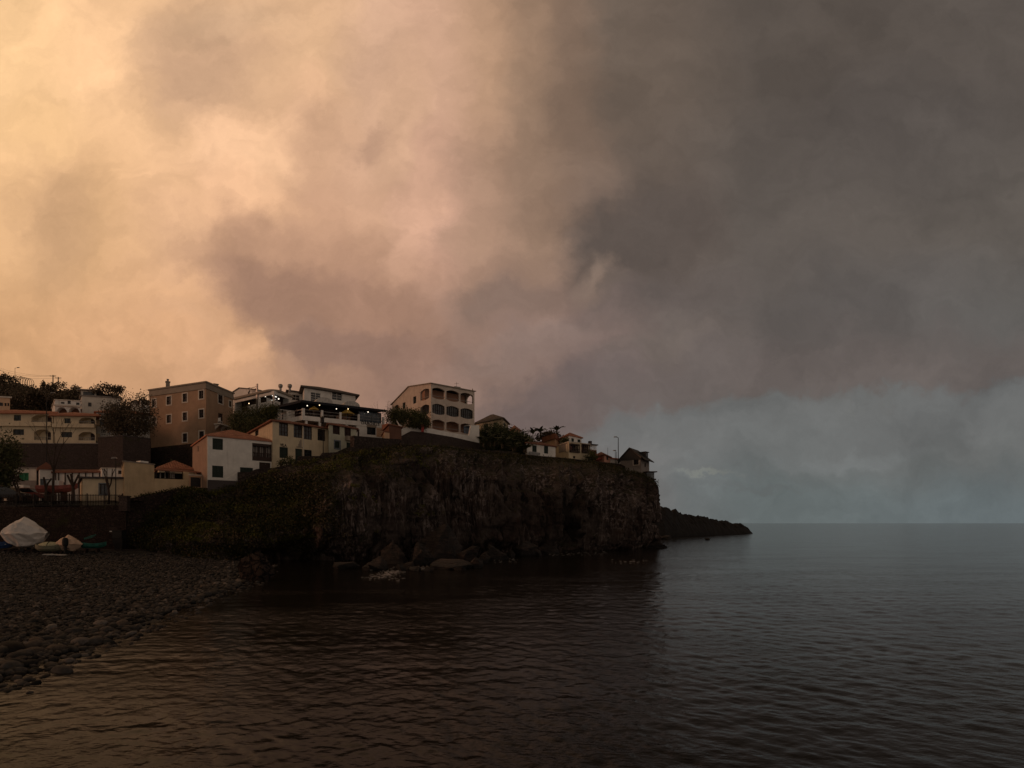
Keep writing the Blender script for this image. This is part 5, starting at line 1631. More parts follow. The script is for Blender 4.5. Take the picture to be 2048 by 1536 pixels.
# ------------------------------------------------------------------ white house on top
h = House('upper_white_house', 'white house with grey tiled roof and white-barred windows above the restaurant terrace', 'house', (603, 96), (608.5, 90), (711, 95.8), 19.5, zz(773.5, 90))
window(h, h.R, (621.5, 785, 641.5, 803.5), 'white', bars=(1, 3)); window(h, h.R, (664, 784, 684.5, 800.5), 'white', bars=(1, 2))
window(h, h.R, (592.5 + 20, 0, 0, 0), 'white') if False else None
h.walls(M['white'])
mb = MB(); a = h.R.s_at(653); h.R.box(mb, a, h.R.L + .02, 19.5, h.z1, -.2, .0005 + .0) if False else None
roof(h, 'hip', M['tile_grey'], 1.3, .75, thick=.22)
hw = House('rear_wing', 'x', 'x', (572, 99), (577, 93), (607, 94.5), 20, zz(781, 93)); bpy.data.objects.remove(hw.root); hw.root = h.root
window(hw, hw.R, (584, 789, 600, 801), 'white', bars=(1, 1)); hw.walls(M['white'], name='rear_wing'); roof(hw, 'hip', M['tile_grey'], 1.0, .5, name='wing_roof')

# ------------------------------------------------------------------ terrace restaurant with the sign
h = House('terrace_restaurant', 'white terrace restaurant with big sign lettering, dark canopy and lit lamps', 'restaurant', (548, 82.5), (605, 78), (768, 84.6), 15.5, 20.65)
zd = 20.65; zc = zz(803.5, 78)
FR, FL = h.R, h.L
# base wall: solid to the right of photo x 713
mb = MB()
aS = FR.s_at(713)
fS = Face(FR.pt(aS, 0), FR.pt(FR.L, 0))
fS.ops = []
hh_ = h
class _W: pass
ww_ = _W(); ww_.root = h.root
window(ww_, fS, (734, 851, 751.5, 869.5), 'dark', bars=(1, 0))
door(ww_, fS, (713.5 + 1.5, 858.5, 719, 873), 'wood')
fS.skin(mb, lambda a: 15.5, lambda a: zd, .3)
s2 = Face(FR.pt(FR.L, 0), FR.pt(FR.L, 0, -8)); s2.skin(mb, lambda a: 15.5, lambda a: zd, .3)
s3 = Face(FR.pt(aS, 0, -8), FR.pt(aS, 0)); s3.skin(mb, lambda a: 15.5, lambda a: zd, .3)
mb.build('base_wall', M['white'], h.root)
mb = MB(); a = fS.s_at(733); fS.box(mb, a, fS.s_at(752), fS.z_at(743, 855), fS.z_at(743, 850), .01, .14); mb.build('blind_box', M['cornice'], h.root)
mb = MB(); slab(mb, [p[:2] for p in (h.A, h.B, h.C, h.D)], zd - .55, zd); mb.build('terrace_floor', M['offwhite'], h.root)
mb = MB()
FL.box(mb, -.05, FL.L + .06, zd - .6, zd + .12, -.1, .1); FR.box(mb, -.06, FR.L, zd - .6, zd + .12, -.1, .1)
mb.build('fascia', M['white'], h.root)
for px in (613, 640, 668, 694):
    mb = MB(); a = FR.s_at(px); FR.box(mb, a - .18, a + .18, 16.5, zd - .6, -.35, 0); mb.build('column', M['white'], h.root)
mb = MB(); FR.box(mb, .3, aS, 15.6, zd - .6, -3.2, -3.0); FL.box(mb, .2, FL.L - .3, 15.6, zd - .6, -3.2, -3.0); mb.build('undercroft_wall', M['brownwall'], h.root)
for px, fcx in ((551, FL), (575.5, FL), (605.5, FR), (644, FR), (680.5, FR), (717, FR), (766.5, FR)):
    mb = MB(); a = fcx.s_at(px); w_ = .3 if px == 605.5 else .17
    fcx.box(mb, max(a - w_, -.1), min(a + w_, fcx.L + .1), zd + .12, zd + 1.25, -.14, .14); mb.build('parapet_post', M['white'], h.root)
mb = MB()
for fcx in (FL, FR):
    for dz in (.55, 1.05): fcx.box(mb, .1, fcx.L - .1, zd + dz, zd + dz + .05, -.03, .03)
mb.build('railing', M['galv'], h.root)
mb = MB(); e1, e2 = (h.C - h.B).normalized(), (h.A - h.B).normalized()
ov = [h.A + e2 * .2 - e1 * .5, h.B - (e1 + e2) * .5, h.C - e2 * .5 + e1 * .2, h.D + e1 * .2 + e2 * .2]
slab(mb, [p[:2] for p in ov], zc, zc + .16)
FL.box(mb, -.2, FL.L + .5, zc - .22, zc - .003, .3, .5); FR.box(mb, -.5, FR.L + .2, zc - .22, zc - .003, .3, .5)
mb.build('canopy', M['canvasdark'], h.root)
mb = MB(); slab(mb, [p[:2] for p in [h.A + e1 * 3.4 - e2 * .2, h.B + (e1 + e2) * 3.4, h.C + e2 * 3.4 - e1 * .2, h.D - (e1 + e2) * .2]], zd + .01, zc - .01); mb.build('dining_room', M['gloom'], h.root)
for px, fcx in ((556, FL), (585, FL), (626, FR), (662, FR), (700, FR), (742, FR)):
    mb = MB(); a = fcx.s_at(px); fcx.box(mb, a - .06, a + .06, zd + .01, zc - .23, -1.0, -.88); mb.build('canopy_post', M['metal'], h.root)
# blue glazed bay at the right end
mb = MB(); a, b = FR.s_at(720), FR.s_at(764.5); FR.box(mb, a, b, zd + .14, zc - .25, -.6, -.5); o = mb.build('window_bay', M['bluepane'], h.root)
mb = MB()
for i in range(6): c = a + (b - a) * i / 5; FR.box(mb, c - .04, c + .04, zd + .14, zc - .25, -.5, -.42)
FR.box(mb, a, b, zd + .9, zd + .97, -.5, -.43); mb.build('frame', M['bluegrey'], o)
# vaulted awnings over the canopy
for px, wpx, hpx in ((648, 33, 11), (703, 32, 10)):
    c = FR.s_at(px); hw_ = wpx / 1000 * FR.Y_at(px) / 2 * 1.05; hz = hpx / 1000 * FR.Y_at(px)
    mb = MB(); n = 12
    def pr(i, d): th = math.pi * i / n; return FR.pt(c - hw_ * math.cos(th), zc + .17 + hz * math.sin(th) ** .8, d)
    for i in range(n): mb.poly([pr(i, .3), pr(i + 1, .3), pr(i + 1, -3), pr(i, -3)])
    mb.poly([pr(i, .3) for i in range(n + 1)][::-1]); mb.poly([pr(i, -3) for i in range(n + 1)])
    mb.build('vaulted_rooflight', M['canvaspale'], h.root)
lettering("CHURCHILL'S", fS, fS.s_at(721.5), fS.z_at(738, 849.8), .44, M['lettering'], h.root, width=fS.s_at(758) - fS.s_at(721.5), d=.125)
mb = MB(); a, b = fS.s_at(753), fS.s_at(765); fS.box(mb, a, b, fS.z_at(759, 874), fS.z_at(759, 856.5), .01, .05); mbd = mb.build('menu_board', M['peach'], h.root)
for i, tx in enumerate(('FISH', 'MEAT', 'WINE', 'BAR')):
    lettering('RESTAURANTE'[:11] if False else '-' * 8, fS, a + .1, fS.z_at(759, 861 + i * 4), .2, M['lettering'], mbd, d=.07, width=b - a - .2)
LB = [(FL, 584.5, 808, 'lamp', 'lamp under the dark canopy left of the terrace corner'), (FR, 613.5, 812, 'lamp', 'lamp under the dark canopy just right of the terrace corner'),
      (FR, 638, 811, 'lampwarm', 'warm lamp beside the left yellow parasol on the terrace'), (FR, 671.7, 818.4, 'lamp', 'white lamp between the two yellow parasols on the terrace'),
      (FR, 695, 818.5, 'lampwarm', 'warm lamp at the top of the big right-hand yellow parasol'), (FR, 735, 824.5, 'lamp', 'small white lamp in front of the blue glazed bay')]
for fcx, px, py_, mt, lb in LB:
    q = fcx.pt(fcx.s_at(px), fcx.z_at(px, py_), .22 if px == 735 else .25); glow('terrace_lamp', tuple(q), .085, lb, mt)
def parasol(label, px, py_top, py_edge, wpx, d, mat, group='yellow parasols on the restaurant terrace'):
    a = FR.s_at(px); Y = FR.Y_at(px); c = FR.pt(a, zd, d); r_ = wpx / 1000 * Y / 2
    zt, ze = zz(py_top, Y), zz(py_edge, Y)
    root = empty('parasol', tuple(c), label, 'parasol', group)
    mb = MB(); mb.tube([c, Vector((c.x, c.y, zt))], .03, n=6); mb.build('pole', M['galv'], root)
    n = 8; mb = MB()
    ring = [Vector((c.x + r_ * math.cos(2 * math.pi * k / n), c.y + r_ * math.sin(2 * math.pi * k / n), ze)) for k in range(n)]
    ap = Vector((c.x, c.y, zt)); 
    for k in range(n):
        j = (k + 1) % n; mb.poly([ring[k], ring[j], ap]); mb.poly([ring[k] - Vector((0, 0, .16)), ring[j] - Vector((0, 0, .16)), ring[j], ring[k]]); mb.poly([ring[j], ring[k], ap - Vector((0, 0, .06))])
    mb.build('canopy', M[mat], root)
parasol('smaller yellow parasol left on the restaurant terrace', 630, 810, 817, 20, -.55, 'canvasyellow')
parasol('big yellow parasol right on the restaurant terrace', 696.5, 816.5, 826, 30, -.55, 'canvasyellow')
mb = MB(); a, b = FR.s_at(682), FR.s_at(711); FR.box(mb, a, b, zd + .13, zz(827, FR.Y_at(696)), -2.2, -2.1)
tag(mb.build('folding_screen', M['interior'], None, FR.pt(a, zd, -2.2)), 'brown folding screen standing under the big yellow parasol', 'screen')
for i, (px, hgt) in enumerate(((616, .95), (634, .8), (655, .9), (668, .85))):
    c = FR.pt(FR.s_at(px), zd, -1.6)
    t_ = empty('terrace_table', tuple(c), ['first table right of the terrace corner, with a pale cloth', 'table under the smaller yellow parasol', 'table between the lamps in the middle of the terrace', 'table just left of the brown folding screen'][i], 'table', 'tables on the restaurant terrace')
    mb = MB(); mb.box((c.x, c.y, zd + .74), (1.1, .9, .05)); mb.build('tabletop', M['curtain'], t_)
    mb = MB(); mb.lathe((c.x, c.y, zd + .01), [(.28, 0), (.05, .06), (.05, .70), (.2, .705)], 10); mb.build('pedestal', M['metal'], t_)

# ------------------------------------------------------------------ apartment house with arched loggias
h = House('arched_apartment_house', 'white four-level apartment house with rows of curved arched balconies at the cliff top', 'apartment house', (784, 95.4), (862, 85), (949, 90.2), 16.4, 27.55)
FR, FL = h.R, h.L
fl = [(25.25, 27.2), (22.6, 24.45), (19.9, 21.75)]
def lens(face, a, b, zb, zt, bowb=.24, bowt=.32):
    br = list(np.linspace(a, b, 15)); w_ = b - a
    e_ = lambda x: abs(2 * (x - a) / w_ - 1)
    face.ops.append(dict(a=a, b=b, zb=lambda x: zb + bowb * e_(x) ** 2, zt=lambda x: zt - bowt * e_(x) ** 2, br=br))
bays = [(FR.s_at(864.5), FR.s_at(889.7)), (FR.s_at(892.7), FR.s_at(918.5)), (FR.s_at(921), FR.s_at(946.3))]
for zb, zt in fl:
    for a, b in bays: lens(FR, a, b, zb, zt)
la, lb_ = FL.s_at(840.5), FL.s_at(858.3)
for zb, zt in fl: lens(FL, la, lb_, zb, zt, .22, .35)
lens(FL, FL.s_at(787.8), FL.s_at(798.8), zz(819, 94), zz(809.8, 94), 0.0, .45)
for r in [(826.3, 793, 832.3, 807), (805.2, 805, 810.8, 817), (827, 823, 832.6, 837)]: window(h, FL, r, 'green', bars=(1, 1))
ridge = FL.s_at(817.6); zr = 28.65
hl = lambda a: 26.6 + (zr - 26.6) * (a / ridge) if a < ridge else zr + (27.7 - zr) * ((a - ridge) / (FL.L - ridge))
hl.br = (ridge,)
hf = lambda a: 27.7
mbw = MB()
FL.skin(mbw, lambda a: h.z0, hl, .28, (ridge,)); FR.skin(mbw, lambda a: h.z0, hf, .28)
# right end wall: the last bay of each loggia is open at the side too
FE = Face(h.C, h.D)
FE.ops = []
for zb, zt in fl: lens(FE, .35, 1.9, zb, zt, .2, .5)
he = lambda a: hl(FL.L * (1 - a / FE.L))
FE.skin(mbw, lambda a: h.z0, he, .28, (FE.L * (1 - ridge / FL.L),))
FB = Face(h.D, h.A); FB.skin(mbw, lambda a: h.z0, lambda a: 26.6, .28)
mbw.build('wall', M['beige'], h.root)
e1, e2 = (h.C - h.B).normalized(), (h.A - h.B).normalized()
core = [h.A + e1 * .32 - e2 * 1.6, h.B + e1 * .32 + e2 * 2.2, h.C + e2 * 2.2 - e1 * .32, h.D - e1 * .32 - e2 * 1.6]
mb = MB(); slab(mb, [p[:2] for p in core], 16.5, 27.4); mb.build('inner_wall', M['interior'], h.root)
for z_ in (25.0, 22.35, 19.65):
    mb = MB(); slab(mb, [p[:2] for p in (h.A + e1 * .29 - e2 * .29, h.B + (e1 + e2) * .29, h.C - e1 * .29 + e2 * .29, h.D - (e1 + e2) * .29)], z_ - .2, z_); mb.build('loggia_floor', M['offwhite'], h.root)
# glazing of the middle loggias
for k, (a, b) in enumerate(bays):
    zb, zt = fl[1]
    mb = MB(); FR.box(mb, a - .05, b + .05, zb - .02, zt, -.36, -.31); gl = mb.build('loggia_glazing', M['glass'], h.root)
    mb = MB()
    for i in range(5): c = a + (b - a) * (i + 1) / 6; FR.box(mb, c - .03, c + .03, zb, zt - .1, -.31, -.24)
    FR.box(mb, a, b, zb + .75, zb + .8, -.31, -.25); mb.build('frame', M['wood'], gl)
zb, zt = fl[1]
mb = MB(); FL.box(mb, la - .05, lb_ + .05, zb - .02, zt, -.36, -.31); gl = mb.build('loggia_glazing', M['glass'], h.root)
mb = MB()
for i in range(4): c = la + (lb_ - la) * (i + 1) / 5; FL.box(mb, c - .03, c + .03, zb, zt - .1, -.31, -.24)
mb.build('frame', M['wood'], gl)
mb = MB()
for a, b in bays: FR.box(mb, a, b, 25.72, 25.78, -.16, -.10); FR.box(mb, a, b, 20.42, 20.48, -.16, -.10)
FL.box(mb, la, lb_, 25.72, 25.78, -.16, -.10)
mb.build('handrail', M['galv'], h.root)
# roof slabs
mb = MB()
Rr = [FL.pt(ridge, zr + .005), FL.pt(0, 26.605)]
v_ = h.C - h.B
up = Vector((0, 0, .15)); o1 = -e1 * .2
P = [FL.pt(-.3, 26.52) + o1, FL.pt(ridge, zr + .005) + o1, FL.pt(FL.L + .25, 27.66) + o1]
for p, q in ((P[0], P[1]), (P[1], P[2])):
    vv_ = v_ + e1 * .4
    mb.hexa([p, q, q + vv_, p + vv_], [p + up, q + up, q + vv_ + up, p + vv_ + up])
mb.build('roof', M['cornice'], h.root)
mb = MB(); q = FR.pt(FR.s_at(919), 27.8, -.8); mb.box((q.x, q.y, 28.0), (1.3, .7, .4), .5); mb.tube([q, q + Vector((0, 0, 1.3))], .03); mb.tube([q + Vector((-.4, 0, 1.0)), q + Vector((.4, 0, 1.05))], .02); mb.build('antenna', M['galv'], h.root)
mb = MB(); q = FR.pt(FR.L - .2, 27.8, -.3); mb.lathe(q, [(.14, 0), (.10, .25), (.04, .5)], 8); mb.build('finial', M['cornice'], h.root)
mb = MB(); FR.box(mb, FR.s_at(928), FR.s_at(941), 19.95, 21.2, -.1, -.02); mb.build('pale_screen', M['bluepane'], h.root)
mb = MB(); FR.box(mb, FR.s_at(930), FR.s_at(946), 21.2, 21.32, -.3, .9); mb.build('awning', M['whitepaint'], h.root)
wall_strip('terrace_wall', 'white terrace wall in front of the arched apartment house', [ws(803, 79.5, 16.8, 855.5), ws(845, 80.2, 16.8, 854), ws(862, 81, 16.8, 857), ws(905, 83, 16.3, 866), ws(938, 84.6, 16.0, 871), ws(942, 84.8, 16.0, 851), ws(958.5, 85.6, 15.6, 850)], .3, M['white'])
wall_strip('basalt_wall', 'dark basalt retaining wall directly below the white terrace wall', [ws(803, 79.0, 13.5, 872), ws(822, 79.3, 13.5, 862), ws(852, 79.6, 12, 865), ws(905, 82.3, 12, 874), ws(960.5, 85.2, 12, 886.5)], .4, M['stone_dark'])
mb = MB(); q = at(845, 864, 79.0); mb.box((q.x, q.y, q.z + .55), (.42, .3, 1.1)); mb.box((q.x, q.y - .16, q.z + .75), (.3, .03, .5)); mb.lathe((q.x, q.y, q.z + 1.1), [(.21, 0), (.12, .1), (.02, .14)], 8)
tag(mb.build('red_box', M['red'], None, tuple(q)), 'red box on the wall below the arched apartment house', 'box')
# ramp parapet curving down beside the brown house
mb = MB(); pr_ = [at(793, 842, 78), at(796, 848, 78), at(799, 852.5, 78), at(804, 855.5, 78.5)]
for p, q in zip(pr_, pr_[1:]): mb.hexa([p, q, q + Vector((0, .3, 0)), p + Vector((0, .3, 0))], [p + Vector((0, 0, .3)), q + Vector((0, 0, .3)), q + Vector((0, .3, .3)), p + Vector((0, .3, .3))])
tag(mb.build('curved_parapet', M['white'], None, tuple(pr_[0])), 'thin white curving parapet sweeping down to the terrace wall', 'parapet')
h = House('brown_shed', 'reddish-brown shed with lean-to roof between sign wall and terrace wall', 'shed', (767, 76), (778, 71.5), (803, 73.5), 13, zz(848, 71.5))
window(h, h.L, (770, 866, 775, 874), 'dark'); h.walls(M['brownwall']); roof(h, 'shed', M['tile_old'], .8, .3, axis='back')
h = House('yellow_shed', 'little ochre-yellow hut squeezed between sign wall and brown shed', 'hut', (764, 72), (768.5, 68.8), (779, 69.3), 12, zz(864, 68.8))
h.walls(M['peach']); roof(h, 'flat', M['tile_old'], 0, .15, thick=.12)

# ------------------------------------------------------------------ houses towards the point
h = House('hedge_house', 'cream house with dark tiled roof and two dark windows above the banana hedge', 'house', (951, 104), (1005.5, 99), (1016.5, 104.5), 17, zz(836.5, 99))
for r in [(967.5, 847.5, 976, 858), (986.5, 845, 994.8, 857)]: window(h, h.L, r, 'shutter')
window(h, h.R, (1007.5, 846, 1011, 858), 'shutter')
h.walls(M['cream']); roof(h, 'hip', M['tile_grey'], 1.9, .45, axis='L')
h = House('red_roofed_house', 'small house with red pyramid roof peeping over the hedge', 'house', (1017, 108), (1030, 104), (1041, 107), 17, zz(856, 104))
h.walls(M['peach']); roof(h, 'hip', M['tile'], 1.3, .4)
h = House('white_cottage', 'low white cottage with two green shutters and a weathered red roof', 'cottage', (1046, 88), (1053, 82), (1111, 86), 13.2, zz(885, 82))
for r in [(1064.5, 890.5, 1073.5, 904), (1088, 892, 1096.5, 907)]: window(h, h.R, r, 'shutter')
h.walls(M['white']); roof(h, 'hip', M['tile_old'], .9, .35, axis='R')
mb = MB(); h.R.box(mb, h.R.s_at(1053), h.R.s_at(1075), zz(909, 82), zz(905, 82) + .1, .5, .55); mb.build('railing', M['galv'], h.root)
h = House('rear_cottage', 'half-hidden house with peach gable wall behind the white cottage', 'cottage', (1086, 96), (1110, 92), (1122, 96), 14, zz(876, 92))
h.walls(M['peach']); roof(h, 'shed', M['tile_old'], .8, .3, axis='L'); 
h = House('veranda_house', 'cream house with two dark wooden bay verandas and a grey side panel', 'house', (1111, 92), (1137.5, 87), (1180, 89.8), 13.6, zz(884, 87))
mb = MB(); a, b, z0, z1 = h.L.rect((1118, 888, 1135, 903.5)); h.L.box(mb, a, b, z0, z1, .01, .06); mb.build('side_panel', M['greyrender'], h.root)
for x0, y0, x1, y1 in [(1138.8, 888, 1157.3, 904), (1162.8, 888.5, 1177, 905)]:
    a, b, z0, z1 = rect_op(h.R, (x0, y0, x1, y1))
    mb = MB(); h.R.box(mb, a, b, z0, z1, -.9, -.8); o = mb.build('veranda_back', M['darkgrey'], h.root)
    mb = MB(); h.R.box(mb, a, b, z0 - .12, z0 + .12, -.2, .35); h.R.box(mb, a, b, z1 - .2, z1, -.2, .3)
    for i in range(5): c = a + (b - a) * i / 4; h.R.box(mb, c - .05, c + .05, z0 + .12, z1 - .2, .15, .25)
    balusters(mb, h.R, a, b, z0 + .12, z0 + .6, .2, .18, .05); mb.build('veranda', M['wood'], h.root)
    mb = MB(); h.R.box(mb, a + .3, a + (b - a) * .45, z0 + .3, z1 - .3, -.5, -.45); mb.build('curtain', M['redpale'], h.root)
window(h, h.R, (1146, 912, 1151, 917), 'dark', bars=(0, 0))
h.walls(M['cream'], depth=.8)
roof(h, 'flat', M['trim'], 0, .1, thick=.12)
h = House('upper_storey_house', 'small white upper storey with red hip roof rising behind the wooden verandas', 'house', (1119, 95), (1137.5, 91), (1163, 94), 17, zz(869.5, 91))
for r in [(1142.8, 876.5, 1148, 887), (1155, 879, 1160.8, 888)]: window(h, h.R, r, 'shutter')
h.walls(M['white']); roof(h, 'hip', M['tile'], 1.0, .35)
pv_ = empty('roof_pavilion', at(1186, 905, 90), 'dark slab roof with white lattice posts right of the wooden verandas', 'pavilion')
fc = Face(Vector((gx(1164, 91), 91, 0)), Vector((gx(1194, 92.5), 92.5, 0)))
mb = MB(); fc.box(mb, -.2, fc.L, zz(890.5, 92), zz(888.5, 92), -2.5, .3); mb.build('roof', M['darkgrey'], pv_)
mb = MB(); balusters(mb, fc, fc.s_at(1180), fc.L - .1, zz(900, 92), zz(890.6, 92), 0, .3, .1); mb.build('lattice', M['whitepaint'], pv_)
mb = MB(); mb.box(at(1180, 886, 92.5), (.5, .5, .7)); mb.build('chimney', M['darkgrey'], pv_)
mb = MB(); fc.box(mb, .2, fc.L - .1, zz(912, 92), zz(900, 92), -2.2, 0); mb.build('base', M['brownwall'], pv_)
h = House('pink_house', 'pink cottage with brown hip roof and a red awning by its wall', 'cottage', (1184, 95), (1208.5, 91.5), (1220.5, 95), 13.4, zz(909, 91.5))
window(h, h.R, (1213, 911, 1217, 920), 'shutter'); h.walls(M['pink']); roof(h, 'hip', M['tile_old'], 1.0, .4, axis='L')
mb = MB(); a, b = h.L.s_at(1191), h.L.s_at(1205); z_ = h.L.z_at(1198, 921)
mb.hexa([h.L.pt(a, z_, .9), h.L.pt(b, z_, .9), h.L.pt(b, z_ + .3, 0), h.L.pt(a, z_ + .3, 0)], [h.L.pt(a, z_ + .08, .9), h.L.pt(b, z_ + .08, .9), h.L.pt(b, z_ + .42, 0), h.L.pt(a, z_ + .42, 0)])
mb.build('awning', M['red'], h.root)
h = House('low_cottage', 'low white cottage with red roof between the pink cottage and the lamp post', 'cottage', (1214, 99), (1219, 96), (1246, 98), 12.8, zz(916, 96))
window(h, h.R, (1236, 919, 1240, 926), 'dark'); h.walls(M['white']); roof(h, 'shed', M['tile'], .6, .25, axis='back')
h = House('stone_gable_house', 'grey house with steep dark slate gable and dormer at the cliff point', 'house', (1241, 93.2), (1282, 90.3), (1298.5, 94), 12.0, zz(913.5, 90.3))
window(h, h.L, (1267, 919, 1277.5, 929.5), 'dark', trim='trim', tw=.12)
window(h, h.R, (1289, 926, 1292, 934), 'dark')
rg = h.L.L * .46; zr = zz(896.8, 91.8)
hl = lambda a: h.z1 + (zr - h.z1) * (1 - abs(a - rg) / (rg if a < rg else h.L.L - rg)); hl.br = (rg,)
h.walls(M['greyrender'], hiL=hl, cap=False)
mb = MB()
h.L.box(mb, 0, 0.01, h.z1, h.z1 + .01, 0, .01)
mb = MB(); mb.poly([h.L.pt(-.2, h.z1 - .35, .08), h.L.pt(h.L.L + .2, h.z1 - .5, .08), h.L.pt(rg, zr + .02, .08)]); mb.poly([h.L.pt(h.L.L + .2, h.z1 - .5, .01), h.L.pt(-.2, h.z1 - .35, .01), h.L.pt(rg, zr, .01)])
mb.poly([h.L.pt(-.2, h.z1 - .35, .08), h.L.pt(-.2, h.z1 - .35, .01), h.L.pt(h.L.L + .2, h.z1 - .5, .01), h.L.pt(h.L.L + .2, h.z1 - .5, .08)])
mb.build('gable_cladding', M['slate'], h.root)
mb = MB(); v_ = (h.C - h.B) + (h.C - h.B).normalized() * .3; o_ = -(h.C - h.B).normalized() * .35; up = Vector((0, 0, .16))
P = [h.L.pt(-.5, h.z1 - .45) + o_, h.L.pt(rg, zr + .01) + o_, h.L.pt(h.L.L + .9, h.z1 - .75) + o_]
for p, q in ((P[0], P[1]), (P[1], P[2])): mb.hexa([p, q, q + v_, p + v_], [p + up, q + up, q + v_ + up, p + v_ + up])
rf = mb.build('roof', M['slate'], h.root)
q = at(1286, 911, 92.3); mb = MB(); mb.box(q, (1.2, 1.3, 1.0), .7); dm = mb.build('dormer', M['slate'], rf)
mb = MB(); mb.box(q + Vector((.2, -.5, .05)), (.7, .5, .6), .7); mb.build('pane', M['glass'], dm)
mb = MB(); mb.box(q + Vector((0, 0, .56)), (1.6, 1.6, .12), .7); mb.build('dormer_roof', M['slate'], dm)
wall_strip('house_terrace_wall', 'grey terrace wall below the slate-gabled house at the point', [ws(1240, 90.8, 11, 934), ws(1283, 89.0, 10.5, 938.5), ws(1300, 91.5, 10, 942)], .4, M['greyrender'])
# cabin on stilts at the very edge
ks = empty('stilt_cabin', at(1300, 962, 88.6), 'small blue-grey cabin on stilts overhanging the cliff end', 'cabin')
fc = Face(Vector((gx(1284, 88.6), 88.6, 0)), Vector((gx(1311, 88.8), 88.8, 0)))
mb = MB(); fc.box(mb, fc.s_at(1292), fc.L + .15, zz(944.5, 88.6), zz(942.5, 88.6), -2, .3); mb.build('roof', M['darkgrey'], ks)
mb = MB(); fc.box(mb, fc.s_at(1294), fc.s_at(1308.5), zz(957, 88.6), zz(944.6, 88.6), -1.6, 0); mb.build('cabin_wall', M['bluegrey'], ks)
mb = MB(); fc.box(mb, fc.s_at(1296), fc.s_at(1301), zz(955, 88.6), zz(947, 88.6), .01, .05); mb.build('pane', M['glass'], ks)
mb = MB(); fc.box(mb, 0, fc.L, zz(960, 88.6), zz(957.2, 88.6), -1.8, .2); mb.build('deck', M['darkgrey'], ks)
for px in (1294, 1301, 1309): mb = MB(); a = fc.s_at(px); fc.box(mb, a - .08, a + .08, zz(972, 88.6), zz(960.1, 88.6), -.3, -.15); mb.build('stilt', M['metal'], ks)
# ------------------------------------------------------------------ street lamps, poles and wires
def lamp_post(label, p, zt, arm, group='street lamps', r=.06, head=True, name='street_lamp', curved=False, mat='metal'):
    p = Vector(p); root = empty(name, p, label, 'street lamp', group)
    mb = MB()
    if curved:
        pts = [p, Vector((p.x, p.y, zt - 1.6))] + [Vector((p.x + arm * (1 - math.cos(th)), p.y, zt - 1.6 + 1.6 * math.sin(th))) for th in np.linspace(.2, 1.5, 8)]
        mb.tube(pts, r, r * .7, 8)
    else:
        mb.tube([p, Vector((p.x, p.y, zt))], r, r * .6, 8)
        if arm: mb.tube([Vector((p.x, p.y, zt - .05)), Vector((p.x + arm, p.y, zt + .12))], r * .5, r * .4, 6)
    mb.build('post', M[mat], root)
    if head:
        hx = p.x + arm; mb = MB()
        mb.hexa([Vector((hx - .28, p.y - .14, zt + .02)), Vector((hx + .32, p.y - .14, zt + .06)), Vector((hx + .32, p.y + .14, zt + .06)), Vector((hx - .28, p.y + .14, zt + .02))],
                [Vector((hx - .22, p.y - .10, zt + .18)), Vector((hx + .22, p.y - .09, zt + .18)), Vector((hx + .22, p.y + .09, zt + .18)), Vector((hx - .22, p.y + .10, zt + .18))])
        mb.build('lamp_head', M['galv'], root)
    return root
lamp_post('tall curved street lamp in front of the yellow terrace houses', (gx(93, 70), 70, 6.8), zz(787, 70), .9, curved=True)
lamp_post('thin street lamp high on the green hill at the left edge', (gx(30, 122), 122, zz(775, 122)), zz(736, 122), .8)
lamp_post('thin lamp post in front of the cream outbuilding, with a pale head', (gx(231.5, 53.9), 53.9, 5.9), zz(918, 53.9), -.18)
lamp_post('black lamp post in front of the yellow house, with lantern head', (gx(646.5, 63.5), 63.5, 9.8), zz(846, 63.5), 0, head=False)
q = at(644.5, 847, 63.5); mb = MB(); mb.lathe(q, [(.05, 0), (.26, .12), (.22, .65), (.34, .7), (.03, .95)], 8)
lr = [o for o in bpy.data.objects if o.get('label', '').startswith('black lamp post')][0]; mb.build('lantern', M['metal'], lr)
lamp_post('tall thin lamp post by the slate-gabled house at the point', (gx(1236.5, 89), 89, 13), zz(875, 89), -.5, r=.09)
lamp_post('short lantern post left of the tall one near the point', (gx(1230.5, 93), 93, 13), zz(902, 93), -.12, r=.07)
lamp_post('thin mast right beside the tall lamp post near the point', (gx(1233, 94), 94, 13), zz(903, 94), 0, head=False, r=.06, name='mast')
lamp_post('thin aerial mast over the pink cottage roof', (gx(1215.5, 96), 96, 14), zz(895, 96), 0, head=False, r=.04, name='mast')
def pole(label, px, Y, pt, pb):
    p = at(px, pb, Y); root = empty('utility_pole', p, label, 'utility pole', 'utility poles on the hill')
    mb = MB(); mb.tube([p, at(px, pt, Y)], .13, .10, 8); mb.build('post', M['bark'], root)
    q = at(px, pt + 2, Y); mb = MB(); mb.box(q, (1.5, .1, .12)); mb.build('crossarm', M['bark'], root)
    return q
q1 = pole('left wooden utility pole above the hill trees', 106, 118, 750, 772)
q2 = pole('right wooden utility pole above the hill trees, slightly lower', 116.5, 122, 754, 770)
def wire(label, a, b, sag):
    mb = MB(); pts = [Vector(a).lerp(Vector(b), i / 14) - Vector((0, 0, sag * 4 * (i / 14) * (1 - i / 14))) for i in range(15)]
    mb.tube(pts, .022, n=4); tag(mb.build('power_line', M['metal'], None, pts[0]), label, 'power line', 'power lines over the hill')
wire('upper power line running left from the wooden poles', at(-30, 726, 110), q1 + Vector((-.5, 0, .1)), .8)
wire('middle power line running left from the wooden poles', at(-30, 731, 110), q1 + Vector((.5, 0, .1)), 1.0)
wire('lowest power line crossing in front of the hill lamp', at(-30, 753, 112), q2, .3)
wire('short power line linking the two wooden poles', q1, q2, .1)
wire('faint power line dropping from the poles to the hilltop house', q2, at(190, 790, 101), .6)
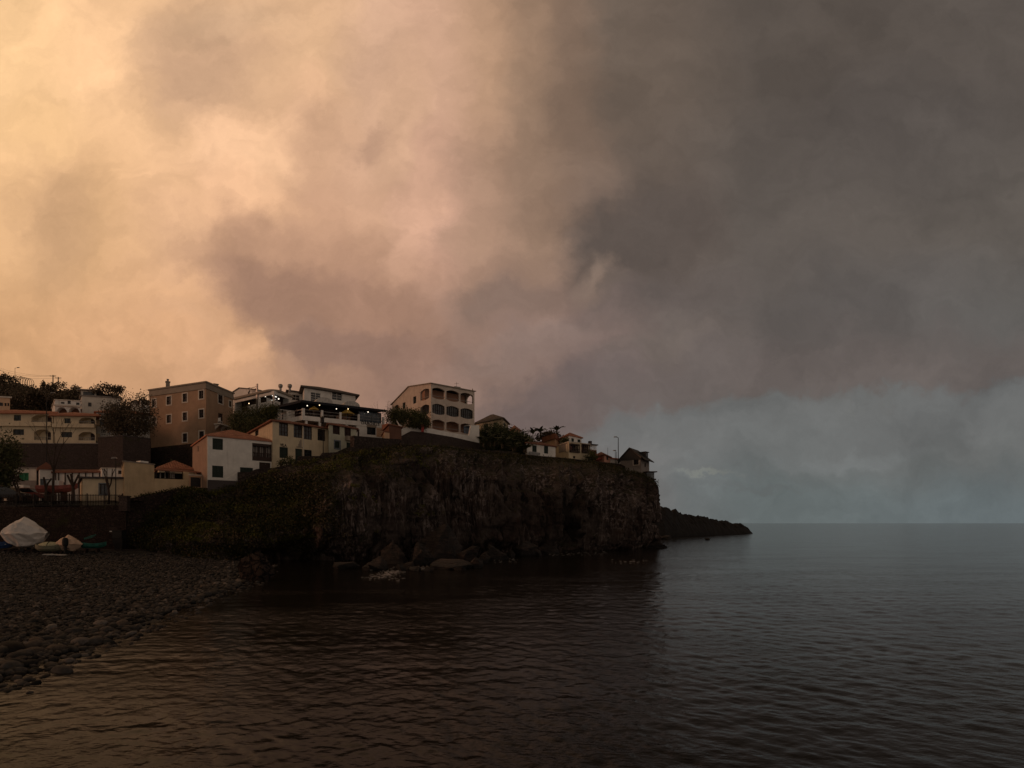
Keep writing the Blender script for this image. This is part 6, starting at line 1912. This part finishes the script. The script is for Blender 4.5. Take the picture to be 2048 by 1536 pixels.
# razor wire coils on the hill
mb = MB(); pts = []
for i in range(150):
    s = i / 149; th = s * 2 * math.pi * 5.5
    c = at(38 + 24 * s, 766 + 6 * s, 118)
    pts.append(c + Vector((1.0 * math.cos(th) * .7, .4 * math.cos(th), 1.25 * math.sin(th) + .4)))
mb.tube(pts, .05, n=5)
tag(mb.build('razor_wire', M['metal'], None, pts[0]), 'loose coils of wire silhouetted on the green hill', 'wire coil')

# ------------------------------------------------------------------ iron fence and white railing
fn = empty('iron_fence', (gx(-40, 53.2), 53.2, zz(1014, 53.2)), 'long dark iron railing fence on top of the beach wall', 'fence')
fc = Face(Vector((gx(-40, 53.3), 53.3, 0)), Vector((gx(247, 53.3), 53.3, 0)))
zb_ = zz(1013.2, 53.3)
mb = MB()
n = int(fc.L / .17)
for i in range(n): c = fc.L * (i + .5) / n; fc.box(mb, c - .018, c + .018, zb_ + .08, zb_ + 1.32, -.02, .02)
mb.build('bars', M['metal'], fn)
mb = MB(); fc.box(mb, 0, fc.L, zb_ + .12, zb_ + .17, -.03, .03); fc.box(mb, 0, fc.L, zb_ + 1.18, zb_ + 1.23, -.03, .03); mb.build('rail', M['metal'], fn)
for i in range(9): mb = MB(); c = .1 + (fc.L - .2) * i / 8; fc.box(mb, c - .05, c + .05, zb_ - .1, zb_ + 1.4, -.05, .05); mb.build('post', M['metal'], fn)
fr = empty('white_railing', at(452, 962, 57), 'white stair railing rising in front of the white house', 'railing')
mb = MB(); n = 18
for i in range(n):
    s = i / (n - 1); px = 451 + 25 * s; yb = 960.5 + .8 * s; yt = 958 - 13.5 * s
    p, q = at(px, yb, 57 + .5 * s), at(px, yt, 57 + .5 * s); mb.tube([p, q], .022, n=5)
mb.build('bars', M['whitepaint'], fr)
mb = MB(); mb.tube([at(451, 958, 57), at(476, 944.5, 57.5)], .035, n=6); mb.build('handrail', M['whitepaint'], fr)

# ------------------------------------------------------------------ boats on the beach
def lofted(sections, closed=True):
    """sections: list of rings (same count) of points."""
    mb = MB(); n = len(sections[0])
    for a, b in zip(sections, sections[1:]):
        for k in range(n if closed else n - 1):
            j = (k + 1) % n; mb.poly([a[k], b[k], b[j], a[j]])
    mb.poly(sections[0]); mb.poly(sections[-1][::-1])
    return mb
def tarp_boat(px, Y, label, Lx, Wd, zk, zg, peak, rz, mat, seed, lean=0.0, group='boats drawn up on the beach'):
    """Boat wrapped in a draped tarpaulin on a wheeled cradle."""
    c = Vector((gx(px, Y), Y, 0)); z0 = float(beach_z(np.array(c.x), np.array(c.y)))
    root = empty('covered_boat', (c.x, c.y, z0), label, 'boat', group)
    nu, nv = 70, 96
    u = np.linspace(-1, 1, nu); tt_ = np.linspace(0, 1, nv, endpoint=False)
    # cross-section: keel, bilge, flared skirt, gunwale lip, straight tent sides up to the ridge (half-widths, heights 0..1 below / 1..2 above the gunwale)
    kn = np.array([0, .10, .24, .27, .39, .5]) * 1.0
    kw = np.array([0.0, .55, 1.08, .97, .68, 0.0]); kh = np.array([0.0, .10, .98, 1.03, 1.62, 2.0])
    ta = np.where(tt_ <= .5, tt_, 1 - tt_); sg = np.where(tt_ <= .5, 1.0, -1.0)
    W_ = np.interp(ta, kn, kw) * sg; H_ = np.interp(ta, kn, kh)
    U, Wg = np.meshgrid(u, W_, indexing='ij'); _, Hg = np.meshgrid(u, H_, indexing='ij')
    half = Wd / 2 * (1 - np.abs(U) ** 2.6 * .75)
    ridge = zg + (peak - zg) * np.clip(1 - np.abs(U + .05) * 1.02, 0.02, 1) ** .66
    keel = zk + .45 * np.abs(U) ** 2.2 * (zg - zk)
    y = half * Wg
    up_ = np.where(Hg >= 1, zg + (ridge - zg) * (Hg - 1), keel + (zg - keel) * Hg)
    x = U * Lx / 2 * (0.80 + 0.20 * np.minimum(Hg, 1))
    wr = .17 * ridged(x * 1.0 + up_ * .8, y * 1.0, up_ * .9 + seed, 3, seed) + .05 * fbm(x * 3, y * 3, up_ * 3, 3, seed + 1)
    fold = .10 * np.sin(up_ * 3 + x * 5 + 3 * fbm(x, y, up_, 2, seed + 4)) * (Hg < .95)
    sgn = np.sign(Wg)
    y = y + (wr * np.minimum(1, np.abs(Wg) * 3) + fold) * sgn; up_ = up_ + wr * .6 + .05 * fbm(x * 1.2, y * 1.2, 3, 3, seed + 7)
    ca, sa = math.cos(rz), math.sin(rz)
    P = np.stack([c.x + x * ca - y * sa + lean * (up_ - zg), c.y + x * sa + y * ca, z0 + up_], -1).reshape(-1, 3)
    i = np.arange(nu - 1)[:, None]; j = np.arange(nv)[None]
    f = np.stack([(i * nv + j), (i * nv + (j + 1) % nv), ((i + 1) * nv + (j + 1) % nv), ((i + 1) * nv + j)], -1).reshape(-1, 4)
    np_mesh('tarpaulin', P, f, mat, root, smooth_=True)
    mb = MB()
    for s in (-.45, .35):
        q = c + Vector((s * Lx * ca / 1.0 * .6, s * Lx * sa * .6, z0))
        mb.box((q.x, q.y, z0 + zk * .5 + .05), (.16, Wd * .7, .14), rz); mb.box((q.x, q.y, z0 + zk * .5), (.14, .14, zk), rz)
    mb.box((c.x, c.y, z0 + zk * .4), (Lx * .75, .14, .12), rz); mb.build('cradle', M['wood'], root)
    for s in (-1, 1):
        q = c + Vector((-sa * s * Wd * .3, ca * s * Wd * .3, z0 + .2)); mb = MB()
        ax = Vector((-sa, ca, 0)); mb.tube([q - ax * .07, q + ax * .07], .2, n=12); mb.build('wheel', M['rubber'], root)
    return root, c, z0
M['tarp'] = mat_plaster('white_tarpaulin', (0.64, 0.61, 0.58), 0.2, (0.25, 0.2, 0.16))
M['tarp2'] = mat_plaster('orange_white_tarpaulin', (0.58, 0.42, 0.31), 0.35, (0.25, 0.15, 0.1))
tarp_boat(51, 49.0, 'big white tarpaulin-covered boat, tallest thing on the beach', 4.0, 2.5, .35, 1.8, 3.4, .25, M['tarp'], 3)
root, c, z0 = tarp_boat(139, 48.5, 'smaller boat under a pinkish tarpaulin with a black outboard motor', 2.3, 1.5, .2, .9, 1.8, .35, M['tarp2'], 8, lean=-.05)
ob = empty('outboard_motor', (c.x + .25, c.y - 1.0, z0 + .4), 'black outboard motor hung on the pinkish covered boat', 'motor')
mb = MB(); q = Vector((c.x + .22, c.y - 1.0, z0 + 1.18)); mb.lathe(q - Vector((0, 0, .42)), [(.16, 0), (.24, .08), (.27, .35), (.26, .62), (.18, .78), (.05, .83)], 14); mb.build('cowling', M['rubber'], ob)
mb = MB(); mb.box(q - Vector((0, 0, .75)), (.16, .24, .7)); mb.box(q - Vector((0, 0, .62)), (.5, .3, .05)); mb.build('shaft', M['rubber'], ob)
def open_boat(px, Y, label, Lb, Wd, hgt, rz, mh, mi, name='rowing_boat', over=None, zoff=.12):
    c = Vector((gx(px, Y), Y, 0)); z0 = float(beach_z(np.array(c.x), np.array(c.y))) + zoff
    root = empty(name, (c.x, c.y, z0), label, 'boat', 'boats drawn up on the beach')
    nu = 25; sec = []; ca, sa = math.cos(rz), math.sin(rz)
    for i in range(nu):
        u = -1 + 2 * i / (nu - 1); hw = Wd / 2 * max(.03, (1 - abs(u) ** 2.6)) ** .8; sheer = hgt * (1 + .35 * u * u); kz = .12 * hgt + .5 * hgt * abs(u) ** 4
        ring = []
        for y, z in ((-1, 1), (-.92, .45), (-.55, .1), (0, 0), (.55, .1), (.92, .45), (1, 1), (.86, 1), (.5, .3), (0, .2), (-.5, .3), (-.86, 1)):
            x_, y_, z_ = u * Lb / 2, y * hw, kz + (sheer - kz) * z
            ring.append(Vector((c.x + x_ * ca - y_ * sa, c.y + x_ * sa + y_ * ca, z0 + z_)))
        sec.append(ring)
    lofted(sec).build('hull', mh, root, smooth_=False)
    mb = MB()
    for u in (-.35, .15, .55): mb.box((c.x + u * Lb / 2 * ca, c.y + u * Lb / 2 * sa, z0 + hgt * .72), (.22, Wd * .78, .05), rz)
    mb.build('thwart', mi, root)
    mb = MB()
    for u in (-.4, .4): mb.box((c.x + u * Lb / 2 * ca, c.y + u * Lb / 2 * sa, z0 - zoff / 2), (.15, Wd * .8, zoff), rz)
    mb.build('roller', M['wood'], root)
    return root, c, z0
M['hullolive'] = mat_plain('olive_grey_hull', (0.16, 0.16, 0.11), .55, var=.25); M['hullcream'] = mat_plain('pale_olive_cover', (0.36, 0.35, 0.22), .6, var=.2)
M['hullgreen'] = mat_plain('sea_green_hull', (0.02, 0.11, 0.085), .5, var=.3); M['hullblue'] = mat_plain('blue_hull', (0.03, 0.07, 0.19), .5, var=.3)
root, c, z0 = open_boat(99, 48.0, 'olive hulled boat with pale cover strapped on, between the two covered boats', 2.6, 1.2, .62, .1, M['hullolive'], M['wood'])
mb = MB(); n = 9; secs = []
for i in range(9):
    u = -1 + 2 * i / 8; hw = .52 * (1 - abs(u) ** 3) + .03
    secs.append([Vector((c.x + u * 1.2, c.y + math.cos(math.pi * k / n) * -hw, z0 + .64 + .38 * (1 - abs(u) ** 2.5) * math.sin(math.pi * k / n))) for k in range(n + 1)])
lofted(secs, False).build('cover', M['hullcream'], root)
mb = MB(); mb.tube([Vector((c.x + .1, c.y + math.cos(math.pi * k / n) * -.55, z0 + .62 + .43 * math.sin(math.pi * k / n))) for k in range(n + 1)], .03, n=5); mb.build('strap', M['rubber'], root)
open_boat(184, 49.5, 'small sea-green rowing boat right of the pinkish covered boat', 2.6, 1.2, .55, .25, M['hullgreen'], M['wood'], zoff=.35)
open_boat(-2, 49.0, 'blue rowing boat cut by the left picture edge', 2.6, 1.2, .75, .2, M['hullblue'], M['whitepaint'])
mb = MB()
for i in range(7): 
    p = at(168, 1079 - i * .5, 49.3) ; q = at(187 + i, 1072.5 - i * .4 + 2 * math.sin(i), 49.6); mb.tube([p, (p + q) / 2 + Vector((0, 0, .05 * math.sin(i * 2))), q], .018, n=4)
tag(mb.build('oar_bundle', M['hullgreen'], None, at(168, 1079, 49.3)), 'bundle of thin sea-green poles laid across the green rowing boat', 'poles')
for i, (px, py_, L_, rz, lb) in enumerate([(97, 1097.5, 1.0, .1, 'crumpled pale sheet on the ground left of the pale plank pile'), (122, 1103, 1.1, -.12, 'pale plank lying on the gravel in front of the olive boat'), (106, 1101.5, .9, .5, 'short pale plank crossing under the others before the olive boat')]):
    Y = 46.5; x_ = gx(px, Y); z0 = float(beach_z(np.array(x_), np.array(Y))) + .12
    mb = MB(); mb.box((x_, Y, z0), (L_, .26, .05), rz); mb.box((x_, Y + .02, z0 + .05), (L_ * .8, .2, .04), rz + .12)
    tag(mb.build('plank', M['canvaspale'], None, (x_, Y, z0)), lb, 'plank')
# sign and bin against the wall
fc = Face(Vector((gx(216, 52.6), 52.6, 0)), Vector((gx(232, 52.7), 52.7, 0)))
sg = empty('notice_sign', fc.pt(.3, zz(1075, 52.6)), 'small dark notice board with two pale lines on the beach wall', 'sign')
mb = MB(); fc.box(mb, .1, .9, zz(1066, 52.6), zz(1054, 52.6), -.05, 0); mb.build('board', M['wood'], sg)
mb = MB(); fc.box(mb, .16, .46, zz(1063.6, 52.6), zz(1061.8, 52.6), .002, .012); fc.box(mb, .54, .84, zz(1063.6, 52.6), zz(1061.8, 52.6), .002, .012); mb.build('lettering', M['whitepaint'], sg)
mb = MB(); fc.box(mb, .45, .55, zz(1090, 52.6), zz(1066, 52.6), -.08, -.02); mb.build('post', M['metal'], sg)
Y = 52.0; x_ = gx(240, Y); z0 = float(beach_z(np.array(x_), np.array(Y)))
bn = empty('waste_bin', (x_, Y, z0), 'dark waste container with black lid against the beach wall', 'bin')
mb = MB(); mb.hexa([Vector((x_ - .4, Y - .35, z0 + .1)), Vector((x_ + .4, Y - .35, z0 + .1)), Vector((x_ + .4, Y + .35, z0 + .1)), Vector((x_ - .4, Y + .35, z0 + .1))], [Vector((x_ - .5, Y - .45, z0 + 1.25)), Vector((x_ + .5, Y - .45, z0 + 1.25)), Vector((x_ + .5, Y + .45, z0 + 1.25)), Vector((x_ - .5, Y + .45, z0 + 1.25))]); mb.build('body', M['metal'], bn)
mb = MB(); mb.box((x_ - .1, Y, z0 + 1.65), (1.0, .9, .75)); mb.box((x_ - .1, Y, z0 + 2.05), (1.1, 1.0, .06)); mb.build('lid', M['rubber'], bn)
for s in (-.3, .3): mb = MB(); mb.tube([Vector((x_ + s, Y - .36, z0 + .1)), Vector((x_ + s, Y - .28, z0 + .1))], .1, n=10); mb.build('wheel', M['rubber'], bn)

# ------------------------------------------------------------------ yard: parked car, stored boats
def car(px, Y, label, zg, rz, body, L_=4.1):
    c = Vector((gx(px, Y), Y, zg)); root = empty('parked_car', c, label, 'car', 'cars parked in the yard')
    ca, sa = math.cos(rz), math.sin(rz)
    def P(x, y, z): return Vector((c.x + x * ca - y * sa, c.y + x * sa + y * ca, c.z + z))
    prof = [(-2.0, .35), (-2.05, .75), (-1.85, .92), (-1.0, 1.0), (1.2, .98), (1.95, .82), (2.05, .6), (2.0, .35)]
    k = L_ / 4.1
    mb = MB(); lo = [P(x * k, -.8, z) for x, z in prof]; hi = [P(x * k, .8, z) for x, z in prof]
    mb.poly(lo[::-1]); mb.poly(hi)
    for i in range(len(prof)): j = (i + 1) % len(prof); mb.poly([lo[i], lo[j], hi[j], hi[i]])
    mb.build('body', body, root)
    cab = [(-1.5, .98), (-1.05, 1.42), (.35, 1.46), (1.15, 1.0)]
    mb = MB(); lo = [P(x * k, -.72, z) for x, z in cab]; hi = [P(x * k, .72, z) for x, z in cab]
    mb.poly(lo[::-1]); mb.poly(hi)
    for i in range(4): j = (i + 1) % 4; mb.poly([lo[i], lo[j], hi[j], hi[i]])
    mb.build('windows', M['glass'], root)
    mb = MB(); mb.hexa([P(-1.08 * k, -.7, 1.43), P(.38 * k, -.7, 1.47), P(.38 * k, .7, 1.47), P(-1.08 * k, .7, 1.43)], [P(-1.0 * k, -.62, 1.5), P(.3 * k, -.62, 1.53), P(.3 * k, .62, 1.53), P(-1.0 * k, .62, 1.5)]); mb.build('roof', body, root)
    for x in (-1.25, 1.25):
        for y in (-.78, .78): mb = MB(); mb.tube([P(x * k, y - .09, .31), P(x * k, y + .09, .31)], .31, n=14); mb.build('wheel', M['rubber'], root)
    for y in (-.55, .55): mb = MB(); mb.box(P(2.0 * k, y, .66), (.12, .3, .14), rz); mb.build('headlight', M['canvaspale'], root)
M['carblack'] = mat_plain('black_car_paint', (0.012, 0.013, 0.017), .3, var=.1, spec=.5); M['carwhite'] = mat_plain('white_car_paint', (0.5, 0.48, 0.46), .35, var=.1, spec=.5); M['carred'] = mat_plain('dark_red_car_paint', (0.16, 0.03, 0.025), .35, var=.1, spec=.5)
car(15, 55.0, 'dark car parked behind the iron fence at the left edge', 6.45, .15, M['carblack'])
car(8, 58.5, 'white car with pale roof behind the dark one at the left edge', 6.55, .0, M['carwhite'])
car(58, 57.5, 'dark red car parked behind the bare leaning tree', 6.5, .05, M['carred'])
def yard_boat(px, Y, label, Lb, rz, mh, zoff=.9):
    c = Vector((gx(px, Y), Y, 0)); z0 = 6.5 + zoff
    root = empty('stored_boat', (c.x, c.y, 6.5), label, 'boat', 'boats stored in the yard')
    sec = []; ca, sa = math.cos(rz), math.sin(rz)
    for i in range(21):
        u = -1 + 2 * i / 20; hw = .75 * max(.03, (1 - max(0, u) ** 2.4)) * (1 - .2 * max(0, -u)); kz = .55 * max(0, u) ** 3; sh = .8 + .25 * max(0, u) ** 2
        ring = []
        for y, z in ((-1, 1), (-.95, .5), (-.5, .12), (0, 0), (.5, .12), (.95, .5), (1, 1), (.5, 1.05), (0, 1.08), (-.5, 1.05)):
            ring.append(Vector((c.x + u * Lb / 2 * ca - y * hw * sa, c.y + u * Lb / 2 * sa + y * hw * ca, z0 + kz + (sh - kz) * z)))
        sec.append(ring)
    lofted(sec).build('hull', mh, root)
    mb = MB(); mb.box((c.x - .3 * ca, c.y - .3 * sa, z0 + 1.1), (1.3, .95, .55), rz); mb.build('wheelhouse', M['whitepaint'], root)
    mb = MB()
    for u in (-.4, .3): mb.box((c.x + u * Lb / 2 * ca, c.y + u * Lb / 2 * sa, 6.5 + zoff / 2), (.15, 1.2, zoff + .25), rz)
    mb.build('cradle', M['wood'], root)
yard_boat(116, 56.5, 'red boat with white deckhouse stored on a cradle by the boathouses', 4.2, .1, M['redpale'])
yard_boat(48, 60.5, 'white boat with dark deck stored before the green shutter', 3.6, -.1, M['canvaspale'], .7)

# ------------------------------------------------------------------ trees, shrubs and climbing plants
HT = 'trees on the green hill'
tree('broadleaf_tree', 'dark round-crowned tree under the utility poles on the hill', at(112, 800, 116), at(114, 784, 116), (2.9, 2.2, 1.7), 3400, .2, M['leaf_brown'], .25, 40, 5, HT)
tree('broadleaf_tree', 'umbrella-shaped tree with open crown over the hilltop house', at(222, 806, 100), at(216, 783, 100), (3.1, 2.0, 1.5), 2200, .18, M['leaf_brown'], .18, 34, 6, HT, spread=.16)
tree('broadleaf_tree', 'thin feathery tree just left of the hilltop house', at(158, 800, 108), at(158, 779, 108), (1.8, 1.3, 1.2), 600, .16, M['leaf_brown'], .12, 24, 7, HT, spread=.15)
tree('broadleaf_tree', 'dense low tree covering the house corner left of the hilltop house', at(150, 806, 104), at(147, 795, 104), (3.0, 2.0, 1.3), 2600, .2, M['leaf_brown'], .2, 36, 8, HT)
tree('conifer', 'small spiky tree standing alone at the foot of the hill ridge', at(88, 800, 116), at(88, 780, 116), (.8, .7, 1.7), 700, .16, M['leaf_brown'], .14, 22, 9, HT)
tree('broadleaf_tree', 'dark mass of trees at the top left of the hill', at(4, 785, 120), at(-6, 766, 120), (4.2, 3, 2.4), 4200, .22, M['leaf_brown'], .28, 44, 10, HT)
for i, (px, py_, rx, rz_, lb) in enumerate([(35, 779, 3.5, 1.8, 'dark scrub right of the top-left hill trees'), (62, 785, 3.8, 1.6, 'dark scrub under the coils of wire on the hill'), (20, 792, 4.5, 2.0, 'scrub on the slope above the pinkish hillside house'), (55, 800, 5.0, 2.2, 'scrub in the middle of the hill slope'), (90, 806, 3.6, 1.8, 'scrub behind the curved street lamp'), (75, 792, 3.0, 1.4, 'scrub left of the small spiky tree'), (130, 800, 3.0, 1.4, 'scrub just above the white arched house')]):
    Y = 118 - i * 2.5
    q = at(px, py_, Y); shrub('hill_scrub', lb, tuple(q), (rx, 2.5, rz_ * .75), 2400, .22, M['leaf_brown'], 20 + i, 'scrub on the green hill', 34)
tree('broadleaf_tree', 'large dark tree in front of the glazed white house', at(258, 874, 79), at(258, 838, 79), (3.7, 2.3, 3.2), 11000, .14, M['leaf_brown'], .2, 60, 31, spread=.2)
tree('broadleaf_tree', 'lower left bough-like dark tree before the glazed house balcony', at(232, 872, 79.5), at(232, 846, 79.5), (2.1, 1.6, 1.4), 3200, .13, M['leaf_brown'], .12, 30, 33)
tree('broadleaf_tree', 'dark leafy tree with a bent trunk at the left edge of the yard', at(42, 1000, 54.6), at(10, 921, 54.6), (2.1, 1.6, 2.4), 5000, .12, M['leaf'], .13, 40, 34, spread=.22)
shrub('yard_shrub', 'hanging dark foliage below the bent yard tree at the left edge', tuple(at(12, 955, 54.8)), (1.1, 1.0, 1.0), 900, .18, M['leaf'], 35)
bare_tree('bare_tree', 'tall thin bare tree with forking top before the boathouses', (gx(107.5, 54.8), 54.8, 6.4), 7.6, 41, 'bare trees in the yard', .35, .15, 4)
bare_tree('pollarded_tree', 'pollarded tree with two upright stumps left of the cream outbuilding', (gx(146, 54.5), 54.5, 6.4), 3.1, 42, 'bare trees in the yard', .55, .20, 1, cut=True)
bare_tree('pollarded_tree', 'low pollarded tree before the white gabled boathouse', (gx(92, 55.2), 55.2, 6.4), 2.8, 43, 'bare trees in the yard', .6, .18, 1, cut=True)
bare_tree('pollarded_tree', 'knotty pollarded tree before the grey window of the outbuilding', (gx(217, 53.8), 53.8, 6.2), 2.9, 44, 'bare trees in the yard', .3, .14, 2, cut=True)
bare_tree('bare_tree', 'leaning thin bare tree behind the iron fence, before the green shutter', (gx(44, 54.2), 54.2, 6.4), 5.0, 45, 'bare trees in the yard', .4, .11, 3, lean=-.12)
for i, (px, py_, Y, rx, rz_, lb, mt) in enumerate([
        (492, 842, 80, 2.6, 2.2, 'big pale-green bush right of the ochre apartment house', 'leaf'), (522, 838, 79, 2.2, 2.0, 'bush below the white balusters of the upper veranda', 'leaf'),
        (540, 828, 79, 1.4, 1.3, 'lighter green bush against the bow balcony', 'leaf_light'), (478, 850, 79, 1.5, 1.8, 'bush touching the ochre apartment house wall', 'leaf'),
        (505, 855, 77, 2.6, 1.5, 'dark bush behind the white house roof', 'leaf')]):
    shrub('garden_bush', lb, tuple(at(px, py_, Y)), (rx, 1.6, rz_), 5200, .10, M[mt], 50 + i, 'bushes between ochre house and restaurant', 50)
for i, (px, py_, Y, rx, rz_, lb) in enumerate([(818, 837, 80, 2.6, 1.5, 'big bush in front of the arched apartment house'), (795, 834, 79, 1.8, 1.3, 'bush left of the big one by the arched apartment house'), (840, 845, 79.5, 1.4, 1.0, 'small bush against the arched apartment house corner')]):
    shrub('garden_bush', lb, tuple(at(px, py_, Y)), (rx, 1.4, rz_), 5000, .10, M['leaf_light' if i == 0 else 'leaf'], 60 + i, 'bushes beside the arched apartment house', 50)
bare_tree('bare_tree', 'pale bare-branched tree right of the terrace restaurant', (gx(770, 78), 78, 16.5), 5.2, 66, None, .55, .10, 5)
# banana hedge and palms
for i, (px, py_, Y, rx, rz_) in enumerate([(972, 880, 92, 2.2, 2.2), (990, 878, 92, 2.6, 2.4), (1012, 879, 92, 2.8, 2.2), (1032, 884, 91, 2.6, 2.0), (1046, 890, 90, 2.0, 1.6), (980, 893, 89, 2.6, 1.5), (1008, 895, 89, 3.0, 1.6), (1034, 899, 88, 2.6, 1.5), (968, 902, 87, 2.4, 1.3), (990, 905, 87, 2.8, 1.2), (1014, 907, 87, 2.8, 1.2), (1038, 909, 86.5, 2.6, 1.1)]):
    shrub('hedge', 'dense dark green hedge plant on the slope right of the arched apartment house', tuple(at(px, py_, Y)), (rx, 1.8, rz_), 4200, .15, M['leaf_blue'], 300 + i, 'dense hedge on the slope', 44)
def banana(px, py_, Y, s, label, seed, group='banana plants on the slope'):
    rng = np.random.default_rng(seed); b0 = at(px, py_, Y); root = empty('banana_plant', b0, label, 'banana plant', group)
    mb = MB(); top = b0 + Vector((0, 0, s * .9)); mb.tube([b0 + Vector((0, 0, s * .3)), top], .09, .06, 7); mb.build('stem', M['leaf_brown'], root)
    mb = MB()
    for k in range(11):
        az = 2 * math.pi * (k + rng.random() * .7) / 11; el = .85 + .6 * rng.random(); L_ = s * (.9 + .5 * rng.random()); w_ = .16 * s
        d = Vector((math.cos(az), math.sin(az), 0)); side = Vector((-d.y, d.x, 0)); prev = None
        for i in range(6):
            t_ = i / 5; p = top + d * (L_ * t_ * math.cos(el * (1 - .5 * t_))) + Vector((0, 0, L_ * (math.sin(el) * t_ - .5 * t_ * t_)))
            w2 = w_ * math.sin(math.pi * min(.97, .08 + t_ * .9)) + .01
            cur = (p - side * w2 + Vector((0, 0, -.05 * s)), p, p + side * w2 + Vector((0, 0, -.05 * s)))
            if prev: mb.poly([prev[0], prev[1], cur[1], cur[0]]); mb.poly([prev[1], prev[2], cur[2], cur[1]])
            prev = cur
    mb.build('leaves', M['leaf_blue'], root)
rb = random.Random(5)
bl = 'ragged banana plant in the dense hedge between the arched apartment house and the white cottage'
for i in range(64):
    px = 962 + 92 * rb.random(); f_ = (px - 962) / 92
    topy = 866 + 10 * f_ + 8 * abs(f_ - .3); py_ = topy + 6 + 24 * rb.random()
    Y = 96 - (py_ - topy) * .55; banana(px, py_, Y, .8 + .6 * rb.random(), bl, 100 + i)
for i, (px, py_, lb) in enumerate([(1066, 882, 'spiky palm left of the two behind the white cottage'), (1080, 879, 'spiky palm right of the other behind the white cottage'), (1114, 876, 'small palm by the red roof of the upper storey house')]): banana(px, py_, 98, 1.6, lb, 200 + i, 'palms behind the white cottage')
shrub('garden_bush', 'dark bush with a flat top behind the white cottage roof', tuple(at(1098, 872, 99)), (2.2, 1.6, 1.0), 1400, .2, M['leaf_brown'], 71)
shrub('garden_bush', 'roof-terrace plants on the cream house with verandas', tuple(at(1131, 882, 89.5)), (.8, .6, .6), 500, .13, M['leaf'], 72)
shrub('garden_bush', 'yellow-green bush between the verandas and the pink cottage', tuple(at(1183, 915, 87.5)), (.9, .8, 1.2), 800, .15, M['leaf_light'], 73)
shrub('flower_bush', 'sparse flowering plant in front of the yellow house door', tuple(at(579, 922, 59.2)), (.8, .4, .5), 320, .11, M['leaf'], 74)
shrub('flower_bush', 'sparse potted greenery under the shuttered window of the yellow house', tuple(at(563, 925, 59.0)), (.6, .3, .4), 220, .1, M['leaf'], 75)

# plants growing over the cliff: one uncountable cover
def cover(n, seed, keep, size, name, mat, jitter=.25, k=7):
    r = np.random.default_rng(seed)
    iu = r.integers(2, NU - 90, n * 6); iv = r.integers(6, NV, n * 6)
    P = CLIFF[iu, iv]
    ok = keep(iu, iv, P, r)
    P = P[ok][:n]
    C = np.repeat(P, k, 0) + r.normal(0, jitter, (len(P) * k, 3)) * np.array([1, 1, .7]) + np.array([0, -.10, .12])
    v, f = leaf_quads(C, size, r)
    return tag(np_mesh(name, v, f, mat), None, None, None, 'stuff')
colpx = np.concatenate([ci(3), np.full(endn, 1306.0)])
def keep1(iu, iv, P, r):
    v = iv / (NV - 1); px = colpx[iu]
    nz = fbm(P[:, 0] * .16, P[:, 1] * .16, P[:, 2] * .30, 4, 91)
    slope = smooth(690, 560, px)
    topband = smooth(.80, .98, v) * .8 * np.where((px > 440) & (px < 730), .35, 1)
    dens = np.maximum(slope * (.45 + 1.1 * nz), topband * (.5 + .9 * nz)) + .25 * np.maximum(nz - .15, 0) * (px < 1320)
    dens = dens * np.where((px > 470) & (px < 660) & (v < .35), .15, 1.0)
    return r.random(len(iu)) < np.clip(dens, 0, 1)
cover(15000, 3, keep1, .10, 'cliff_vegetation', M['cover'])
def keep2(iu, iv, P, r):
    v = iv / (NV - 1); px = colpx[iu]
    nz = fbm(P[:, 0] * .12 + 9, P[:, 1] * .12, P[:, 2] * .45, 3, 95)
    return (nz > .22) & (px < 720) & (v > .2) & (r.random(len(iu)) < .8)
cover(3000, 5, keep2, .11, 'pale_ground_cover', M['leaf_brown'], .25)
NZ = np.abs(np.gradient(CLIFF[..., 1], axis=1)) / (np.hypot(np.gradient(CLIFF[..., 1], axis=1), np.gradient(CLIFF[..., 2], axis=1)) + 1e-6)
def keep3(iu, iv, P, r):
    v = iv / (NV - 1); px = colpx[iu]
    nz = fbm(P[:, 0] * .20 + 4, P[:, 1] * .2, P[:, 2] * .9, 3, 97)
    return (nz > .12) & (NZ[iu, iv] > .55) & (v > .25) & (px > 330) & (px < 900) & (r.random(len(iu)) < np.where(px > 700, .35, 1.0))
cover(4200, 7, keep3, .10, 'ledge_grass', M['ledge'], .16, 9)
